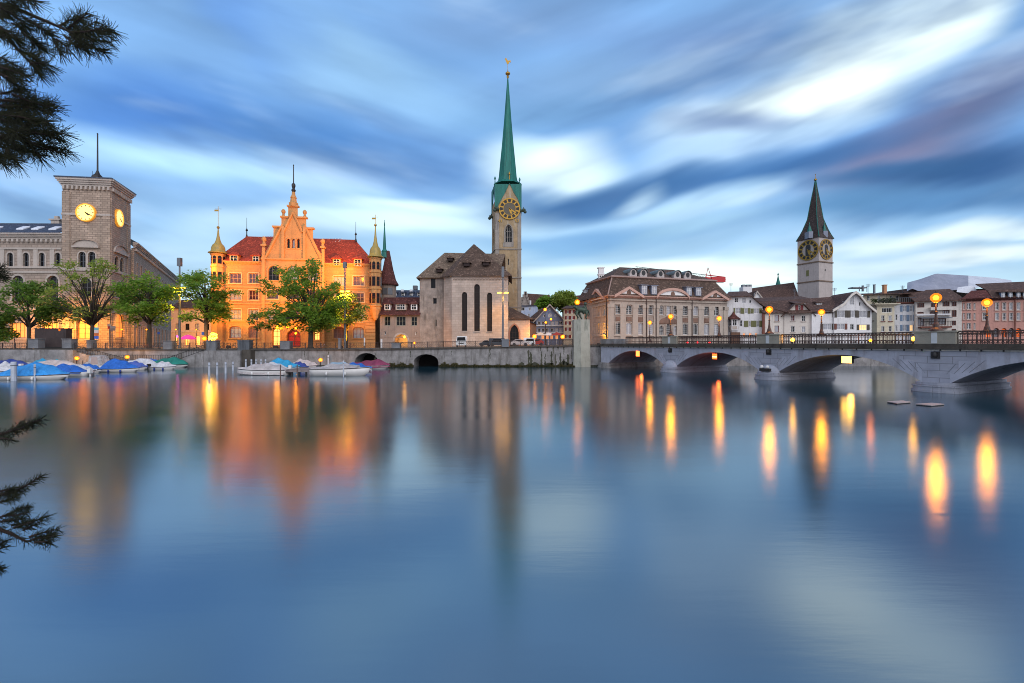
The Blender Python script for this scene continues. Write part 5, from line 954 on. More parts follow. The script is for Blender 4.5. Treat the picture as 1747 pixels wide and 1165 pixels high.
rc_ = [(1491.5, 486.5, .16, 'slim dark stack pipe'), (1509, 487, .3, 'squat brick stack glowing in lamplight')]
for px, py, r, lb in rc_:
    t = thing('roof_chimney', lb + ' on the cream house roof', 'chimney', tuple(P3(px, 497, 102))); m = MB(); c = P3(px, 498, 102); z = ZP(py, 102); m.box((c.x - r, c.y - r, c.z - .5), (c.x + r, c.y + r, z)); m.box((c.x - r * 1.25, c.y - r * 1.25, z), (c.x + r * 1.25, c.y + r * 1.25, z + .18)); m.build('stack', GREYM if r < .2 else ORNG, t)
# white house with blue shutters
F = FPm(1526, 97, 1562, 95.5)
ops = [WO(F, a, a + 6.2, y, y + 10.5, 'r', 2, 2, shut=(SHB, .42), g=GLASSW, **fwn) for a in (1540, 1551.5) for y in (521, 537, 554)] + [WO(F, 1527.5, 1531, y, y + 10, 'r', 1, 2, **fwn) for y in (536, 555)]
zt = F.z(1545, 518.5); bh = house('blue_shutter_house', 'narrow white house with pale blue shutters on three floors', F, zt, WHT, BROWN, ops, [], 9); cornice(bh, F, 0, F.L, zt, .35, .5, SHN); 
q = MB(F); q.box((2, -4, zt), (F.L - .3, -3, F.z(1545, 499))); q.build('attic_wall', mat('brown timber wall', (.10, .065, .05), .8, 'stone'), bh); q = MB(F); q.slab([(1, -.5, F.z(1545, 500)), (F.L, -.5, F.z(1545, 499)), (F.L, -7, F.z(1545, 495)), (1, -7, F.z(1545, 495))]); q.build('roof', BROWN, bh)
q = MB(F)
for k in range(12): u = F.L * k / 11; q.tube([(u, .3, zt + .35), (u, .3, zt + 1.3)], .03, 4)
q.tube([(0, .3, zt + 1.3), (F.L, .3, zt + 1.3)], .04, 4); q.build('terrace_railing', GREYM, bh)
# house with the balcony
F = FPm(1562, 94.5, 1641, 91.5); W9 = lambda a, b, y0, y1, nx=2: WO(F, a, b, y0, y1, 'r', nx, 1, d=.2, fw=.1, fm=SHN, g=mat('red brown pane', (.05, .02, .02), .2))  # panes in a dark red-brown tone
ops = [W9(1565, 1577, 517, 524.5, 3), W9(1588, 1600, 517, 524, 3), W9(1608, 1620, 514.5, 522.5, 3), W9(1623.5, 1632, 514.5, 522.5), W9(1608, 1620, 529, 536.5, 3), W9(1623.5, 1632, 529, 540.5), W9(1586, 1600, 531, 535.5, 3), W9(1565, 1576, 532, 535, 2), W9(1623.5, 1631, 547, 555), W9(1566, 1577, 543, 556, 2), W9(1585, 1614, 543, 554, 6), W9(1623.5, 1631, 561, 570)]
zt = F.z(1600, 513); bl = house('balcony_house', 'white house with brown windows, balconies and long awning behind the big lamp', F, zt, WHC, BROWN, ops, [], 9); q = MB(F); q.slab([(-.4, .8, zt), (F.L + .3, .8, zt), (F.L + .3, -6, F.z(1600, 489)), (-.4, -6, F.z(1600, 489))]); q.build('roof', BROWN, bl)
q = MB(F); u0, u1 = F.u(1566), F.u(1618); zb = F.z(1590, 557); q.box((u0, 0, zb - .3), (u1, 1.6, zb)); q.build('balcony', SHN, bl); q = MB(F)
for k in range(22): u = u0 + (u1 - u0) * k / 21; q.tube([(u, 1.5, zb), (u, 1.5, zb + 1)], .03, 4)
q.tube([(u0, 1.5, zb + 1), (u1, 1.5, zb + 1)], .05, 4); q.build('balcony_railing', DARK, bl); q = MB(F); q.slab([(u0, 0, F.z(1590, 540)), (u1, 0, F.z(1590, 540)), (u1, 1.9, F.z(1590, 543)), (u0, 1.9, F.z(1590, 543))], (0, 0, -.08)); q.build('awning', GREYM, bl)
q = MB(F); q.box((F.u(1562.5), .0, F.z(1590, 538)), (F.u(1621), .35, F.z(1590, 535.5))); q.build('string_course', WHT, bl); MB(F).box((F.u(1585), 0, F.z(1590, 529.5)), (F.u(1622), .9, F.z(1590, 524.5))).build('upper_balcony', WHC, bl)
# salmon house
F = FPm(1641, 91.5, 1690, 89.5); FX = FPm(1690, 89.5, 1790, 85.5); wb = mat('pale window surround', (.50, .36, .30), .7)
def sal(f, a, b, y0, y1, nx=2, **k): return WO(f, a, b, y0, y1, 'r', nx, 2, d=.18, fw=.1, sur=wb, sw=.07, g=GLASS, **k)
oA = [sal(F, a, b, y, y + 10.5, n) for y in (517, 534, 551) for a, b, n in ((1643.2, 1645.6, 1), (1649.5, 1656, 2), (1661.3, 1663.8, 1))] + [sal(F, 1676, 1686, 533, 546, 3), sal(F, 1676, 1686, 517, 528, 3)]
oB = [sal(FX, a - 3, a + 3, y, y + 12.5) for y in (516, 533.5) for a in (1701, 1713.2, 1725, 1737.5, 1750, 1762)] + [WO(FX, a - 4.2, a + 4.2, 559.5, 575, 'a', 1, 1, d=.5, g=glow('lit arcade', (1, .17, .02), .55), fm=SHN) for a in (1700, 1713, 1725.5, 1738, 1751)]
zt = F.z(1665, 513.5); sm = thing('salmon_building', 'long salmon pink building with mansard roof and glowing arcade', 'building', (XP(1690, 90), 90, 3.2))
for f, oo in ((F, oA), (FX, oB)): wall(sm, f, 0, f.L, .5, zt, oo, PINKW); windows(sm, f, oo, fm=WHITE); cornice(sm, f, 0, f.L, zt, .5, .7, DRED, 'eaves_cornice'); core(sm, f, zt - .1, 8, PINKW)
o = WO(F, 1682, 1689.5, 559, 575, 'a', 1, 1, d=.05, g=MAT['lit arcade'], fm=SHN); windows_flat(sm, F, o, MAT['lit arcade'], SHN)
q = MB(F); q.slab([(-.3, .7, zt + .5), (F.L, .7, zt + .5), (F.L, -2, F.z(1665, 494)), (2, -2, F.z(1665, 494))]); q.v += []; q.build('roof', DRED, sm); q = MB(FX); zk = FX.z(1730, 492); q.slab([(0, .7, zt + .5), (FX.L, .7, zt + .5), (FX.L, -1.6, zk), (0, -1.6, zk)]); q.slab([(0, -1.6, zk), (FX.L, -1.6, zk), (FX.L, -8, zk + 2), (0, -8, zk + 2)]); q.build('mansard_roof', BROWN, sm)
for a in (1709, 1721.5, 1735, 1746): dormer(sm, FX, a - 3.4, a + 3.4, 498.5, 509, SHB, BROWN, .65, -3, hip=False, gl=GLASSW)
MB(FX).tube([(FX.u(1731), .2, 3), (FX.u(1731), .2, zt)], .09, 5).build('downpipe', SHN, sm)
# scaffold roof under silver sheeting
TARPS = mat('silver sheeting', (.27, .28, .34), .45, 'wall', (.36, .37, .42), var=.2, spec=.5); TARPW = mat('white sheeting', (.56, .58, .64), .5, 'wall', (.40, .41, .46), var=.15)
Yc = 104.0; tv = thing('sheeted_roof', 'big scaffold roof wrapped in silver and white plastic sheeting', 'roof', (XP(1630, Yc), Yc, 3.9))
def crumple(pts, Y, m, name, seed, nx=22, nz=5, dep=6.):
    rnd = random.Random(seed); q = MB(); top, bot = pts
    def at(pl, t):
        x = pl[0][0] + (pl[-1][0] - pl[0][0]) * t
        for (xa, ya), (xb, yb) in zip(pl, pl[1:]):
            if xa <= x <= xb + 1e-6: return x, ya + (yb - ya) * (x - xa) / max(1e-6, xb - xa)
        return pl[-1]
    G_ = []
    for j in range(nz + 1):
        for i in range(nx + 1):
            xa, ya = at(top, i / nx); xb, yb = at(bot, i / nx); s = j / nz; yy = Y + dep * (1 - s) ** 1.2 + rnd.uniform(-.10, .10) * (1 if 0 < j < nz else .3); G_.append(tuple(P3(xa + (xb - xa) * s, ya + (yb - ya) * s, yy)))
    q.mesh(G_, [(j * (nx + 1) + i, j * (nx + 1) + i + 1, (j + 1) * (nx + 1) + i + 1, (j + 1) * (nx + 1) + i) for j in range(nz) for i in range(nx)]); return q.build(name, m, tv, True)
crumple([[(1548, 482), (1570, 476), (1597, 466.5), (1652, 470)], [(1547, 497), (1556, 492), (1566, 496), (1600, 498), (1652, 492)]], Yc - 6, TARPS, 'front_sheet', 3)
crumple([[(1651, 470), (1700, 474), (1725, 478)], [(1651, 493), (1672, 490), (1705, 491), (1733, 493)]], Yc - 6, TARPW, 'roof_sheet', 5)
crumple([[(1634, 490), (1650, 488), (1662, 488)], [(1632, 498), (1650, 500), (1668, 498)]], Yc - 9, TARPW, 'hanging_sheet', 8, 10, 4, 1)
q = MB(); q.box((XP(1550, Yc), Yc + .5, 3.9), (XP(1725, Yc), Yc + 9, ZP(492, Yc))); q.build('wall', mat('scaffold boards', (.10, .07, .06), .9, 'stone'), tv)
for px, yb, yt, Y, lb in ((1247, 497, 483, 106, 'the white olive shuttered house'), (1356, 505, 493, 104, 'the brown roof left of the church tower'), (1424, 503, 491, 101, 'the brown roof right of the church tower'), (1481, 497, 484, 103, 'the cream terrace house'), (1540, 497, 487, 102, 'the blue shuttered house')):
    p = P3(px, yb, Y); t = thing('roof_aerial', 'thin television aerial on the roof of ' + lb, 'aerial', tuple(p)); z = ZP(yt, Y); m = MB(); m.tube([(p.x, Y, p.z - 1.5), (p.x, Y, z)], .045, 4); m.build('mast', GREYM, t); m = MB()
    for k in range(4): m.tube([(p.x - .5 + .06 * k, Y, z - .1 - .18 * k), (p.x + .5 - .06 * k, Y, z - .1 - .18 * k)], .03, 4)
    m.build('antenna', GREYM, t)
# riverside wall below the houses and the guild house
bw = thing('riverside_wall', 'low stone river wall under the right bank houses seen through the arches', 'wall', (60, 90, 0)); q = MB(); q.loft([[(25.0, 86.2, -1), (100, 83.2, -1), (100, 84.2, -1), (25, 90, -1)], [(25.0, 86.2, 2.0), (100, 83.2, 2.0), (100, 84.2, 2.0), (25, 90, 2.0)]]); q.build('wall', QSTONE, bw); q = MB(); q.loft([[(24.9, 86.0, 2.004), (100, 83.0, 2.004), (100, 120, 2.004), (25, 120, 2.004)], [(24.9, 86.0, 2.2), (100, 83.0, 2.2), (100, 120, 2.2), (25, 120, 2.2)]]); struct(q.build('footpath', GROUND))
# ------------------------------------------------------------------ stone arch bridge
WSTONE = mat('pale bridge limestone', (.40, .42, .50), .85, 'stone', (.22, .215, .23), var=.2)
WASH = mat('coursed bridge limestone', (.385, .405, .48), .85, 'ashlar', (.20, .20, .225), (1.7, .62), .10)
DCOP = mat('dark mossy coping', (.075, .065, .055), .95, 'stone', var=.4)
P1 = Vector((23.2, 66.6)); dB = Vector((6.75, -13.6)); SP = dB.length; BR = Fac((23.2, 66.6), (23.2 + 6.75, 66.6 - 13.6))   # u = 0 at the first pier, SP per span
BR.n = Vector((-.896, -.4445, 0)); BWD = 10.3                      # n points to the viewer's side; the bridge body lies at o = 0 .. -BWD
bg_ = thing('stone_bridge', 'pale stone arch bridge with iron railings crossing the river to the right', 'bridge', (23.2, 66.6, 0))
ZT = CAMH - .32; ZW = CAMH - .42; U0, U1 = -SP - 1.2, 3.3 * SP
HALF = SP / 2 - 1.0; ZSP, ZCR = .85, 3.05
def intr(u):                                                       # underside height: segmental arches between piers
    k = math.floor(u / SP); m = (k + .5) * SP; x = abs(u - m)
    if u < -SP or x > HALF: return -1
    rr = ((ZCR - ZSP) ** 2 + HALF ** 2) / (2 * (ZCR - ZSP)); return ZCR - rr + math.sqrt(rr * rr - x * x)
us = [U0]
k = -1
while k <= 3:
    m = (k + .5) * SP
    for j in range(33): us.append(m - HALF + 2 * HALF * j / 32)
    us.append(m + HALF + 1e-3); us.append(m - HALF - 1e-3); k += 1
us = sorted([u for u in us if u <= U1] + [U1])
q = MB(BR); z_ = lambda u: intr(u)
for a, b in zip(us, us[1:]):
    za, zb = intr(a), intr(b)
    if (za < 0) != (zb < 0): za = zb = -1
    q.mesh([(a, 0, za), (b, 0, zb), (b, 0, ZW), (a, 0, ZW), (a, -BWD, za), (b, -BWD, zb), (b, -BWD, ZW), (a, -BWD, ZW)], [(0, 1, 2, 3), (5, 4, 7, 6), (4, 5, 1, 0), (3, 2, 6, 7)])
q.poly([(U0, 0, -1), (U0, -BWD, -1), (U0, -BWD, ZW), (U0, 0, ZW)]); q.build('arch_wall', WSTONE, bg_)
q = MB(BR)                                                         # coursed masonry field and voussoir ring over each pier
for k in range(0, 4):
    u = k * SP
    if u > U1 - 2: continue
    m = MB(BR); m.box((u - 2.6, .001, 2.75), (u + 2.6, .006, ZW - .21)); m.box((u - 1.5, .001, 2.1), (u + 1.5, .006, 2.74)); m.box((u - .95, .001, .86), (u + .95, .006, 2.09)); m.build('pier_masonry', WASH, bg_)
    m = MB(BR); m.ball((u, .18, 3.25), .26, 8, 6, (.8, 1, 1.1)); m.box((u - .3, .0, 2.9), (u + .3, .12, 3.5)); m.build('lion_mask', DARK, bg_)
    for s in (-1, 1):                                              # joints cut fanwise beside the pier
        for t in (.9, 1.5, 2.1, 2.7): J = MB(BR); J.slab([(u + s * t * .8, .006, 1.5 + t * .12), (u + s * (t * .8 + .03), .006, 1.5 + t * .12), (u + s * (t * 1.0 + .4 + .03), .006, 2.3 + t * .2), (u + s * (t * 1.0 + .4), .006, 2.3 + t * .2)], (0, 0, -.02)); J.build('masonry_joint', mat('open joint', (.17, .17, .19), .95), bg_)
for k in range(-1, 4):                                             # piers with rounded noses and conical caps
    u = k * SP; hw = 1.25 if k >= 0 else 1.3; n = 10; pier = MB(BR)
    def outline(h, e): 
        A = [(u - h, -BWD - e * .4), (u - h, .15)] + [(u - h * math.cos(math.pi * j / n), .1 + (h * .55 + e) * math.sin(math.pi * j / n)) for j in range(1, n)] + [(u + h, .15), (u + h, -BWD - e * .4)]
        return A
    for z0, z1, h in ((-1.5, .2, hw + .42), (.2, .5, hw + .3), (.5, .58, hw + .38), (.58, .86, hw + .1)):
        o = outline(h, .0); pier.loft([[(a, b, z0) for a, b in o], [(a, b, z1) for a, b in o]])
    pb = pier.build('pier', WASH if k >= 0 else QSTONE, bg_)
    if k in (-1, 2): continue
    cap = MB(BR); rings = []
    for z, s in ((.84, 1), (1.1, .95), (1.4, .78), (1.6, .52), (1.72, .2)): rings.append([(u - (hw + .05) * s * math.cos(math.pi * j / n), .02 + (hw * .5) * s * math.sin(math.pi * j / n), z) for j in range(n + 1)])
    cap.loft(rings, True, True); cap.build('pier_cap', WSTONE, pb)
q = MB(BR); q.box((U0, -.15, ZW - .2), (U1, .14, ZW - .08)); q.build('drip_ledge', mat('pale ledge', (.62, .60, .56), .8, 'wall', var=.15), bg_)
q = MB(BR); q.box((U0, -.2, ZW - .078), (U1, .34, ZT + .05)); q.box((U0, -.25, ZT + .051), (U1, .24, CAMH - .02)); q.box((U0, -BWD - .25, ZW), (U1, -BWD + .2, CAMH - .02)); q.build('coping', DCOP, bg_)
x = U0 + 1
while x < U1: MB(BR).box((x, .142, ZW - .23), (x + .1, .2, ZW - .081)).build('ledge_bracket', DARK, bg_); x += 1.28
q = MB(BR); q.box((U0 - 6, -BWD + .3, ZW - .05), (U1, -.3, CAMH - .18)); struct(q.build('road', mat('bridge asphalt', (.055, .055, .06), .85, 'stone', var=.2)))
def railing(o, ua, ub, par, name='railing', step=.30, full=True):
    z0, z1 = CAMH - .02, CAMH + 1.03; m = MB(BR); n = max(1, round((ub - ua) / step)); s = (ub - ua) / n
    m.box((ua, o - .045, z1 - .05), (ub, o + .045, z1 + .03)); m.box((ua, o - .025, z0 + .03), (ub, o + .025, z0 + .075)); m.box((ua, o - .02, z0 + .32), (ub, o + .02, z0 + .36)); m.box((ua, o - .02, z1 - .32), (ub, o + .02, z1 - .285))
    for k in range(n + 1):
        u = ua + s * k; m.box((u - .022, o - .02, z0), (u + .022, o + .02, z1 - .04))
    for k in range(n):                                             # interlaced round arches on top, rings at the foot
        u = ua + s * (k + .5)
        for cu, rr, w in ((u, s * .5, .02), (ua + s * (k + 1), s * .5, .02)) if k < n - 1 else ((u, s * .5, .02),):
            P = [(cu - rr * math.cos(math.pi * j / 6), z1 - .29 + .24 * math.sin(math.pi * j / 6)) for j in range(7)]
            for (a, za), (b, zb) in zip(P, P[1:]): m.mesh([(a, o, za - w), (b, o, zb - w), (b, o, zb + w), (a, o, za + w), (a, o - .03, za - w), (b, o - .03, zb - w)], [(0, 1, 2, 3), (0, 4, 5, 1)])
        r1, r2 = .105, .145; c = z0 + .195; P = [(math.cos(2 * math.pi * j / 9), math.sin(2 * math.pi * j / 9)) for j in range(9)]
        m.mesh([(u + r1 * a, o, c + r1 * b) for a, b in P] + [(u + r2 * a, o, c + r2 * b) for a, b in P], [(j, (j + 1) % 9, 9 + (j + 1) % 9, 9 + j) for j in range(9)])
    return m.build(name, IRON, par)
PED = mat('parapet stone', (.30, .28, .23), .85, 'wall', (.22, .21, .18), var=.15)
ends = [(-SP - 1, -1.45), (1.45, SP - 1.45), (SP + 1.45, 2 * SP - 1.45), (2 * SP + 1.45, 3 * SP - 1.45)]
for a, b in ends: railing(0, a if a > -SP else -SP + 5.4, b, bg_)
railing(-BWD, -SP + 3, 3 * SP, bg_)
for k in range(0, 3):
    u = k * SP; m = MB(BR); m.box((u - 1.4, -.4, CAMH - .02), (u + 1.4, .26, CAMH + .97)); m.box((u - 1.5, -.45, CAMH + .97), (u + 1.5, .34, CAMH + 1.1)); p = m.build('pedestal', PED, bg_)
    MB(BR).box((u - .2, .262, CAMH + .02), (u + .2, .30, CAMH + .95)).build('pedestal_panel', mat('bleached stone', (.55, .58, .60), .8), p)
m = MB(BR); m.box((-SP - 1.2, -.5, CAMH - .02), (-SP + 5.3, .16, CAMH + .78)); m.build('end_parapet', QSTONE, bg_)
# bridge lamps
LAMPG = glow('lamp glow', (1, .36, .007), 85); LAMPW = glow('lamp core', (1, .42, .012), 30)
def lamp_post(name, label, base, h, group, watt=260, base_w=.5, r=.25):
    t = thing(name, label, 'street lamp', base, group); x, y, z = base; m = MB()
    m.lathe([(base_w, 0), (base_w * .95, .12), (base_w * .5, .3), (base_w * .42, .55), (.13, .75), (.1, 1.1), (.08, h * .55), (.12, h * .57), (.07, h * .6), (.055, h - r * 1.7), (.17, h - r * 1.6)], base, 10); m.build('post', IRON, t)
    lantern((x, y, z + h), r * .9, t)
    m = MB(); m.lathe([(r * .7, h + r * 1.55), (r * .5, h + r * 1.75), (.06, h + r * 1.9), (.05, h + r * 2.3)], base, 10); m.build('cap', IRON, t)
    if watt: point('lamp_light', (x, y, z + h - r * 1.9), (1, .32, .01), watt, .3, t)
    return t
nl = ['first', 'second', 'third']
for k, lb in ((0, 'on the near parapet in front of the guild house'), (1, 'on the near parapet in front of the white olive shuttered house'), (2, 'biggest in view, on the near parapet before the balcony house')):
    b = BR(k * SP, -.05, CAMH + 1.1); lamp_post('bridge_lamp', 'lit iron bridge lamp ' + lb, tuple(b), 2.87, 'lit lamps on the bridge parapets', 430)
for k, lb in ((-1, 'by the far parapet at the left window bays of the guild house'), (0, 'by the far parapet at the right end of the guild house'), (1, 'by the far parapet before the white gable house'), (2, 'by the far parapet in front of the salmon building')):
    b = BR(k * SP, -BWD, CAMH + (1.03 if k >= 0 else .2)); lamp_post('bridge_lamp', 'lit bridge lamp ' + lb, tuple(b), 2.92 if k >= 0 else 3.7, 'lit lamps on the bridge parapets', 430)
# small lights along the bridge and the signal boxes under its arches
def small_light(name, label, p, c, s, r=.16, watt=0, cat='light', group=None, post=.5):
    t = thing(name, label, cat, tuple(p), group); m = MB(); x, y, z = p; m.lathe([(.09, -post), (.05, -r), (r * .6, -r * .9)], tuple(p), 6); m.build('stand', DARK, t); m = MB(); m.ball(tuple(p), r, 8, 6); m.build('lens', glow(name + ' ' + '%.2f %.2f %.0f' % (c[1], c[2], s), c, s), t, True)
    if watt: point('light', (x, y, z + r * 2), c, watt, .15, t)
    return t
small_light('warning_lamp', 'amber warning lamp behind the railing right of the middle pedestal', BR(SP + 2.2, -.9, CAMH + .4), (1, .42, .015), 28, .22, 60)
small_light('warning_lamp', 'amber warning lamp behind the railing left of the large stone pedestal', BR(2 * SP - 1.9, -.9, CAMH + .42), (1, .42, .015), 28, .2, 60)
small_light('warning_lamp', 'orange red lamp low on the railing below the cream terrace house', BR(2 * SP - 5.4, -1.0, CAMH + .3), (1, .22, .006), 20, .15, 30)
for px, lb in ((1168, 'leftmost'), (1185, 'middle'), (1205, 'rightmost')):
    u = BR.u(px); small_light('red_tail_light', 'small red car tail light at the foot of the bridge railing, ' + lb + ' of three', BR(u, -.6, CAMH + .12), (1, .015, .02), 5, .13, 0, 'light', 'red lights at the bridge railing', .25)  # car tail lights, built as small lamps on stands without the cars
for px, py, w_, h_, c, s, lb in ((1087, 603, 3.2, 5.2, (1, .16, .03), 5, 'small orange red lit panel under the first bridge arch'), (1218, 608, 4.2, 5.0, (1, .13, .02), 3.2, 'orange lit panel with a pale stripe under the second arch'), (1443, 613.5, 9, 6.2, (1, .48, .06), 9, 'bright yellow lit panel under the third bridge arch')):
    u = BR.u(px); zc_ = BR.z(px, py); hw = (BR.u(px + w_) - BR.u(px - w_)) / 2; hz_ = h_ / FPX * BR.Y(px); t = thing('signal_box', lb, 'sign light', tuple(BR(u, -.3, zc_))); m = MB(BR); m.box((u - hw, -.5, zc_ - hz_), (u + hw, -.14, zc_ + hz_)); m.build('housing', DARK, t)
    m = MB(BR); m.box((u - hw * .94, -.138, zc_ - hz_ * .92), (u + hw * .94, -.11, zc_ + hz_ * .92)); m.build('lit_panel', glow('signal %.1f' % s, c, s), t)
    if s < 4: MB(BR).box((u - hw * .9, -.108, zc_ - hz_ * .3), (u + hw * .9, -.1, zc_ + hz_ * .05)).build('pale_stripe', glow('signal stripe', (1, .6, .3), 3), t)
    m = MB(BR); m.tube([(u, -.3, zc_ + hz_), (u, -.3, max(zc_ + hz_ + .1, 3.2))], .06, 5); m.build('hanger', DARK, t); point('panel_light', tuple(BR(u, -.9, zc_ - hz_ - .3)), c, 75, .25, t)
# twin spotlights on the second pier nose
t = thing('pier_spotlight', 'pair of small white spotlights resting on the second pier nose', 'spotlight', tuple(BR(SP, 1.0, 1.8)))
for s in (-.35, .35): m = MB(BR); m.ball((SP + s, .8, 1.5), .2, 8, 6); m.build('lamp_head', WHITE, t)
m = MB(BR); m.box((SP - .6, .5, 1.0), (SP + .6, .9, 1.32)); m.build('bracket', DARK, t)
# ------------------------------------------------------------------ monument on its pillar
bp = P3(991.5, 600, 82.5); mo = thing('bronze_monument', 'bronze prancing horse with rider on a tall weathered concrete pillar', 'monument', (bp.x, 82.5, -.5)); zt = ZP(545.5, 82.5); hw = XP(1004.5, 82.5) - bp.x
m = MB(); x0 = bp.x; ring = lambda k, z: [(x0 - hw * k, 81.5, z), (x0 - hw * k * .2, 80.9, z), (x0 + hw * k, 81.5, z), (x0 + hw * k, 84.1, z), (x0 - hw * k, 84.1, z)]
m.loft([ring(1.12, -1), ring(1.03, 6.5), ring(1.0, zt)]); m.build('pillar', mat('streaked concrete', (.36, .36, .31), .9, 'stone', (.07, .095, .075), var=.15), mo)
BRZ = mat('verdigris bronze', (.055, .085, .06), .5, 'stone', (.02, .02, .016), var=.3, metal=.3); yb = 82.4
def Q(px, py, dy=0): p = P3(px, py, yb); return (p.x, yb + dy, p.z)
m = MB(); m.tube([Q(983, 528), Q(985, 527.5), Q(990, 528), Q(996, 529), Q(999, 529.5), Q(1001, 530)], [.25, .5, .55, .5, .58, .3], 8); m.tube([Q(985, 527), Q(982.5, 523.5), Q(981, 522)], [.42, .3, .22], 7); m.tube([Q(981.5, 521.5), Q(979, 524.5), Q(978.3, 526)], [.26, .2, .12], 6); m.tube([Q(981.5, 521), Q(982, 519.3)], [.1, .03], 4)
for a, b, c_, dy in (((984, 530), (980.5, 532), (983, 536.5), .25), ((985, 530), (983, 537), (986.5, 543), -.25), ((987, 531), (989.5, 538.5), (993.5, 545.3), .2)): m.tube([Q(*a, dy), Q(*b, dy), Q(*c_, dy)], [.28, .17, .1], 6)
for dy in (-.28, .28): m.tube([Q(999.5, 530.5, dy), Q(1001 + dy * 2, 537, dy), Q(999 + dy * 2, 541, dy), Q(1001 + dy, 545.3, dy)], [.38, .2, .13, .12], 6)
m.tube([Q(1001.5, 529), Q(1004.5, 530.5), Q(1005.5, 536), Q(1004, 540)], [.14, .16, .14, .04], 5); hs = m.build('horse', BRZ, mo, True)
m = MB(); m.tube([Q(998.3, 529), Q(998, 524.5), Q(998.4, 520.5)], [.36, .32, .2], 7); m.ball(Q(998.7, 518.2), .3, 8, 6); m.tube([Q(997.6, 521.5, -.25), Q(995, 524.5, -.3), Q(992.5, 524.8, -.2)], [.14, .12, .09], 5); m.tube([Q(999, 521.5, .25), Q(1001, 525, .3), Q(1000.5, 528, .3)], [.14, .12, .09], 5)
for dy in (-.5, .5): m.tube([Q(998, 529, dy * .6), Q(994.5, 531, dy), Q(996, 536, dy)], [.24, .18, .1], 6)
m.build('rider', BRZ, mo, True)
# ------------------------------------------------------------------ quay wall, stairs, posts and railings
qw = thing('quay_wall', 'long stone quay wall with two low arched culverts', 'wall', (-20, QY, 0))
FQ = Fac((-105, QY), (19.5, QY)); cu = lambda px: FQ.u(px); oq = [WO(FQ, 706, 748, 604, 629, 's', kind='hole', d=4.5), WO(FQ, 605.5, 645, 602, 622, 's', kind='hole', d=4.5)]
for o in oq: o.z0 = -.6; o.rise = (o.z1) * .62; o.zs = o.z1 - o.rise
top = [(0, 3.25), (FQ.u(640), 3.25), (FQ.u(1004), 3.95), (FQ.L, 3.95)]
wall(qw, FQ, 0, FQ.L, -1, [(u, z - .25) for u, z in top], oq, QSTONE); 
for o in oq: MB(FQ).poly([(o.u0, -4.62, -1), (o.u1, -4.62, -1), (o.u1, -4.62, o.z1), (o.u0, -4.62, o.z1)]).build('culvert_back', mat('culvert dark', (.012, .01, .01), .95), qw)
q = MB(FQ)
for (a, za), (b, zb) in zip(top, top[1:]): q.slab([(a, .22, za + .03), (b, .22, zb + .03), (b, -.5, zb + .03), (a, -.5, za + .03)], (0, 0, -.28))
q.build('coping', DCOP, qw)
for a, b in ((0, oq[1].u0), (oq[1].u1, oq[0].u0), (oq[0].u1, FQ.L)): MB(FQ).box((a, .0, -1), (b, .03, .32)).build('algae_band', mat('waterline algae', (.04, .04, .028), .7, 'stone', var=.5), qw)
for o in oq[:1]: 
    m = MB(FQ); A, A2 = o.arc(0), o.arc(.32)
    for i in range(len(A) - 1): m.mesh([(A[i][0], .05, A[i][1]), (A[i + 1][0], .05, A[i + 1][1]), (A2[i + 1][0], .05, A2[i + 1][1]), (A2[i][0], .05, A2[i][1]), (A2[i][0], 0, A2[i][1]), (A2[i + 1][0], 0, A2[i + 1][1])], [(0, 1, 2, 3), (3, 2, 5, 4)])
    m.build('arch_ring', QSTONE, qw)
GRASS = mat('bank weeds', (.045, .05, .02), .9, 'leaf', (.12, .10, .045)); q = MB(); rnd = random.Random(5)
for x0, x1, d in ((655, 704, 1), (752, 790, 1), (790, 985, .55), (975, 990, .4), (430, 470, .6), (345, 365, .6)):
    for i in range(int((x1 - x0) * 14 * d)):
        px = rnd.uniform(x0, x1); p = Vector((XP(px, QY - .2), QY - .1 - rnd.random() * .5, -.02)); wv = .5 + .3 * math.sin(px * .35) + .25 * math.sin(px * 1.3 + 2); h = max(.06, rnd.uniform(.2, .95) * wv) * (1 if d > .9 else .7); a = rnd.uniform(-.25, .25); w_ = .09; q.mesh([(p.x - w_, p.y, p.z), (p.x + w_, p.y, p.z), (p.x + a + w_, p.y - .1, p.z + h), (p.x + a - w_, p.y - .1, p.z + h)], [(0, 1, 2, 3)])
stuff(q.build('weeds', GRASS)); 
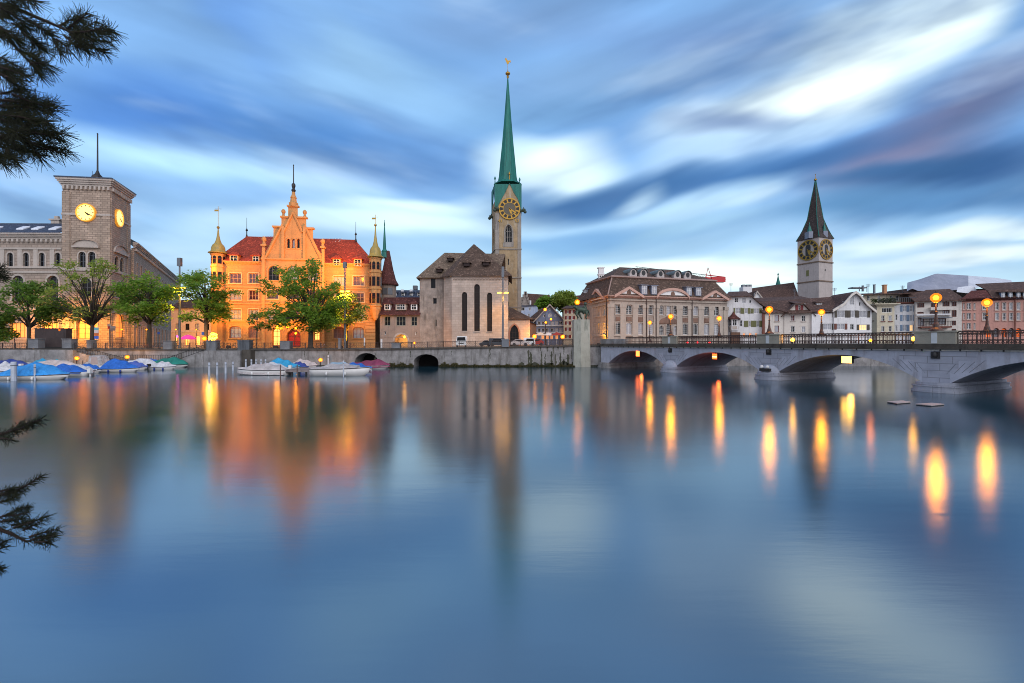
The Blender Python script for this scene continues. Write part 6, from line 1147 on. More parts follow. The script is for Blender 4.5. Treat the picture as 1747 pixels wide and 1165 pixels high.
# dark moss streaks where water runs down the wall beside the pillar
MOSS = mat('wall moss', (.055, .058, .04), .95, 'stone', (.11, .10, .07), var=.5); rm = random.Random(9)
def streak(px, y0, y1, w0, w1):
    n = 14; L, Rr = [], []
    for k in range(n + 1):
        t = k / n; w = (w0 + (w1 - w0) * t) * rm.uniform(.45, 1.25) * (.25 if k == 0 else 1); c = px + rm.uniform(-.5, .5); y = y0 + (y1 - y0) * t; L.append(P3(c - w, y, QY - .012)); Rr.append(P3(c + w * rm.uniform(.6, 1.2), y, QY - .012))
    m = MB(); m.mesh([tuple(p) for p in L + Rr], [(k, k + 1, n + 2 + k, n + 1 + k) for k in range(n)]); m.build('moss_streak', MOSS, qw)
for px, y0, y1, w0, w1 in ((902, 597, 626, 1.6, 1.2), (906, 600, 626, 2.2, 3.0), (924, 599, 626, .8, 2.2), (930, 603, 626, .8, 1.6), (941, 599, 626, 1.2, 2.4), (948, 604, 626, .7, 1.5), (956, 601, 626, 1.4, 2.2), (969, 604, 626, 2.2, 3.2), (962, 612, 626, 1, 2), (934, 591, 600, 1.4, .5), (944, 591, 603, 1.2, .4), (952, 590.5, 598, 1.6, .5), (962, 590, 606, 1.3, .5), (922, 592, 599, 1.1, .4), (836, 594, 612, 1.4, .6), (975, 596, 612, .8, .5), (640, 600, 613, .6, 1), (770, 598, 606, .8, .3), (700, 598, 610, 1, .4), (560, 600, 612, .8, .5), (520, 599, 609, 1, .4)): streak(px, y0, y1, w0, w1)
for px, w in ((890, 9), (912, 10), (938, 12), (962, 10), (978, 6)): streak(px, 617 + rm.uniform(-2, 2), 626.5, w * .35, w)
def qz(x): u = x + 105; return 3.25 + .7 * min(1, max(0, (u - FQ.u(640)) / (FQ.u(1004) - FQ.u(640))))
def quay_rail(x0, x1, label, step=.42, orn=True):
    a, b = XP(x0, QY), XP(x1, QY); t = thing('quay_railing', label, 'railing', ((a + b) / 2, QY, qz((a + b) / 2)), 'iron railings along the quay edge'); m = MB(); y = QY + .12; n = max(2, round((b - a) / step))
    for dz, r in ((1.05, .045), (.86, .02), (.12, .03)): m.tube([(a, y, qz(a) + dz), (b, y, qz(b) + dz)], r, 4)
    for k in range(n + 1):
        x = a + (b - a) * k / n; z = qz(x); m.box((x - .016, y - .016, z), (x + .016, y + .016, z + 1.02))
        if orn and k < n:
            xm = x + (b - a) / n / 2; m.mesh([(xm + .12 * math.cos(j * math.pi / 4) * s, y, z + .46 + .25 * math.sin(j * math.pi / 4) * s) for s in (.75, 1) for j in range(8)], [(j, (j + 1) % 8, 8 + (j + 1) % 8, 8 + j) for j in range(8)])
    m.build('balusters', IRON, t); n = max(1, round((b - a) / 2.6))
    for k in range(n + 1): x = a + (b - a) * k / n; MB().box((x - .05, y - .05, qz(x)), (x + .05, y + .05, qz(x) + 1.14)).build('post', IRON, t)
for a, b, lb in ((-20, 48, 'left of the dark kiosk'), (122, 148, 'beside the trunk of the open tree'), (155, 277, 'under the two plane trees'), (293, 352, 'by the lit garden lamps'), (368, 405, 'left end of the town hall front'), (425, 477, 'before the town hall doorway'), (495, 648, 'under the large tree'), (648, 756, 'before the gatehouse archway'), (756, 866, 'before the choir windows'), (866, 977, 'before the church porch and square')): quay_rail(a, b, 'iron quay railing ' + lb)
PSTONE = mat('dark quay post stone', (.17, .175, .19), .9, 'stone', (.07, .07, .07), var=.4)
def post(x0, x1, y0, y1, label, m_=PSTONE, dy=.9):
    a, b = XP(x0, QY - .3), XP(x1, QY - .3); z0, z1 = ZP(y1, QY - .3), ZP(y0, QY - .3); t = thing('stone_post', label, 'post', ((a + b) / 2, QY, z0), 'stone posts in the quay railing'); m = MB(); m.box((a, QY - .35, z0), (b, QY + dy, z1 - .14)); m.build('shaft', m_, t); m = MB(); m.box((a - .08, QY - .43, z1 - .14), (b + .08, QY + dy + .08, z1)); m.build('cap', m_, t)
post(48, 65, 577.5, 594, 'grey stone post left of the dark kiosk'); post(106, 122, 577.5, 594, 'grey stone post right of the dark kiosk'); post(148, 155, 580, 594, 'slim stone post at the foot of the open tree'); post(278, 293, 581, 596, 'ribbed stone post under the tall lamp mast'); post(352, 368, 580.5, 600, 'stone post beside the glowing yellow lamp ball'); post(405.5, 425, 580, 600, 'massive dark stone post above the wall recess', mat('dark post stone', (.10, .11, .125), .9, 'stone')); post(478, 494, 581.5, 596, 'smooth grey stone post before the town hall doorway'); post(577, 581, 577, 595, 'tall narrow grey post before the town hall arched windows', GREYM, .3); post(668, 682, 585, 594, 'pale stone block in front of the glowing archway'); post(856, 868, 578.5, 592, 'grey ribbed box at the foot of the church lamp mast', GREYM)
# projecting landings and stairs
ld = thing('quay_landing', 'stone landing block with two flights of steps below the quay', 'landing', (-65, QY - 1.6, 0)); q = MB(); q.box((XP(-30, 79), 79.6, -1), (XP(119, 79), QY - .002, 3.1)); q.build('left_block', QSTONE, ld)
q = MB(); q.box((XP(347, 80), 80.2, -1), (XP(408, 80), QY - .002, 2.95)); q.build('right_block', QSTONE, ld); q = MB(); q.box((XP(409, 80), 80.6, -1), (XP(424, 80), QY - .002, 3.1)); q.build('recess', DCOP, ld)
q = MB(); n = 12
q2 = MB()
for k in range(n): # flight descending right from the kiosk, flight rising to the right block
    xa = XP(122, 80) + 9.4 * k / n; q.box((xa, 80.2, -1), (xa + 9.4 / n, 81.998, 3.0 - 2.5 * (k + 1) / n)); xb = XP(346, 80) - 6.2 * k / n; q2.box((xb - 6.2 / n, 80.2, -1), (xb, 81.998, 2.9 - 2.3 * (k + 1) / n))
q.build('stairs', QSTONE, ld); q2.build('stairs', QSTONE, ld); q = MB()
def srail(pa, pb):
    pa, pb = Vector(pa), Vector(pb); n = int((pb - pa).length / .3)
    for dz in (1.0, .1): q.tube([tuple(pa + Vector((0, 0, dz))), tuple(pb + Vector((0, 0, dz)))], .04, 4)
    for k in range(n + 1): p = pa + (pb - pa) * k / n; q.box((p.x - .018, p.y - .018, p.z), (p.x + .018, p.y + .018, p.z + 1))
srail((XP(122, 80), 80.15, 3.0), (XP(122, 80) + 9.4, 80.15, .6)); srail((XP(346, 80), 80.15, 2.9), (XP(346, 80) - 6.2, 80.15, .7)); srail((XP(246, 80.5), 81.0, 1.15), (XP(300, 80.5), 81.0, 1.15)); srail((XP(165, 80.5), 81.3, 1.15), (XP(243, 80.5), 81.3, 1.15)); q.build('stair_railing', DARK, ld)
q = MB(); q.box((XP(122, 80), 80.6, -1), (XP(346, 80), 81.99, .55)); q.build('jetty', QSTONE, ld)
# ------------------------------------------------------------------ tall masts with twin lamps
def mast(px, Y, ytop, ylamp, label, head=(2.2, 4.5), watt=900, lw=7.5):
    x = XP(px, Y); zb = gz(x); t = thing('lamp_mast', label, 'lamp mast', (x, Y, zb), 'tall grey masts with twin lamps'); m = MB(); zt, zl = ZP(ytop, Y), ZP(ylamp, Y); m.tube([(x, Y, zb), (x, Y, zl), (x, Y, zt)], [.24, .17, .13], 8); m.build('pole', GREYM, t)
    m = MB(); w_ = head[0] / FPX * Y; m.box((x - w_, Y - .3, zt - head[1] * 2 / FPX * Y), (x + w_, Y + .3, zt)); m.build('floodlight_box', GREYM, t); a = lw / FPX * Y
    m = MB(); m.tube([(x - a, Y, zl + .15), (x + a, Y, zl + .15)], .06, 5); arm = m.build('arm', GREYM, t)
    for s in (-1, 1):
        m = MB(); m.ball((x + s * a * .8, Y, zl), .27, 8, 6, (1.5, 1.5, .5)); m.build('lamp_head', LAMPW, arm, True); spot('lamp_light', (x + s * a * .8, Y - .1, zl - .55), (x + s * a * .8, Y + .6, zl - 5), (1, .47, .06), watt, 160, 1, .4, t)
    return t
MS = [(XP(306.5, 90),), (XP(588.5, 91),)]
mast(306.5, 90, 440, 491, 'tall lamp mast with twin lamps between the plane trees at the side street', (3, 7), 7000)
mast(588.5, 91, 447, 497, 'tall lamp mast with twin lamps before the right half of the town hall', (2.5, 5), 9000, 6.5)
mast(858, 92, 455, 499.5, 'tall lamp mast with twin lamps before the church choir', (2.2, 9), 1700)
ORF = (1, .345, .01)
for lb, x, to, e in (('facing the town hall left wing', -57, (-58.5, 98, 17), 8500), ('facing the gable', -47.5, (-46.5, 99.5, 24), 14000), ('facing the right corner turret', -34.5, (-33.5, 101, 19), 10500)):
    fd = thing('floodlight', 'dark floodlight box on the pavement ' + lb, 'floodlight', (x, 91.5, gz(x)), 'floodlights before the town hall'); m = MB(); m.box((x - .4, 91.2, gz(x)), (x + .4, 91.7, 3.75)); m.build('housing', DARK, fd); spot('flood', (x, 91.5, 4.3), to, ORF, e, 100, .9, .3, fd)
spot('flood', (MS[1][0], 91.6, ZP(452, 91)), (-43, 101, 22), ORF, 18000, 110, .8, .3, None); spot('flood', (MS[0][0] + .5, 90.6, ZP(446, 90)), (-60, 99, 18), ORF, 12000, 90, .8, .3, None)
# warm wall, street and garden lamps seen lit in the picture
def wlamp(label, px, py, Y, watt, r=.28, s=95, post=None):
    p = P3(px, py, Y); t = thing('wall_lamp' if not post else 'globe_lamp', label, 'lamp', tuple(p)); lantern(p, r * .8, t, s, 'globe'); m = MB(); m.lathe([(.07, (gz(p.x) - p.z) if post else -.9), (.05, -r * .9)], tuple(p), 6); m.build('stem', DARK, t)
    if watt: washer('lamp_light', (p.x, p.y - (.6 if not post else -.2), p.z + (0 if not post else r + .2)), (p.x, p.y + 5, p.z - .3), (1, .40, .06), watt * .8, t)
wlamp('lit globe lamp on the left side of the town hall doorway', 473, 558.5, 96.5, 500); wlamp('upper lit globe lamp right of the town hall doorway', 505, 559.5, 97, 500); wlamp('lower lit globe lamp beside the red door', 504.5, 568.5, 97, 120, .2)
wlamp('bright white globe lamp on a post near the glowing yellow ball', 348.5, 577.5, 86, 700, .34, 45, True); wlamp('amber globe lamp at the corner of the dark kiosk', 105, 563, 85, 600, .33, 95, True); wlamp('lit lamp on the square left of the blue gabled house', 912, 574, 97.5, 900, .36, 95, True); wlamp('lit lamp on the square right of the blue gabled house', 960, 574.5, 99, 900, .36, 95, True)
wlamp('small lit lamp hanging before the blue gable left slope', 930, 528, 100, 250, .26, 80, True); wlamp('small lit lamp hanging before the middle of the blue facade', 940, 544.5, 104, 150, .2, 60, True); wlamp('small lit lamp before the left windows of the blue facade', 931, 550, 104, 150, .2, 60, True)
wlamp('tall lit street lamp above the horse monument', 985, 515.5, 88, 900, .38, 95, True)
wlamp('small amber lamp right of the gatehouse archway', 707, 585, 93, 1500, .18, 30, True)
for i, (px, Y, lb) in enumerate(((300, 108, 'left of the street corner'), (335, 106, 'right of the street corner'), (208, 95, 'at the foot of the clock tower'), (25, 91, 'before the post office wing'), (128, 90, 'left of the open tree before the tower'), (80, 91, 'behind the dark kiosk'), (250, 99, 'behind the rounded tree'))):
    wlamp('warm street lamp among the trunks ' + lb, px, 562, Y, 4500, .12, 22, True)
yl = thing('light_ball_shrub', 'round shrub wrapped in glowing yellow lights beside the stone post', 'lit shrub', (XP(363.5, 85), 85, 3.3)); m = MB(); rnd = random.Random(4); c = P3(363.5, 574, 85)
for i in range(130): d = Vector((rnd.gauss(0, 1), rnd.gauss(0, 1), rnd.gauss(0, 1))).normalized(); m.ball(tuple(c + d * .75 * rnd.uniform(.7, 1)), .06, 5, 4)
stuff(m.build('fairy_lights', glow('fairy light', (1, .50, .02), 18), yl)); point('glow_light', tuple(c + Vector((0, -1.2, 0))), (1, .5, .08), 250, .4, yl)
MB().tube([(c.x, 85, 3.2), (c.x, 85, c.z - .5)], .12, 6).build('trunk', BARK, yl)
# ------------------------------------------------------------------ trees on the quay
LEAFA = mat('plane leaves', (.08, .16, .018), .6, 'leaf', (.25, .38, .06)); LEAFB = mat('light leaves', (.13, .18, .03), .6, 'leaf', (.32, .38, .08)); LEAFD = mat('dark leaves', (.055, .115, .02), .6, 'leaf', (.18, .28, .05))
def tree(name, label, px, Y, pyb, px0, px1, py0, py1, seed, n, leaf, tr=.3, dens=1., clump=1.15, split=None, spread=.8, group='trees along the quay', sz=.30, zb=None, twig=True):
    rnd = random.Random(seed); x = XP(px, Y); zb = gz(x) if zb is None else zb; t = thing(name, label, 'tree', (x, Y, zb), group)
    cx, rx = XP((px0 + px1) / 2, Y), (XP(px1, Y) - XP(px0, Y)) / 2; z1, z0 = ZP(py0, Y), ZP(py1, Y); cz, rz = (z0 + z1) / 2, (z1 - z0) / 2; zs = ZP(split, Y) if split else z0 + rz * .25
    T = MB(); lx = rnd.uniform(-.5, .5); T.tube([(x, Y, zb - .2), (x, Y, zb + .5), (x + rnd.uniform(-.1, .1), Y, zs)] + ([(x + lx, Y, cz + rz * .5)] if n < 38 else []), [tr * 1.5, tr, tr * .85] + ([tr * .3] if n < 38 else []), 8); L_ = MB(); tips = []
    k = n
    for i in range(k):                                             # limbs reach for points spread through the crown
        a = 2 * math.pi * (i + rnd.random() * .7) / k * 2.4; el = rnd.uniform(-.75, .97); rr = math.sqrt(max(0, 1 - el * el)) * rnd.uniform(.55, .98); E = Vector((cx + rx * rr * math.cos(a), Y + rx * .75 * rr * math.sin(a), cz + rz * el * rnd.uniform(.8, .97)))
        vs = 0 if n >= 38 else max(0, el) * .75; S = Vector((x + lx * vs, Y, zs - rnd.uniform(0, .6) * (1 - vs) + (cz + rz * .45 - zs) * vs)); m1 = S + (E - S) * .35 + Vector((rnd.uniform(-.3, .3), rnd.uniform(-.3, .3), (E - S).length * .10)); m2 = S + (E - S) * .7 + Vector((rnd.uniform(-.4, .4), rnd.uniform(-.4, .4), (E - S).length * .07)); r0 = tr * rnd.uniform(.28, .5)
        T.tube([tuple(S), tuple(m1), tuple(m2), tuple(E)], [r0, r0 * .7, r0 * .42, .03], 5)
        for b, (sp, sd_) in enumerate(((E, 1.), (m2 + Vector((rnd.uniform(-1, 1), rnd.uniform(-1, 1), rnd.uniform(-.5, 1))) * rx * .25, .85), (E + Vector((rnd.uniform(-1, 1), rnd.uniform(-1, 1), rnd.uniform(-.6, .5))) * rx * .22, .8))):
            if b: T.tube([tuple(m1 if b == 1 else m2), tuple(sp)], [r0 * .3, .02], 4)
            if rnd.random() < dens: tips.append((sp, clump * sd_ * rnd.uniform(.75, 1.2)))
        if dens > .9 and n > 14: tips.append((m2 + Vector((rnd.uniform(-.6, .6), rnd.uniform(-.9, .3), rnd.uniform(-.2, .8))), clump * .75))
    for c, r in tips:
        for i in range(int(50 * r * r)):
            d = Vector((rnd.gauss(0, 1), rnd.gauss(0, 1), rnd.gauss(0, .62))); d = d.normalized() * (rnd.random() ** .45) * r; p = c + d; p.z -= .15 * (d.x ** 2 + d.y ** 2) / max(r, .1)
            a = Vector((rnd.gauss(0, 1), rnd.gauss(0, 1), rnd.gauss(0, .5))).normalized(); b = a.cross(Vector((rnd.gauss(0, .5), rnd.gauss(0, .5), 1))).normalized(); s = sz * rnd.uniform(.55, 1.25)
            L_.mesh([tuple(p - a * s), tuple(p + b * s * .55), tuple(p + a * s), tuple(p - b * s * .55)], [(0, 1, 2, 3)])
    T.build('trunk', BARK, t, True); L_.build('crown', leaf, t); return t
tree('plane_tree', 'dense dark green tree left of the kiosk', 49, 86, 590, -12, 106, 474, 566, 1, 26, LEAFD, .3, .95, 1.35, 556)
tree('honey_locust', 'airy tree with open spreading limbs before the clock tower', 157, 87, 590, 74, 226, 437, 558, 2, 52, LEAFB, .36, .80, .95, 552, sz=.27)
tree('plane_tree', 'rounded green tree right of the open spreading tree', 255, 87, 590, 196, 300, 463, 562, 3, 28, LEAFA, .36, .95, 1.35, 552)
tree('plane_tree', 'tree with lamplit yellow leaves at the left corner of the town hall', 352, 88, 590, 300, 396, 458, 560, 4, 28, LEAFA, .33, .92, 1.3, 548)
tree('young_tree', 'small thin young tree before the left town hall windows', 438, 86.5, 592, 414, 463, 536, 566, 5, 12, LEAFD, .09, .95, .75, 562, sz=.24)
tree('plane_tree', 'largest tree with broad crown before the town hall gable', 530, 88, 590, 444, 606, 443, 580, 6, 46, LEAFA, .50, .95, 1.45, 545)
tree('plane_tree', 'low lamplit tree crown beside the mast at the right half of the town hall', 592, 92.5, 590, 552, 628, 496, 556, 16, 20, LEAFB, .22, .95, 1.2, 560)
tree('weeping_willow', 'dark drooping tree cut by the left edge of the quay', -8, 86, 592, -45, 22, 528, 604, 8, 18, LEAFD, .25, 1, 1.2, 560)
tree('hill_tree', 'bright green tree on the hill behind the blue gabled house, right one', 962, 150, 520, 944, 982, 500, 528, 9, 18, LEAFB, .3, 1, 2.0, 524, group='trees on the hill', sz=.5, zb=3.9)
tree('hill_tree', 'lower dark green tree on the hill behind the blue gabled house, left one', 930, 152, 520, 918, 946, 509, 528, 10, 14, LEAFA, .3, 1, 1.8, 526, group='trees on the hill', sz=.5, zb=3.9)
# ------------------------------------------------------------------ pine reaching in from the near bank
PIN = mat('pine needles', (.010, .012, .005), .8, 'leaf', (.032, .034, .013)); pt_ = thing('pine_tree', 'dark pine with needled branches reaching over the water from the left', 'tree', (-8.2, 1.0, 2.4)); rnd = random.Random(11)
tk = MB(); tk.tube([(-8.2, 1.0, 2.3), (-8.1, 1.1, 5), (-8.0, 1.2, 11)], [.28, .22, .12], 8); nd = MB()
def twig(P, r0=.02, fl=.16, dens=150, tip=.35, start=0.):
    P = [P3(a, b, y) for a, b, y in P]; tk.tube([tuple(p) for p in P], [r0 + (.004 - r0) * i / (len(P) - 1) for i in range(len(P))], 5); tot = sum((b - a).length for a, b in zip(P, P[1:])); acc = 0
    for a, b in zip(P, P[1:]):
        L = (b - a).length; d = (b - a).normalized(); n = int(L * dens)
        for i in range(n):
            t = (i + rnd.random()) / n; s = (acc + L * t) / tot
            if s < start: continue
            p = a + (b - a) * t; v = Vector((rnd.gauss(0, 1), rnd.gauss(0, 1), rnd.gauss(0, 1))); v = (v - d * v.dot(d)).normalized(); u = (d * rnd.uniform(.25, 1.3) + v).normalized(); l = fl * rnd.uniform(.6, 1.1); w = .0034; sd = u.cross(Vector((0, 1, .1))).normalized() * w
            q = p + u * l + Vector((0, 0, -.01)); nd.mesh([tuple(p - sd), tuple(p + sd), tuple(q + sd * .5), tuple(q - sd * .5)], [(0, 1, 2, 3)])
        acc += L
def bough(P, subs, r0=.035, **k):
    """main branch with needled side shoots: subs = (start px, start py, end px, end py)"""
    twig(P, r0, **k)
    for (a, b, c, d) in subs:
        y = 4.6 + rnd.uniform(-.35, .35); twig([(a, b, y), ((a + c) / 2 + rnd.uniform(-3, 3), (b + d) / 2 + rnd.uniform(-3, 3), y + rnd.uniform(-.1, .1)), (c, d, y + rnd.uniform(-.15, .15))], .012, k.get('fl', .16), 330)
Y0 = 4.6
far = lambda px, py: (px, py, Y0)
bough([(-700, -120, 1.9), (-150, -20, 4.2), far(-20, 0), far(40, 20), far(92, 42), far(120, 55), far(160, 70)], [(100, 45, 138, 28), (115, 50, 150, 22), (118, 55, 175, 48), (120, 58, 196, 52), (125, 60, 190, 72), (122, 60, 178, 88), (118, 58, 155, 92), (110, 60, 140, 84), (130, 62, 165, 35), (95, 66, 120, 86), (90, 66, 105, 92), (60, 40, 82, 60), (40, 30, 90, 58), (30, 40, 62, 78), (55, 64, 80, 88)], fl=.13, dens=60, start=.6)
bough([(-500, 60, 2.2), (-120, 20, 4.2), far(-10, 40), far(20, 72), far(45, 100), far(66, 118)], [(0, 20, 30, 8), (-5, 10, 40, 40), (0, 45, 28, 66), (-8, 60, 25, 62), (10, 55, 36, 80), (30, 85, 62, 100), (48, 104, 92, 122), (52, 108, 84, 110), (46, 100, 70, 130), (-10, 30, 20, 30), (-10, 5, 14, 26), (5, -6, 60, 2), (-10, -8, 30, 14), (20, 40, 50, 48)], fl=.13, dens=80, start=.6)
bough([(-500, 160, 2.2), (-100, 130, 4.2), far(-20, 120), far(16, 132), far(40, 158)], [(-15, 105, 40, 122), (-10, 112, 46, 130), (0, 125, 36, 138), (-12, 128, 30, 120), (10, 130, 28, 146), (-10, 96, 20, 108)], fl=.13, dens=120, start=.6)
bough([(-500, 260, 2.2), (-100, 190, 4.2), far(-20, 170), far(20, 172), far(60, 180)], [(20, 160, 84, 182), (10, 168, 92, 178), (0, 180, 86, 190), (0, 172, 60, 165), (-10, 190, 60, 200), (-10, 180, 50, 188), (0, 196, 62, 206), (-10, 200, 50, 214), (0, 160, 40, 150)], fl=.15, dens=160, start=.6)
bough([(-500, 330, 2.2), (-100, 250, 4.2), far(-20, 232), far(40, 236), far(70, 252), far(112, 262)], [(40, 215, 82, 208), (30, 220, 108, 228), (50, 226, 104, 238), (60, 244, 118, 256), (40, 236, 70, 268), (0, 220, 60, 222), (-10, 205, 40, 205), (-10, 225, 50, 234), (-10, 240, 44, 256), (0, 250, 60, 262), (-10, 258, 24, 270), (10, 255, 32, 278), (-10, 250, -2, 276), (-14, 262, 6, 280), (-10, 214, 30, 226), (-10, 232, 26, 246)], fl=.15, dens=160, start=.6)
bough([(-500, 820, 2.2), (-100, 750, 4.2), far(-12, 744), far(12, 738), far(40, 724), far(70, 716)], [(0, 748, 18, 750), (18, 736, 62, 720)], fl=.085, dens=420, start=.7)
bough([(-500, 900, 2.2), (-100, 850, 4.2), far(-12, 846), far(20, 840), far(45, 828), far(70, 812)], [(10, 845, 42, 838), (0, 838, 24, 832), (-4, 858, 26, 846)], fl=.08, dens=420, start=.7)
bough([(-500, 980, 2.2), (-100, 900, 4.2), far(-12, 898), far(18, 910), far(45, 924), far(96, 908)], [(-4, 884, 48, 864), (4, 880, 50, 874), (0, 890, 40, 884), (24, 900, 82, 880), (40, 904, 72, 888), (50, 916, 100, 902), (56, 920, 92, 914), (60, 925, 90, 928), (20, 896, 50, 890)], fl=.08, dens=260, start=.75)
bough([(-300, 960, 3.0), (-60, 945, 4.2), far(-10, 940), far(8, 932)], [(-12, 930, 10, 922), (-10, 965, 2, 972)], fl=.08, dens=300, start=.7)
bough([(-300, 470, 3.0), (-60, 455, 4.2), far(-22, 470), far(8, 452)], [(-12, 480, 10, 470), (-14, 465, 8, 462)], fl=.08, dens=260, start=.7)
tk.build('trunk', mat('pine bark', (.03, .018, .014), .9, 'stone', var=.4), pt_); nd.build('needles', PIN, pt_)
# ------------------------------------------------------------------ moored boats
HULLW = mat('white hull', (.66, .64, .63), .35, var=.1); HULLD = mat('dark hull strake', (.03, .025, .03), .5); TB = {}
def tarp(n, c): return mat('tarp ' + n, c, .65, 'tarp', var=.3)
BLU = tarp('blue', (.018, .14, .56)); BL2 = tarp('light blue', (.03, .27, .68)); CYA = tarp('cyan', (.03, .33, .60)); NAV = tarp('navy', (.03, .06, .28)); WTA = tarp('white', (.62, .62, .66)); GTA = tarp('grey white', (.46, .42, .42)); GRN = tarp('green', (.008, .20, .16)); MAG = tarp('magenta', (.22, .035, .09)); PNK = tarp('pale pink', (.60, .50, .48))
def boat(label, px0, px1, pyw, pyt, tm, seed, bow='r', peak=.5, hull=HULLW, cover=1., Y=None, yaw=0, canopy=False, motor=True, low=.28, fb=None, group='covered boats at the moorings', name='covered_boat'):
    """hull lofted from bow to stern with a tent-like cover sagging between its ridge poles"""
    rnd = random.Random(seed); Y = Y or min(81, CAMH * FPX / (pyw - HZ)); x0, x1 = XP(px0, Y), XP(px1, Y); Ln = x1 - x0; B = min(1.25, Ln * .19); zt = max(.9, ZP(pyt, Y)); FB = fb or min(.55, zt * .36); t = thing(name, label, 'boat', ((x0 + x1) / 2, Y, 0), group); sg = 1 if bow == 'r' else -1
    cx = (x0 + x1) / 2; X = lambda s: cx + sg * (s - .5) * Ln; yc = lambda s: Y + B + (s - .5) * Ln * yaw
    H = MB(); n = 12; rings = []
    for i in range(n + 1):
        s = i / n; w = B * (1 - max(0, (s - .45) / .55) ** 2.3) * (.9 + .1 * min(1, s * 4)); w = max(w, .03); sh = FB * (1 + .45 * max(0, (s - .4)) ** 1.5); kz = -.25 + .55 * max(0, (s - .82) / .18) ** 2; ru = 0.0 if s < .9 else 0
        rings.append([(X(s), yc(s) - w, sh), (X(s) - sg * .12 * (s > .8), yc(s) - w * .93, sh * .45), (X(s) - sg * .3 * max(0, (s - .7) / .3), yc(s) - w * .6, kz), (X(s) - sg * .3 * max(0, (s - .7) / .3), yc(s) + w * .6, kz), (X(s) - sg * .12 * (s > .8), yc(s) + w * .93, sh * .45), (X(s), yc(s) + w, sh)])
    H.loft(rings); h = H.build('hull', hull, t, True)
    k_ = MB()
    for sd in (0, 5): k_.tube([(r[sd][0], r[sd][1] + (-.02 if sd == 0 else .02), r[sd][2] - .05) for r in rings], .045, 4)
    k_.build('rub_rail', HULLD, h)
    C_ = MB(); rings = []; m = 9; nn = 22; ph = [rnd.uniform(0, 6) for _ in range(6)]
    poles = sorted([0, peak, 1] + [rnd.uniform(.15, .85) for _ in range(2)])
    for i in range(nn + 1):
        s = .02 + (cover - .02) * i / nn; w = B * (1 - max(0, (s - .45) / .55) ** 2.3) * 1.03; w = max(w, .06); sh = FB * (1 + .45 * max(0, (s - .4)) ** 1.5)
        base = sh + (zt - sh) * max(.10, (1 - abs((s - peak) / (peak if s < peak else 1 - peak)) ** 2.0)) * 1.0
        dmin = min(abs(s - p) for p in poles); base -= min(.16, dmin * .9) * (zt - sh) * .55
        ring = []
        for j in range(m):
            v = j / (m - 1); e = abs(2 * v - 1); yy = yc(s) + (2 * v - 1) * w * (1 if e < .99 else 1.02); zz = sh - low * FB + (base - sh + low * FB) * (1 - e ** 1.7) * 1.0; zz += .09 * math.sin(s * 23 + ph[0] + 3 * v) * (1 - e) + .13 * math.sin(s * 11 + ph[1] + 7 * v) * e * (e < .95); ring.append((X(s) + .03 * math.sin(9 * v + ph[2] + i), yy, zz))
        rings.append(ring)
    C_.loft(rings, True, False); C_.build('cover', tm, t, True)
    if canopy:
        q = MB(); a, b = X(.28), X(.62); z0, z1 = FB + .2, zt + .35; y0, y1 = yc(.45) - B * .8, yc(.45) + B * .8
        q.loft([[(a, y0, z0), (a, y1, z0), (a + sg * .2, y1 * .98 + y0 * .02, z1), (a + sg * .2, y0 * .98 + y1 * .02, z1)], [((a + b) / 2, y0, z0), ((a + b) / 2, y1, z0), ((a + b) / 2, y1, z1 + .1), ((a + b) / 2, y0, z1 + .1)], [(b + sg * .9, y0, z0), (b + sg * .9, y1, z0), (b, y1, z1), (b, y0, z1)]]); q.build('canopy', tm, t); q = MB(); q.slab([(a + sg * .5, y0 - .012, z0 + .3), (b - sg * .1, y0 - .012, z0 + .3), (b - sg * .2, y0 - .012, z1 - .15), (a + sg * .55, y0 - .012, z1 - .15)], (0, .01, 0)); q.build('canopy_window', mat('clear vinyl', (.45, .33, .30), .2), t)
    if motor:
        q = MB(); xs_ = X(0) - sg * .25; q.box((xs_ - .2, yc(0) - .2, .35), (xs_ + .2, yc(0) + .2, .95)); q.tube([(xs_, yc(0), .4), (xs_ - sg * .05, yc(0), -.3)], .1, 6); q.build('outboard_motor', DARK if seed % 2 else WHITE, t)
    for s in (.3, .62): q = MB(); q.ball((X(s), yc(s) - B * 1.02 + max(0, s - .45) * .5, FB * .35), .13, 7, 5, (1, 1, 1.7)); q.build('fender', WHITE if seed % 3 else NAV, t)
    return t
boat('large white hulled boat under a bright blue tent cover at the left edge', -22, 100, 648, 619, BL2, 1, 'r', .52, Y=52, low=.1, motor=False)
boat('low boat with blue cover tucked behind the bow of the nearest blue tent', 62, 137, 642, 621.5, BLU, 2, 'l', .55, hull=HULLW, Y=58)
boat('white covered boat squeezed between two blue ones', 104, 156, 639, 621.5, WTA, 3, 'r', .3, Y=61)
boat('short royal blue boat nose just right of the white cover', 126, 167, 636.5, 620, BLU, 4, 'r', .35, Y=64)
boat('pale cabin boat with tall white canopy and clear window', 132, 187, 632, 611, GTA, 5, 'r', .45, Y=70, canopy=True)
boat('broad blue covered motorboat with white hull in the middle of the left row', 166, 228, 636, 612, BLU, 6, 'r', .25, Y=66, low=.05)
boat('slate blue covered boat overlapping the white tent', 208, 246, 631, 616, tarp('slate blue', (.08, .14, .5)), 7, 'r', .4, Y=71)
boat('tall white tent covered boat below the right jetty lamp', 192, 262, 630, 611, WTA, 8, 'r', .62, Y=73)
boat('long low white covered boat before the green one', 250, 294, 629.5, 616.5, WTA, 9, 'r', .5, Y=72)
boat('dark green covered boat at the right end of the left row', 240, 312, 626.5, 609.5, GRN, 10, 'r', .68, Y=78)
boat('flat blue covered boat in front of the stair railing', 236, 272, 622, 612, BLU, 11, 'r', .5, Y=80)
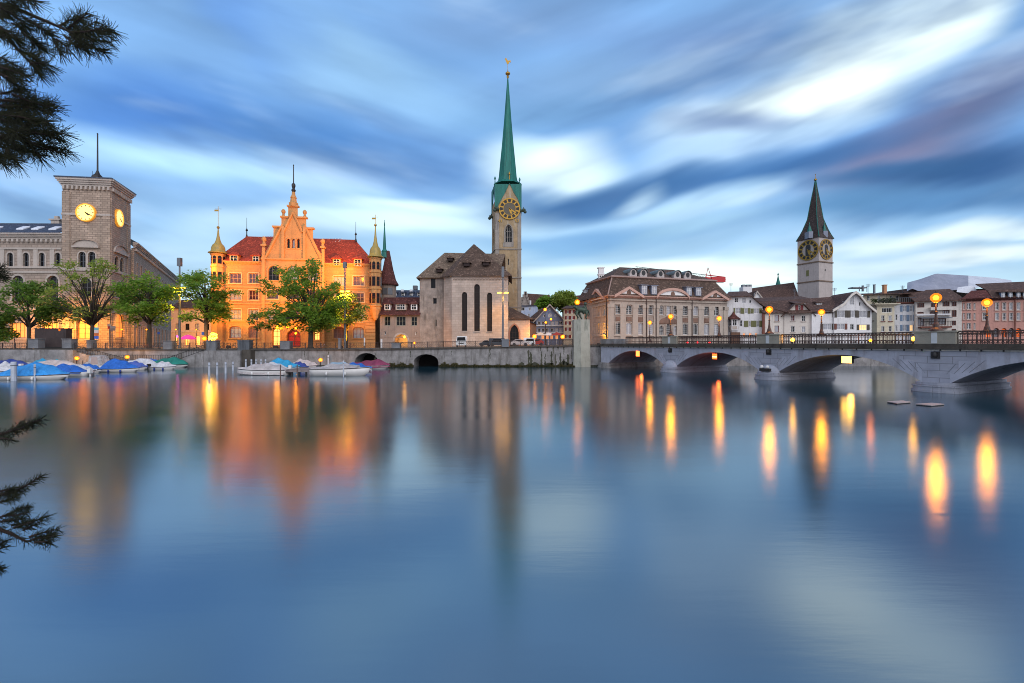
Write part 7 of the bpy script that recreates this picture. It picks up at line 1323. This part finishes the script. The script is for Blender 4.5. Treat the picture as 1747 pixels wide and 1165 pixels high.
boat('white covered boat at the far left behind the big blue tent', -20, 26, 640, 617, WTA, 12, 'r', .4, Y=60)
boat('navy covered boat in the far back row at the left edge', -30, 40, 624, 613, NAV, 13, 'r', .5, Y=76)
boat('turquoise covered boat in the back row behind the big blue tent', 44, 84, 624, 612, CYA, 14, 'r', .5, Y=77)
boat('second turquoise covered boat in the back row left of the jetty lamp', 76, 118, 625, 613.5, tarp('teal', (.04, .36, .5)), 15, 'r', .3, Y=76)
boat('long pale covered boat behind the royal blue ones', 24, 130, 631, 614, PNK, 16, 'r', .55, Y=72)
boat('grey white shrouded motorboat with pointed bow left of the small dock', 395, 485, 641.5, 620.5, GTA, 17, 'l', .45, Y=60, low=.9, motor=False, fb=.7)
boat('white dome covered boat behind the grey shrouded one', 430, 487, 633, 618, WTA, 18, 'l', .5, Y=67)
boat('cyan tent covered boat behind the small dock', 448, 507, 631, 611, CYA, 19, 'r', .35, Y=70)
boat('pale pink covered boat behind the small dock', 492, 540, 627, 612.5, PNK, 20, 'r', .35, Y=74)
boat('low blue covered dinghy between the cyan and pink boats', 494, 524, 628.5, 617, NAV, 21, 'r', .4, Y=71)
t = boat('white open speedboat hull with beige cover at the right of the dock', 527, 626, 643, 621, GTA, 22, 'r', .42, Y=58.5, low=.0, motor=False, fb=.95, cover=.8)
boat('pale blue covered boat just behind the white speedboat', 540, 612, 634, 617.5, tarp('pale blue', (.30, .42, .52)), 23, 'r', .45, Y=66)
boat('boat with crumpled blue cover and white fenders behind the speedboat bow', 578, 632, 636, 619, BLU, 24, 'r', .4, Y=67, low=.05)
boat('long magenta covered boat under the culvert arch', 586, 662, 629.5, 613.5, MAG, 25, 'r', .72, Y=74, low=.6)
# mooring posts
POST = mat('weathered white post', (.50, .54, .62), .7, 'stone', (.25, .26, .30)); POSTB = mat('brown timber post', (.16, .10, .085), .8, 'stone')
def mpost(px, pyt, pyb, label, w=1.6, m_=POST, group='mooring posts', r=None):
    Y = min(80.5, CAMH * FPX / (pyb - HZ)); x = XP(px, Y); t = thing('mooring_post', label, 'post', (x, Y, -.8), group); r = r or w / FPX * Y; z = ZP(pyt, Y); MB().lathe([(r, -.8), (r, z - .02), (r * .7, z)], (x, Y, 0), 8).build('shaft', m_, t)
    m = MB(); m.lathe([(r * 1.12, z - .45), (r * 1.12, z - .36)], (x, Y, 0), 8); m.build('band', GREYM, t)
mpost(23.7, 617, 649.5, 'thickest white post in front of the big blue tent', 3.9); mpost(59.5, 621, 648.5, 'slim white post in front of the big blue tent bow', 1.5)
for px, a, b, lb in ((357, 618.5, 641.5, 'first of four white posts left of the shrouded boats'), (370.5, 618.5, 640, 'second of four white posts left of the shrouded boats'), (385, 617.5, 637, 'third of four white posts left of the shrouded boats'), (397.5, 617, 632, 'fourth of four white posts left of the shrouded boats')): mpost(px, a, b, lb, 1.5)
for px, lb in ((419.5, 'first'), (429, 'second'), (437, 'third'), (445.5, 'fourth'), (453, 'fifth')): mpost(px, 613, 627, 'short white stub post against the wall recess, ' + lb + ' of five', 1.3, group='stub posts by the wall')
for px, lb in ((26, 'first'), (47, 'second'), (65, 'third'), (82, 'fourth'), (100, 'fifth')): mpost(px, 610, 626, 'short white stub post in the back row of boats, ' + lb + ' of five', 1.2, group='stub posts in the back row')
mpost(478.5, 622, 643, 'brown timber post at the left end of the small dock', 1.0, POSTB); mpost(507, 622, 644, 'brown timber post at the right end of the small dock', 1.0, POSTB); mpost(586, 615, 643.5, 'slim pale blue post crossing the white speedboat', .9, POST); mpost(106.5, 614, 627, 'dark brown post behind the royal blue boats', .9, POSTB); mpost(141, 615, 632, 'thin dark post beside the white canopy', .7, POSTB); mpost(560, 606, 626, 'white double post behind the speedboat', 1.2)
dk = thing('small_dock', 'low grey timber dock between the two white boats', 'dock', (XP(514, 61), 61, 0)); m = MB(); xa, xb = XP(484, 61), XP(532, 61)
for k in range(16): a = xa + (xb - xa) * k / 16; m.box((a, 60.3, .62), (a + (xb - xa) / 16 - .03, 66, .72))
m.box((xa, 60.25, .42), (xb, 60.4, .62)); m.build('deck', mat('grey timber', (.23, .19, .19), .85, 'stone'), dk); m = MB()
for k in range(4): a = xa + (xb - xa) * (k + .3) / 4; m.box((a, 60.5, -.6), (a + .2, 60.7, .42))
m.build('pile', DARK, dk)
def dlamp(label, px, py, Y, w=320): wlamp(label, px, py, Y, w, .24, 110, True)
for px, py, Y, lb in ((131, 611, 78, 'bright jetty lamp above the pale cabin boat'), (217, 609, 79, 'bright jetty lamp above the white tent covered boat'), (547, 614, 76, 'bright jetty lamp behind the white speedboat')):
    p = P3(px, py, Y); t = thing('jetty_lamp', lb, 'lamp', (p.x, p.y, 0)); m = MB(); lantern(p, .2, t, 60, 'globe'); MB().tube([(p.x, p.y, -.5), (p.x, p.y, p.z - .22)], .07, 6).build('stem', DARK, t); washer('lamp_light', (p.x, p.y, p.z + .4), (p.x, p.y + 5, p.z + .6), (1, .42, .08), 350, t)
# bathing rafts by the big pier
RAFT = mat('wet pale boards', (.42, .34, .33), .5, 'stone', var=.15)
for (pts, lb) in ((((1513, 685.5), (1540, 683.8), (1554, 686.3), (1530, 688.2)), 'left flat floating raft in front of the big pier'), (((1562, 689.5), (1590, 687.8), (1611, 689.8), (1588, 692)), 'right flat floating raft in front of the big pier')):
    P = [P3(a, b, CAMH * FPX / (b - HZ) * .985) for a, b in pts]; P = [(p.x, p.y, .10) for p in P]; c = sum((Vector(p) for p in P), Vector()) / 4; t = thing('floating_raft', lb, 'raft', tuple(c)); m = MB(); m.slab(P, (0, 0, -.05)); m.build('deck', RAFT, t); m = MB(); m.slab([tuple(c + (Vector(p) - c) * .96 + Vector((0, 0, -.052))) for p in P], (0, 0, -.13)); m.build('float', DARK, t)
# ------------------------------------------------------------------ vehicles on the quay
def car(label, px, Y, w_, h_, body, van=False, faces=-1, lights=None, name='parked_car', cat='car'):
    x = XP(px, Y); z = gz(x); L = w_; t = thing(name, label, cat, (x, Y, z)); m = MB(); f = faces
    if van: prof = [(-.5, .3), (-.5, .95), (-.42, 1.95), (-.36, 2.02), (.46, 2.02), (.5, 1.9), (.5, .3)]
    else: prof = [(-.5, .3), (-.5, .72), (-.47, .82), (-.24, .95), (-.10, 1.42), (.24, 1.44), (.42, 1.0), (.5, .92), (.5, .3)]
    k = h_ / (2.02 if van else 1.44); W2 = .85
    rings = [[(x - f * a * L, Y + yy * (.93 if b > 1 else 1), z + b * k) for a, b in prof] for yy in (-W2, W2)]; m.loft(rings); m.build('body', body, t, False)
    g_ = MB(); a, b = ((-.40, .30) if van else (-.12, .30)); zz0, zz1 = (1.15, 1.8) if van else (1.0, 1.36); 
    g_.mesh([(x - f * (a - (0 if van else .06)) * L, Y - W2 * .99 - .005, z + zz0 * k), (x - f * b * L * 1.1, Y - W2 * .99 - .005, z + zz0 * k), (x - f * (b - .06) * L, Y - W2 * .94 - .006, z + zz1 * k), (x - f * (a + .03) * L, Y - W2 * .94 - .006, z + zz1 * k)], [(0, 1, 2, 3)]); g_.build('side_window', GLASS, t)
    for s in (-.3, .31):
        for yy in (-W2, W2 - .18): q = MB(); q.loft([[(x - f * s * L + .31 * math.cos(2 * math.pi * j / 12), Y + yy - .02 + d, z + .31 + .31 * math.sin(2 * math.pi * j / 12)) for j in range(12)] for d in (0, .2)]); q.build('wheel', DARK, t)
    for yy in (-.6, .6): q = MB(); q.box((x + f * L * .5 - .03, Y + yy - .15, z + .62 * k), (x + f * L * .5 + .03, Y + yy + .15, z + .8 * k)); q.build('headlight', WHITE, t)
    return t
CW = mat('white car paint', (.68, .68, .68), .3, var=.05); CD = mat('dark car paint', (.03, .035, .045), .3, var=.1); CS = mat('silver car paint', (.40, .42, .45), .3, var=.06, metal=.3); CR = mat('pinkish taxi paint', (.5, .42, .4), .35, var=.06)
# van seen nose-on
vx, vy = XP(787, 88), 88; t = thing('white_van', 'white delivery van facing the river before the choir windows', 'van', (vx, vy, gz(vx))); z = gz(vx); m = MB(); m.loft([[(vx - .98 * a, vy + b, z + c_) for a, c_ in ((-1, .35), (1, .35), (1, 1.25), (.86, 2.05), (-.86, 2.05), (-1, 1.25))] for a, b in ((1, .0), (1, .9))]); m.box((vx - .98, vy + .9, z + .35), (vx + .98, vy + 4.2, z + 2.1)); m.box((vx - .95, vy - .35, z + .35), (vx + .95, vy, z + 1.1)); m.build('body', CW, t); m = MB(); m.mesh([(vx - .86, vy - .012, z + 1.22), (vx + .86, vy - .012, z + 1.22), (vx + .76, vy - .012, z + 1.92), (vx - .76, vy - .012, z + 1.92)], [(0, 1, 2, 3)]); m.build('windscreen', GLASS, t)
for s in (-.68, .68): m = MB(); m.box((vx + s - .2, vy - .39, z + .75), (vx + s + .2, vy - .35, z + .98)); m.build('headlight', WHITE, t); m = MB(); m.box((vx + s * 1.2 - .12, vy - .1, z), (vx + s * 1.2 + .12, vy + .6, z + .62)); m.build('wheel', DARK, t)
m = MB(); m.box((vx - .5, vy - .36, z + .62), (vx + .5, vy - .352, z + .8)); m.build('grille', DARK, t)
car('dark estate car half hidden by the grey box at the church mast', 849, 90, 3.4, 1.6, CD, True, 1); car('small dark car by the railing left of the estate car', 828, 91, 2.3, 1.25, CD); car('pale saloon car in front of the pointed church door', 887, 89, 3.6, 1.3, CR, False, 1)
car('red lit car among the market clutter on the square', 916, 92, 2.6, 1.35, mat('red car paint', (.4, .03, .02), .35)); car('white van at the edge of the square by the railing', 903, 91, 2.3, 1.6, CW, True, 1, name='white_van', cat='van')
# advertising kiosk, signs and street clutter
kx0, kx1 = XP(63, 85), XP(116, 85); t = thing('dark_kiosk', 'dark brown boxy kiosk panel between two stone posts', 'kiosk', ((kx0 + kx1) / 2, 85, 3.25)); m = MB(); m.box((kx0, 84.6, 3.2), (kx1, 85.8, ZP(561, 85))); m.box((kx0 - .1, 84.5, ZP(561, 85)), (kx1 + .1, 85.9, ZP(560, 85))); m.build('panel', mat('dark board', (.05, .035, .035), .8, 'stone', var=.3), t); m = MB(); m.box((kx0 + .2, 84.55, 3.2), (kx1 - .2, 84.6, 3.6)); m.build('kick_board', DARK, t)
def sign(name, label, px, y0, y1, Y, w, cols, cat='sign'):
    x = XP(px, Y); t = thing(name, label, cat, (x, Y, gz(x))); MB().tube([(x, Y, gz(x)), (x, Y, ZP(y0, Y))], .05, 6).build('pole', GREYM, t); h = (y1 - y0) / len(cols)
    for i, (nm, c) in enumerate(cols): m = MB(); m.box((x - w, Y - .08, ZP(y0 + h * (i + 1), Y)), (x + w, Y - .04, ZP(y0 + h * i, Y) - .02)); m.build('panel', mat('sign ' + nm, c, .5, var=.1), t)
sign('information_sign', 'tall info sign with teal, orange and blue panels beside the open tree', 165, 558, 578, 85.5, .42, (('teal', (.1, .35, .4)), ('pale', (.6, .5, .5)), ('orange', (.5, .12, .03)), ('blue', (.03, .1, .5))))
sign('street_sign', 'pale traffic sign with red symbol left of the tower door', 187, 552, 561, 91, .35, (('white', (.6, .58, .58)), ('red', (.4, .03, .03)))); sign('street_sign', 'small grey double sign beside the traffic sign', 192.5, 556, 564, 90, .5, (('grey', (.3, .3, .34)), ('grey dark', (.16, .16, .18)))); sign('street_sign', 'small round blue sign under the lamplit tree', 271, 566, 570, 92, .25, (('blue', (.03, .1, .5)),)); sign('street_sign', 'small blue sign at the trunk of the corner tree', 346.5, 566, 571, 89, .25, (('blue', (.03, .1, .5)),)); sign('street_sign', 'slim white post sign before the right arched windows', 622, 576, 590, 87, .12, (('white', (.6, .58, .58)),)); sign('street_sign', 'slim white post sign at the gatehouse corner', 651, 578, 594, 86, .16, (('white', (.6, .58, .58)),))
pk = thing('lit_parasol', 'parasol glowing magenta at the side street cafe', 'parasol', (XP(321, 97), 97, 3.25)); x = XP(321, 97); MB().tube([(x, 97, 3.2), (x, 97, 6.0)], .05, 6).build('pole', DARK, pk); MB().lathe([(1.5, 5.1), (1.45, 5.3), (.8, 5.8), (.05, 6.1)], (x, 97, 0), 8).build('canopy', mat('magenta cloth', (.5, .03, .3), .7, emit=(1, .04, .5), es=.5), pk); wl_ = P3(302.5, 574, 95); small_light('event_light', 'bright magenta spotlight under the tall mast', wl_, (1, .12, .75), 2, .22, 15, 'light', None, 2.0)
CH1 = mat('cafe chair red', (.25, .03, .02), .6); rnd = random.Random(21)
def bicycle(label, x, y, seed):
    z = gz(x); t = thing('bicycle', label, 'bicycle', (x, y, z), 'bicycles parked behind the railing')
    for s in (-.52, .52):
        m = MB(); n = 14; m.tube([(x + s + .33 * math.cos(2 * math.pi * k / n), y, z + .34 + .33 * math.sin(2 * math.pi * k / n)) for k in range(n + 1)], .022, 4); m.build('wheel', DARK, t)
    m = MB(); A, B_, C2, D, E_ = (x - .52, y, z + .34), (x - .08, y, z + .3), (x - .2, y, z + .85), (x + .36, y, z + .85), (x + .52, y, z + .34)
    for a, b in ((A, B_), (A, C2), (B_, C2), (B_, D), (C2, D), (D, E_)): m.tube([a, b], .022, 4)
    m.build('frame', (CH1, DARK, CS)[seed % 3], t); m = MB(); m.tube([D, (x + .33, y, z + 1.02), (x + .2, y, z + 1.06)], .02, 4); m.build('handlebar', DARK, t); m = MB(); m.box((x - .34, y - .06, z + .87), (x - .08, y + .06, z + .93)); m.build('saddle', DARK, t)
for i, (px, lb) in enumerate(((248, 'left of the rounded tree trunk'), (264, 'right of the rounded tree trunk'), (274, 'by the ribbed stone post'), (384, 'left pair behind the town hall railing'), (393, 'middle pair behind the town hall railing'), (400, 'beside the massive dark post'), (434, 'left of the young tree'), (541, 'right of the biggest tree trunk'), (548, 'further right of the biggest tree trunk'), (600, 'before the right arched windows'))): bicycle('parked bicycle ' + lb, XP(px, 83.6), 83.6 + (i % 3) * .3, i)
def cafe(px, Y, lb, c):
    x = XP(px, Y); z = gz(x); t = thing('cafe_parasol', lb, 'parasol', (x, Y, z), 'parasols on the square'); MB().tube([(x, Y, z), (x, Y, z + 2.6)], .04, 6).build('pole', WHITE, t); MB().lathe([(1.3, z + 2.1), (1.25, z + 2.2), (.05, z + 2.75)], (x, Y, 0), 8).build('canopy', c, t)
cafe(922, 95, 'pale parasol on the square below the blue gable', mat('cream cloth', (.6, .5, .4), .8)); cafe(950, 96, 'dark red parasol on the square by the cream shuttered house', mat('dark red cloth', (.3, .04, .03), .8)); cafe(936, 98, 'white parasol on the square between the two lamps', WHT)
fc = thing('flag_banner', 'tall narrow white banner at the right edge of the square', 'banner', (XP(976, 90), 90, 3.9)); x = XP(976, 90); MB().tube([(x, 90, 3.9), (x, 90, ZP(543, 90))], .05, 6).build('pole', GREYM, fc); m = MB(); m.box((x + .06, 89.98, ZP(588, 90)), (x + .75, 90.02, ZP(545, 90))); m.build('cloth', mat('pale pink cloth', (.62, .5, .5), .8), fc)
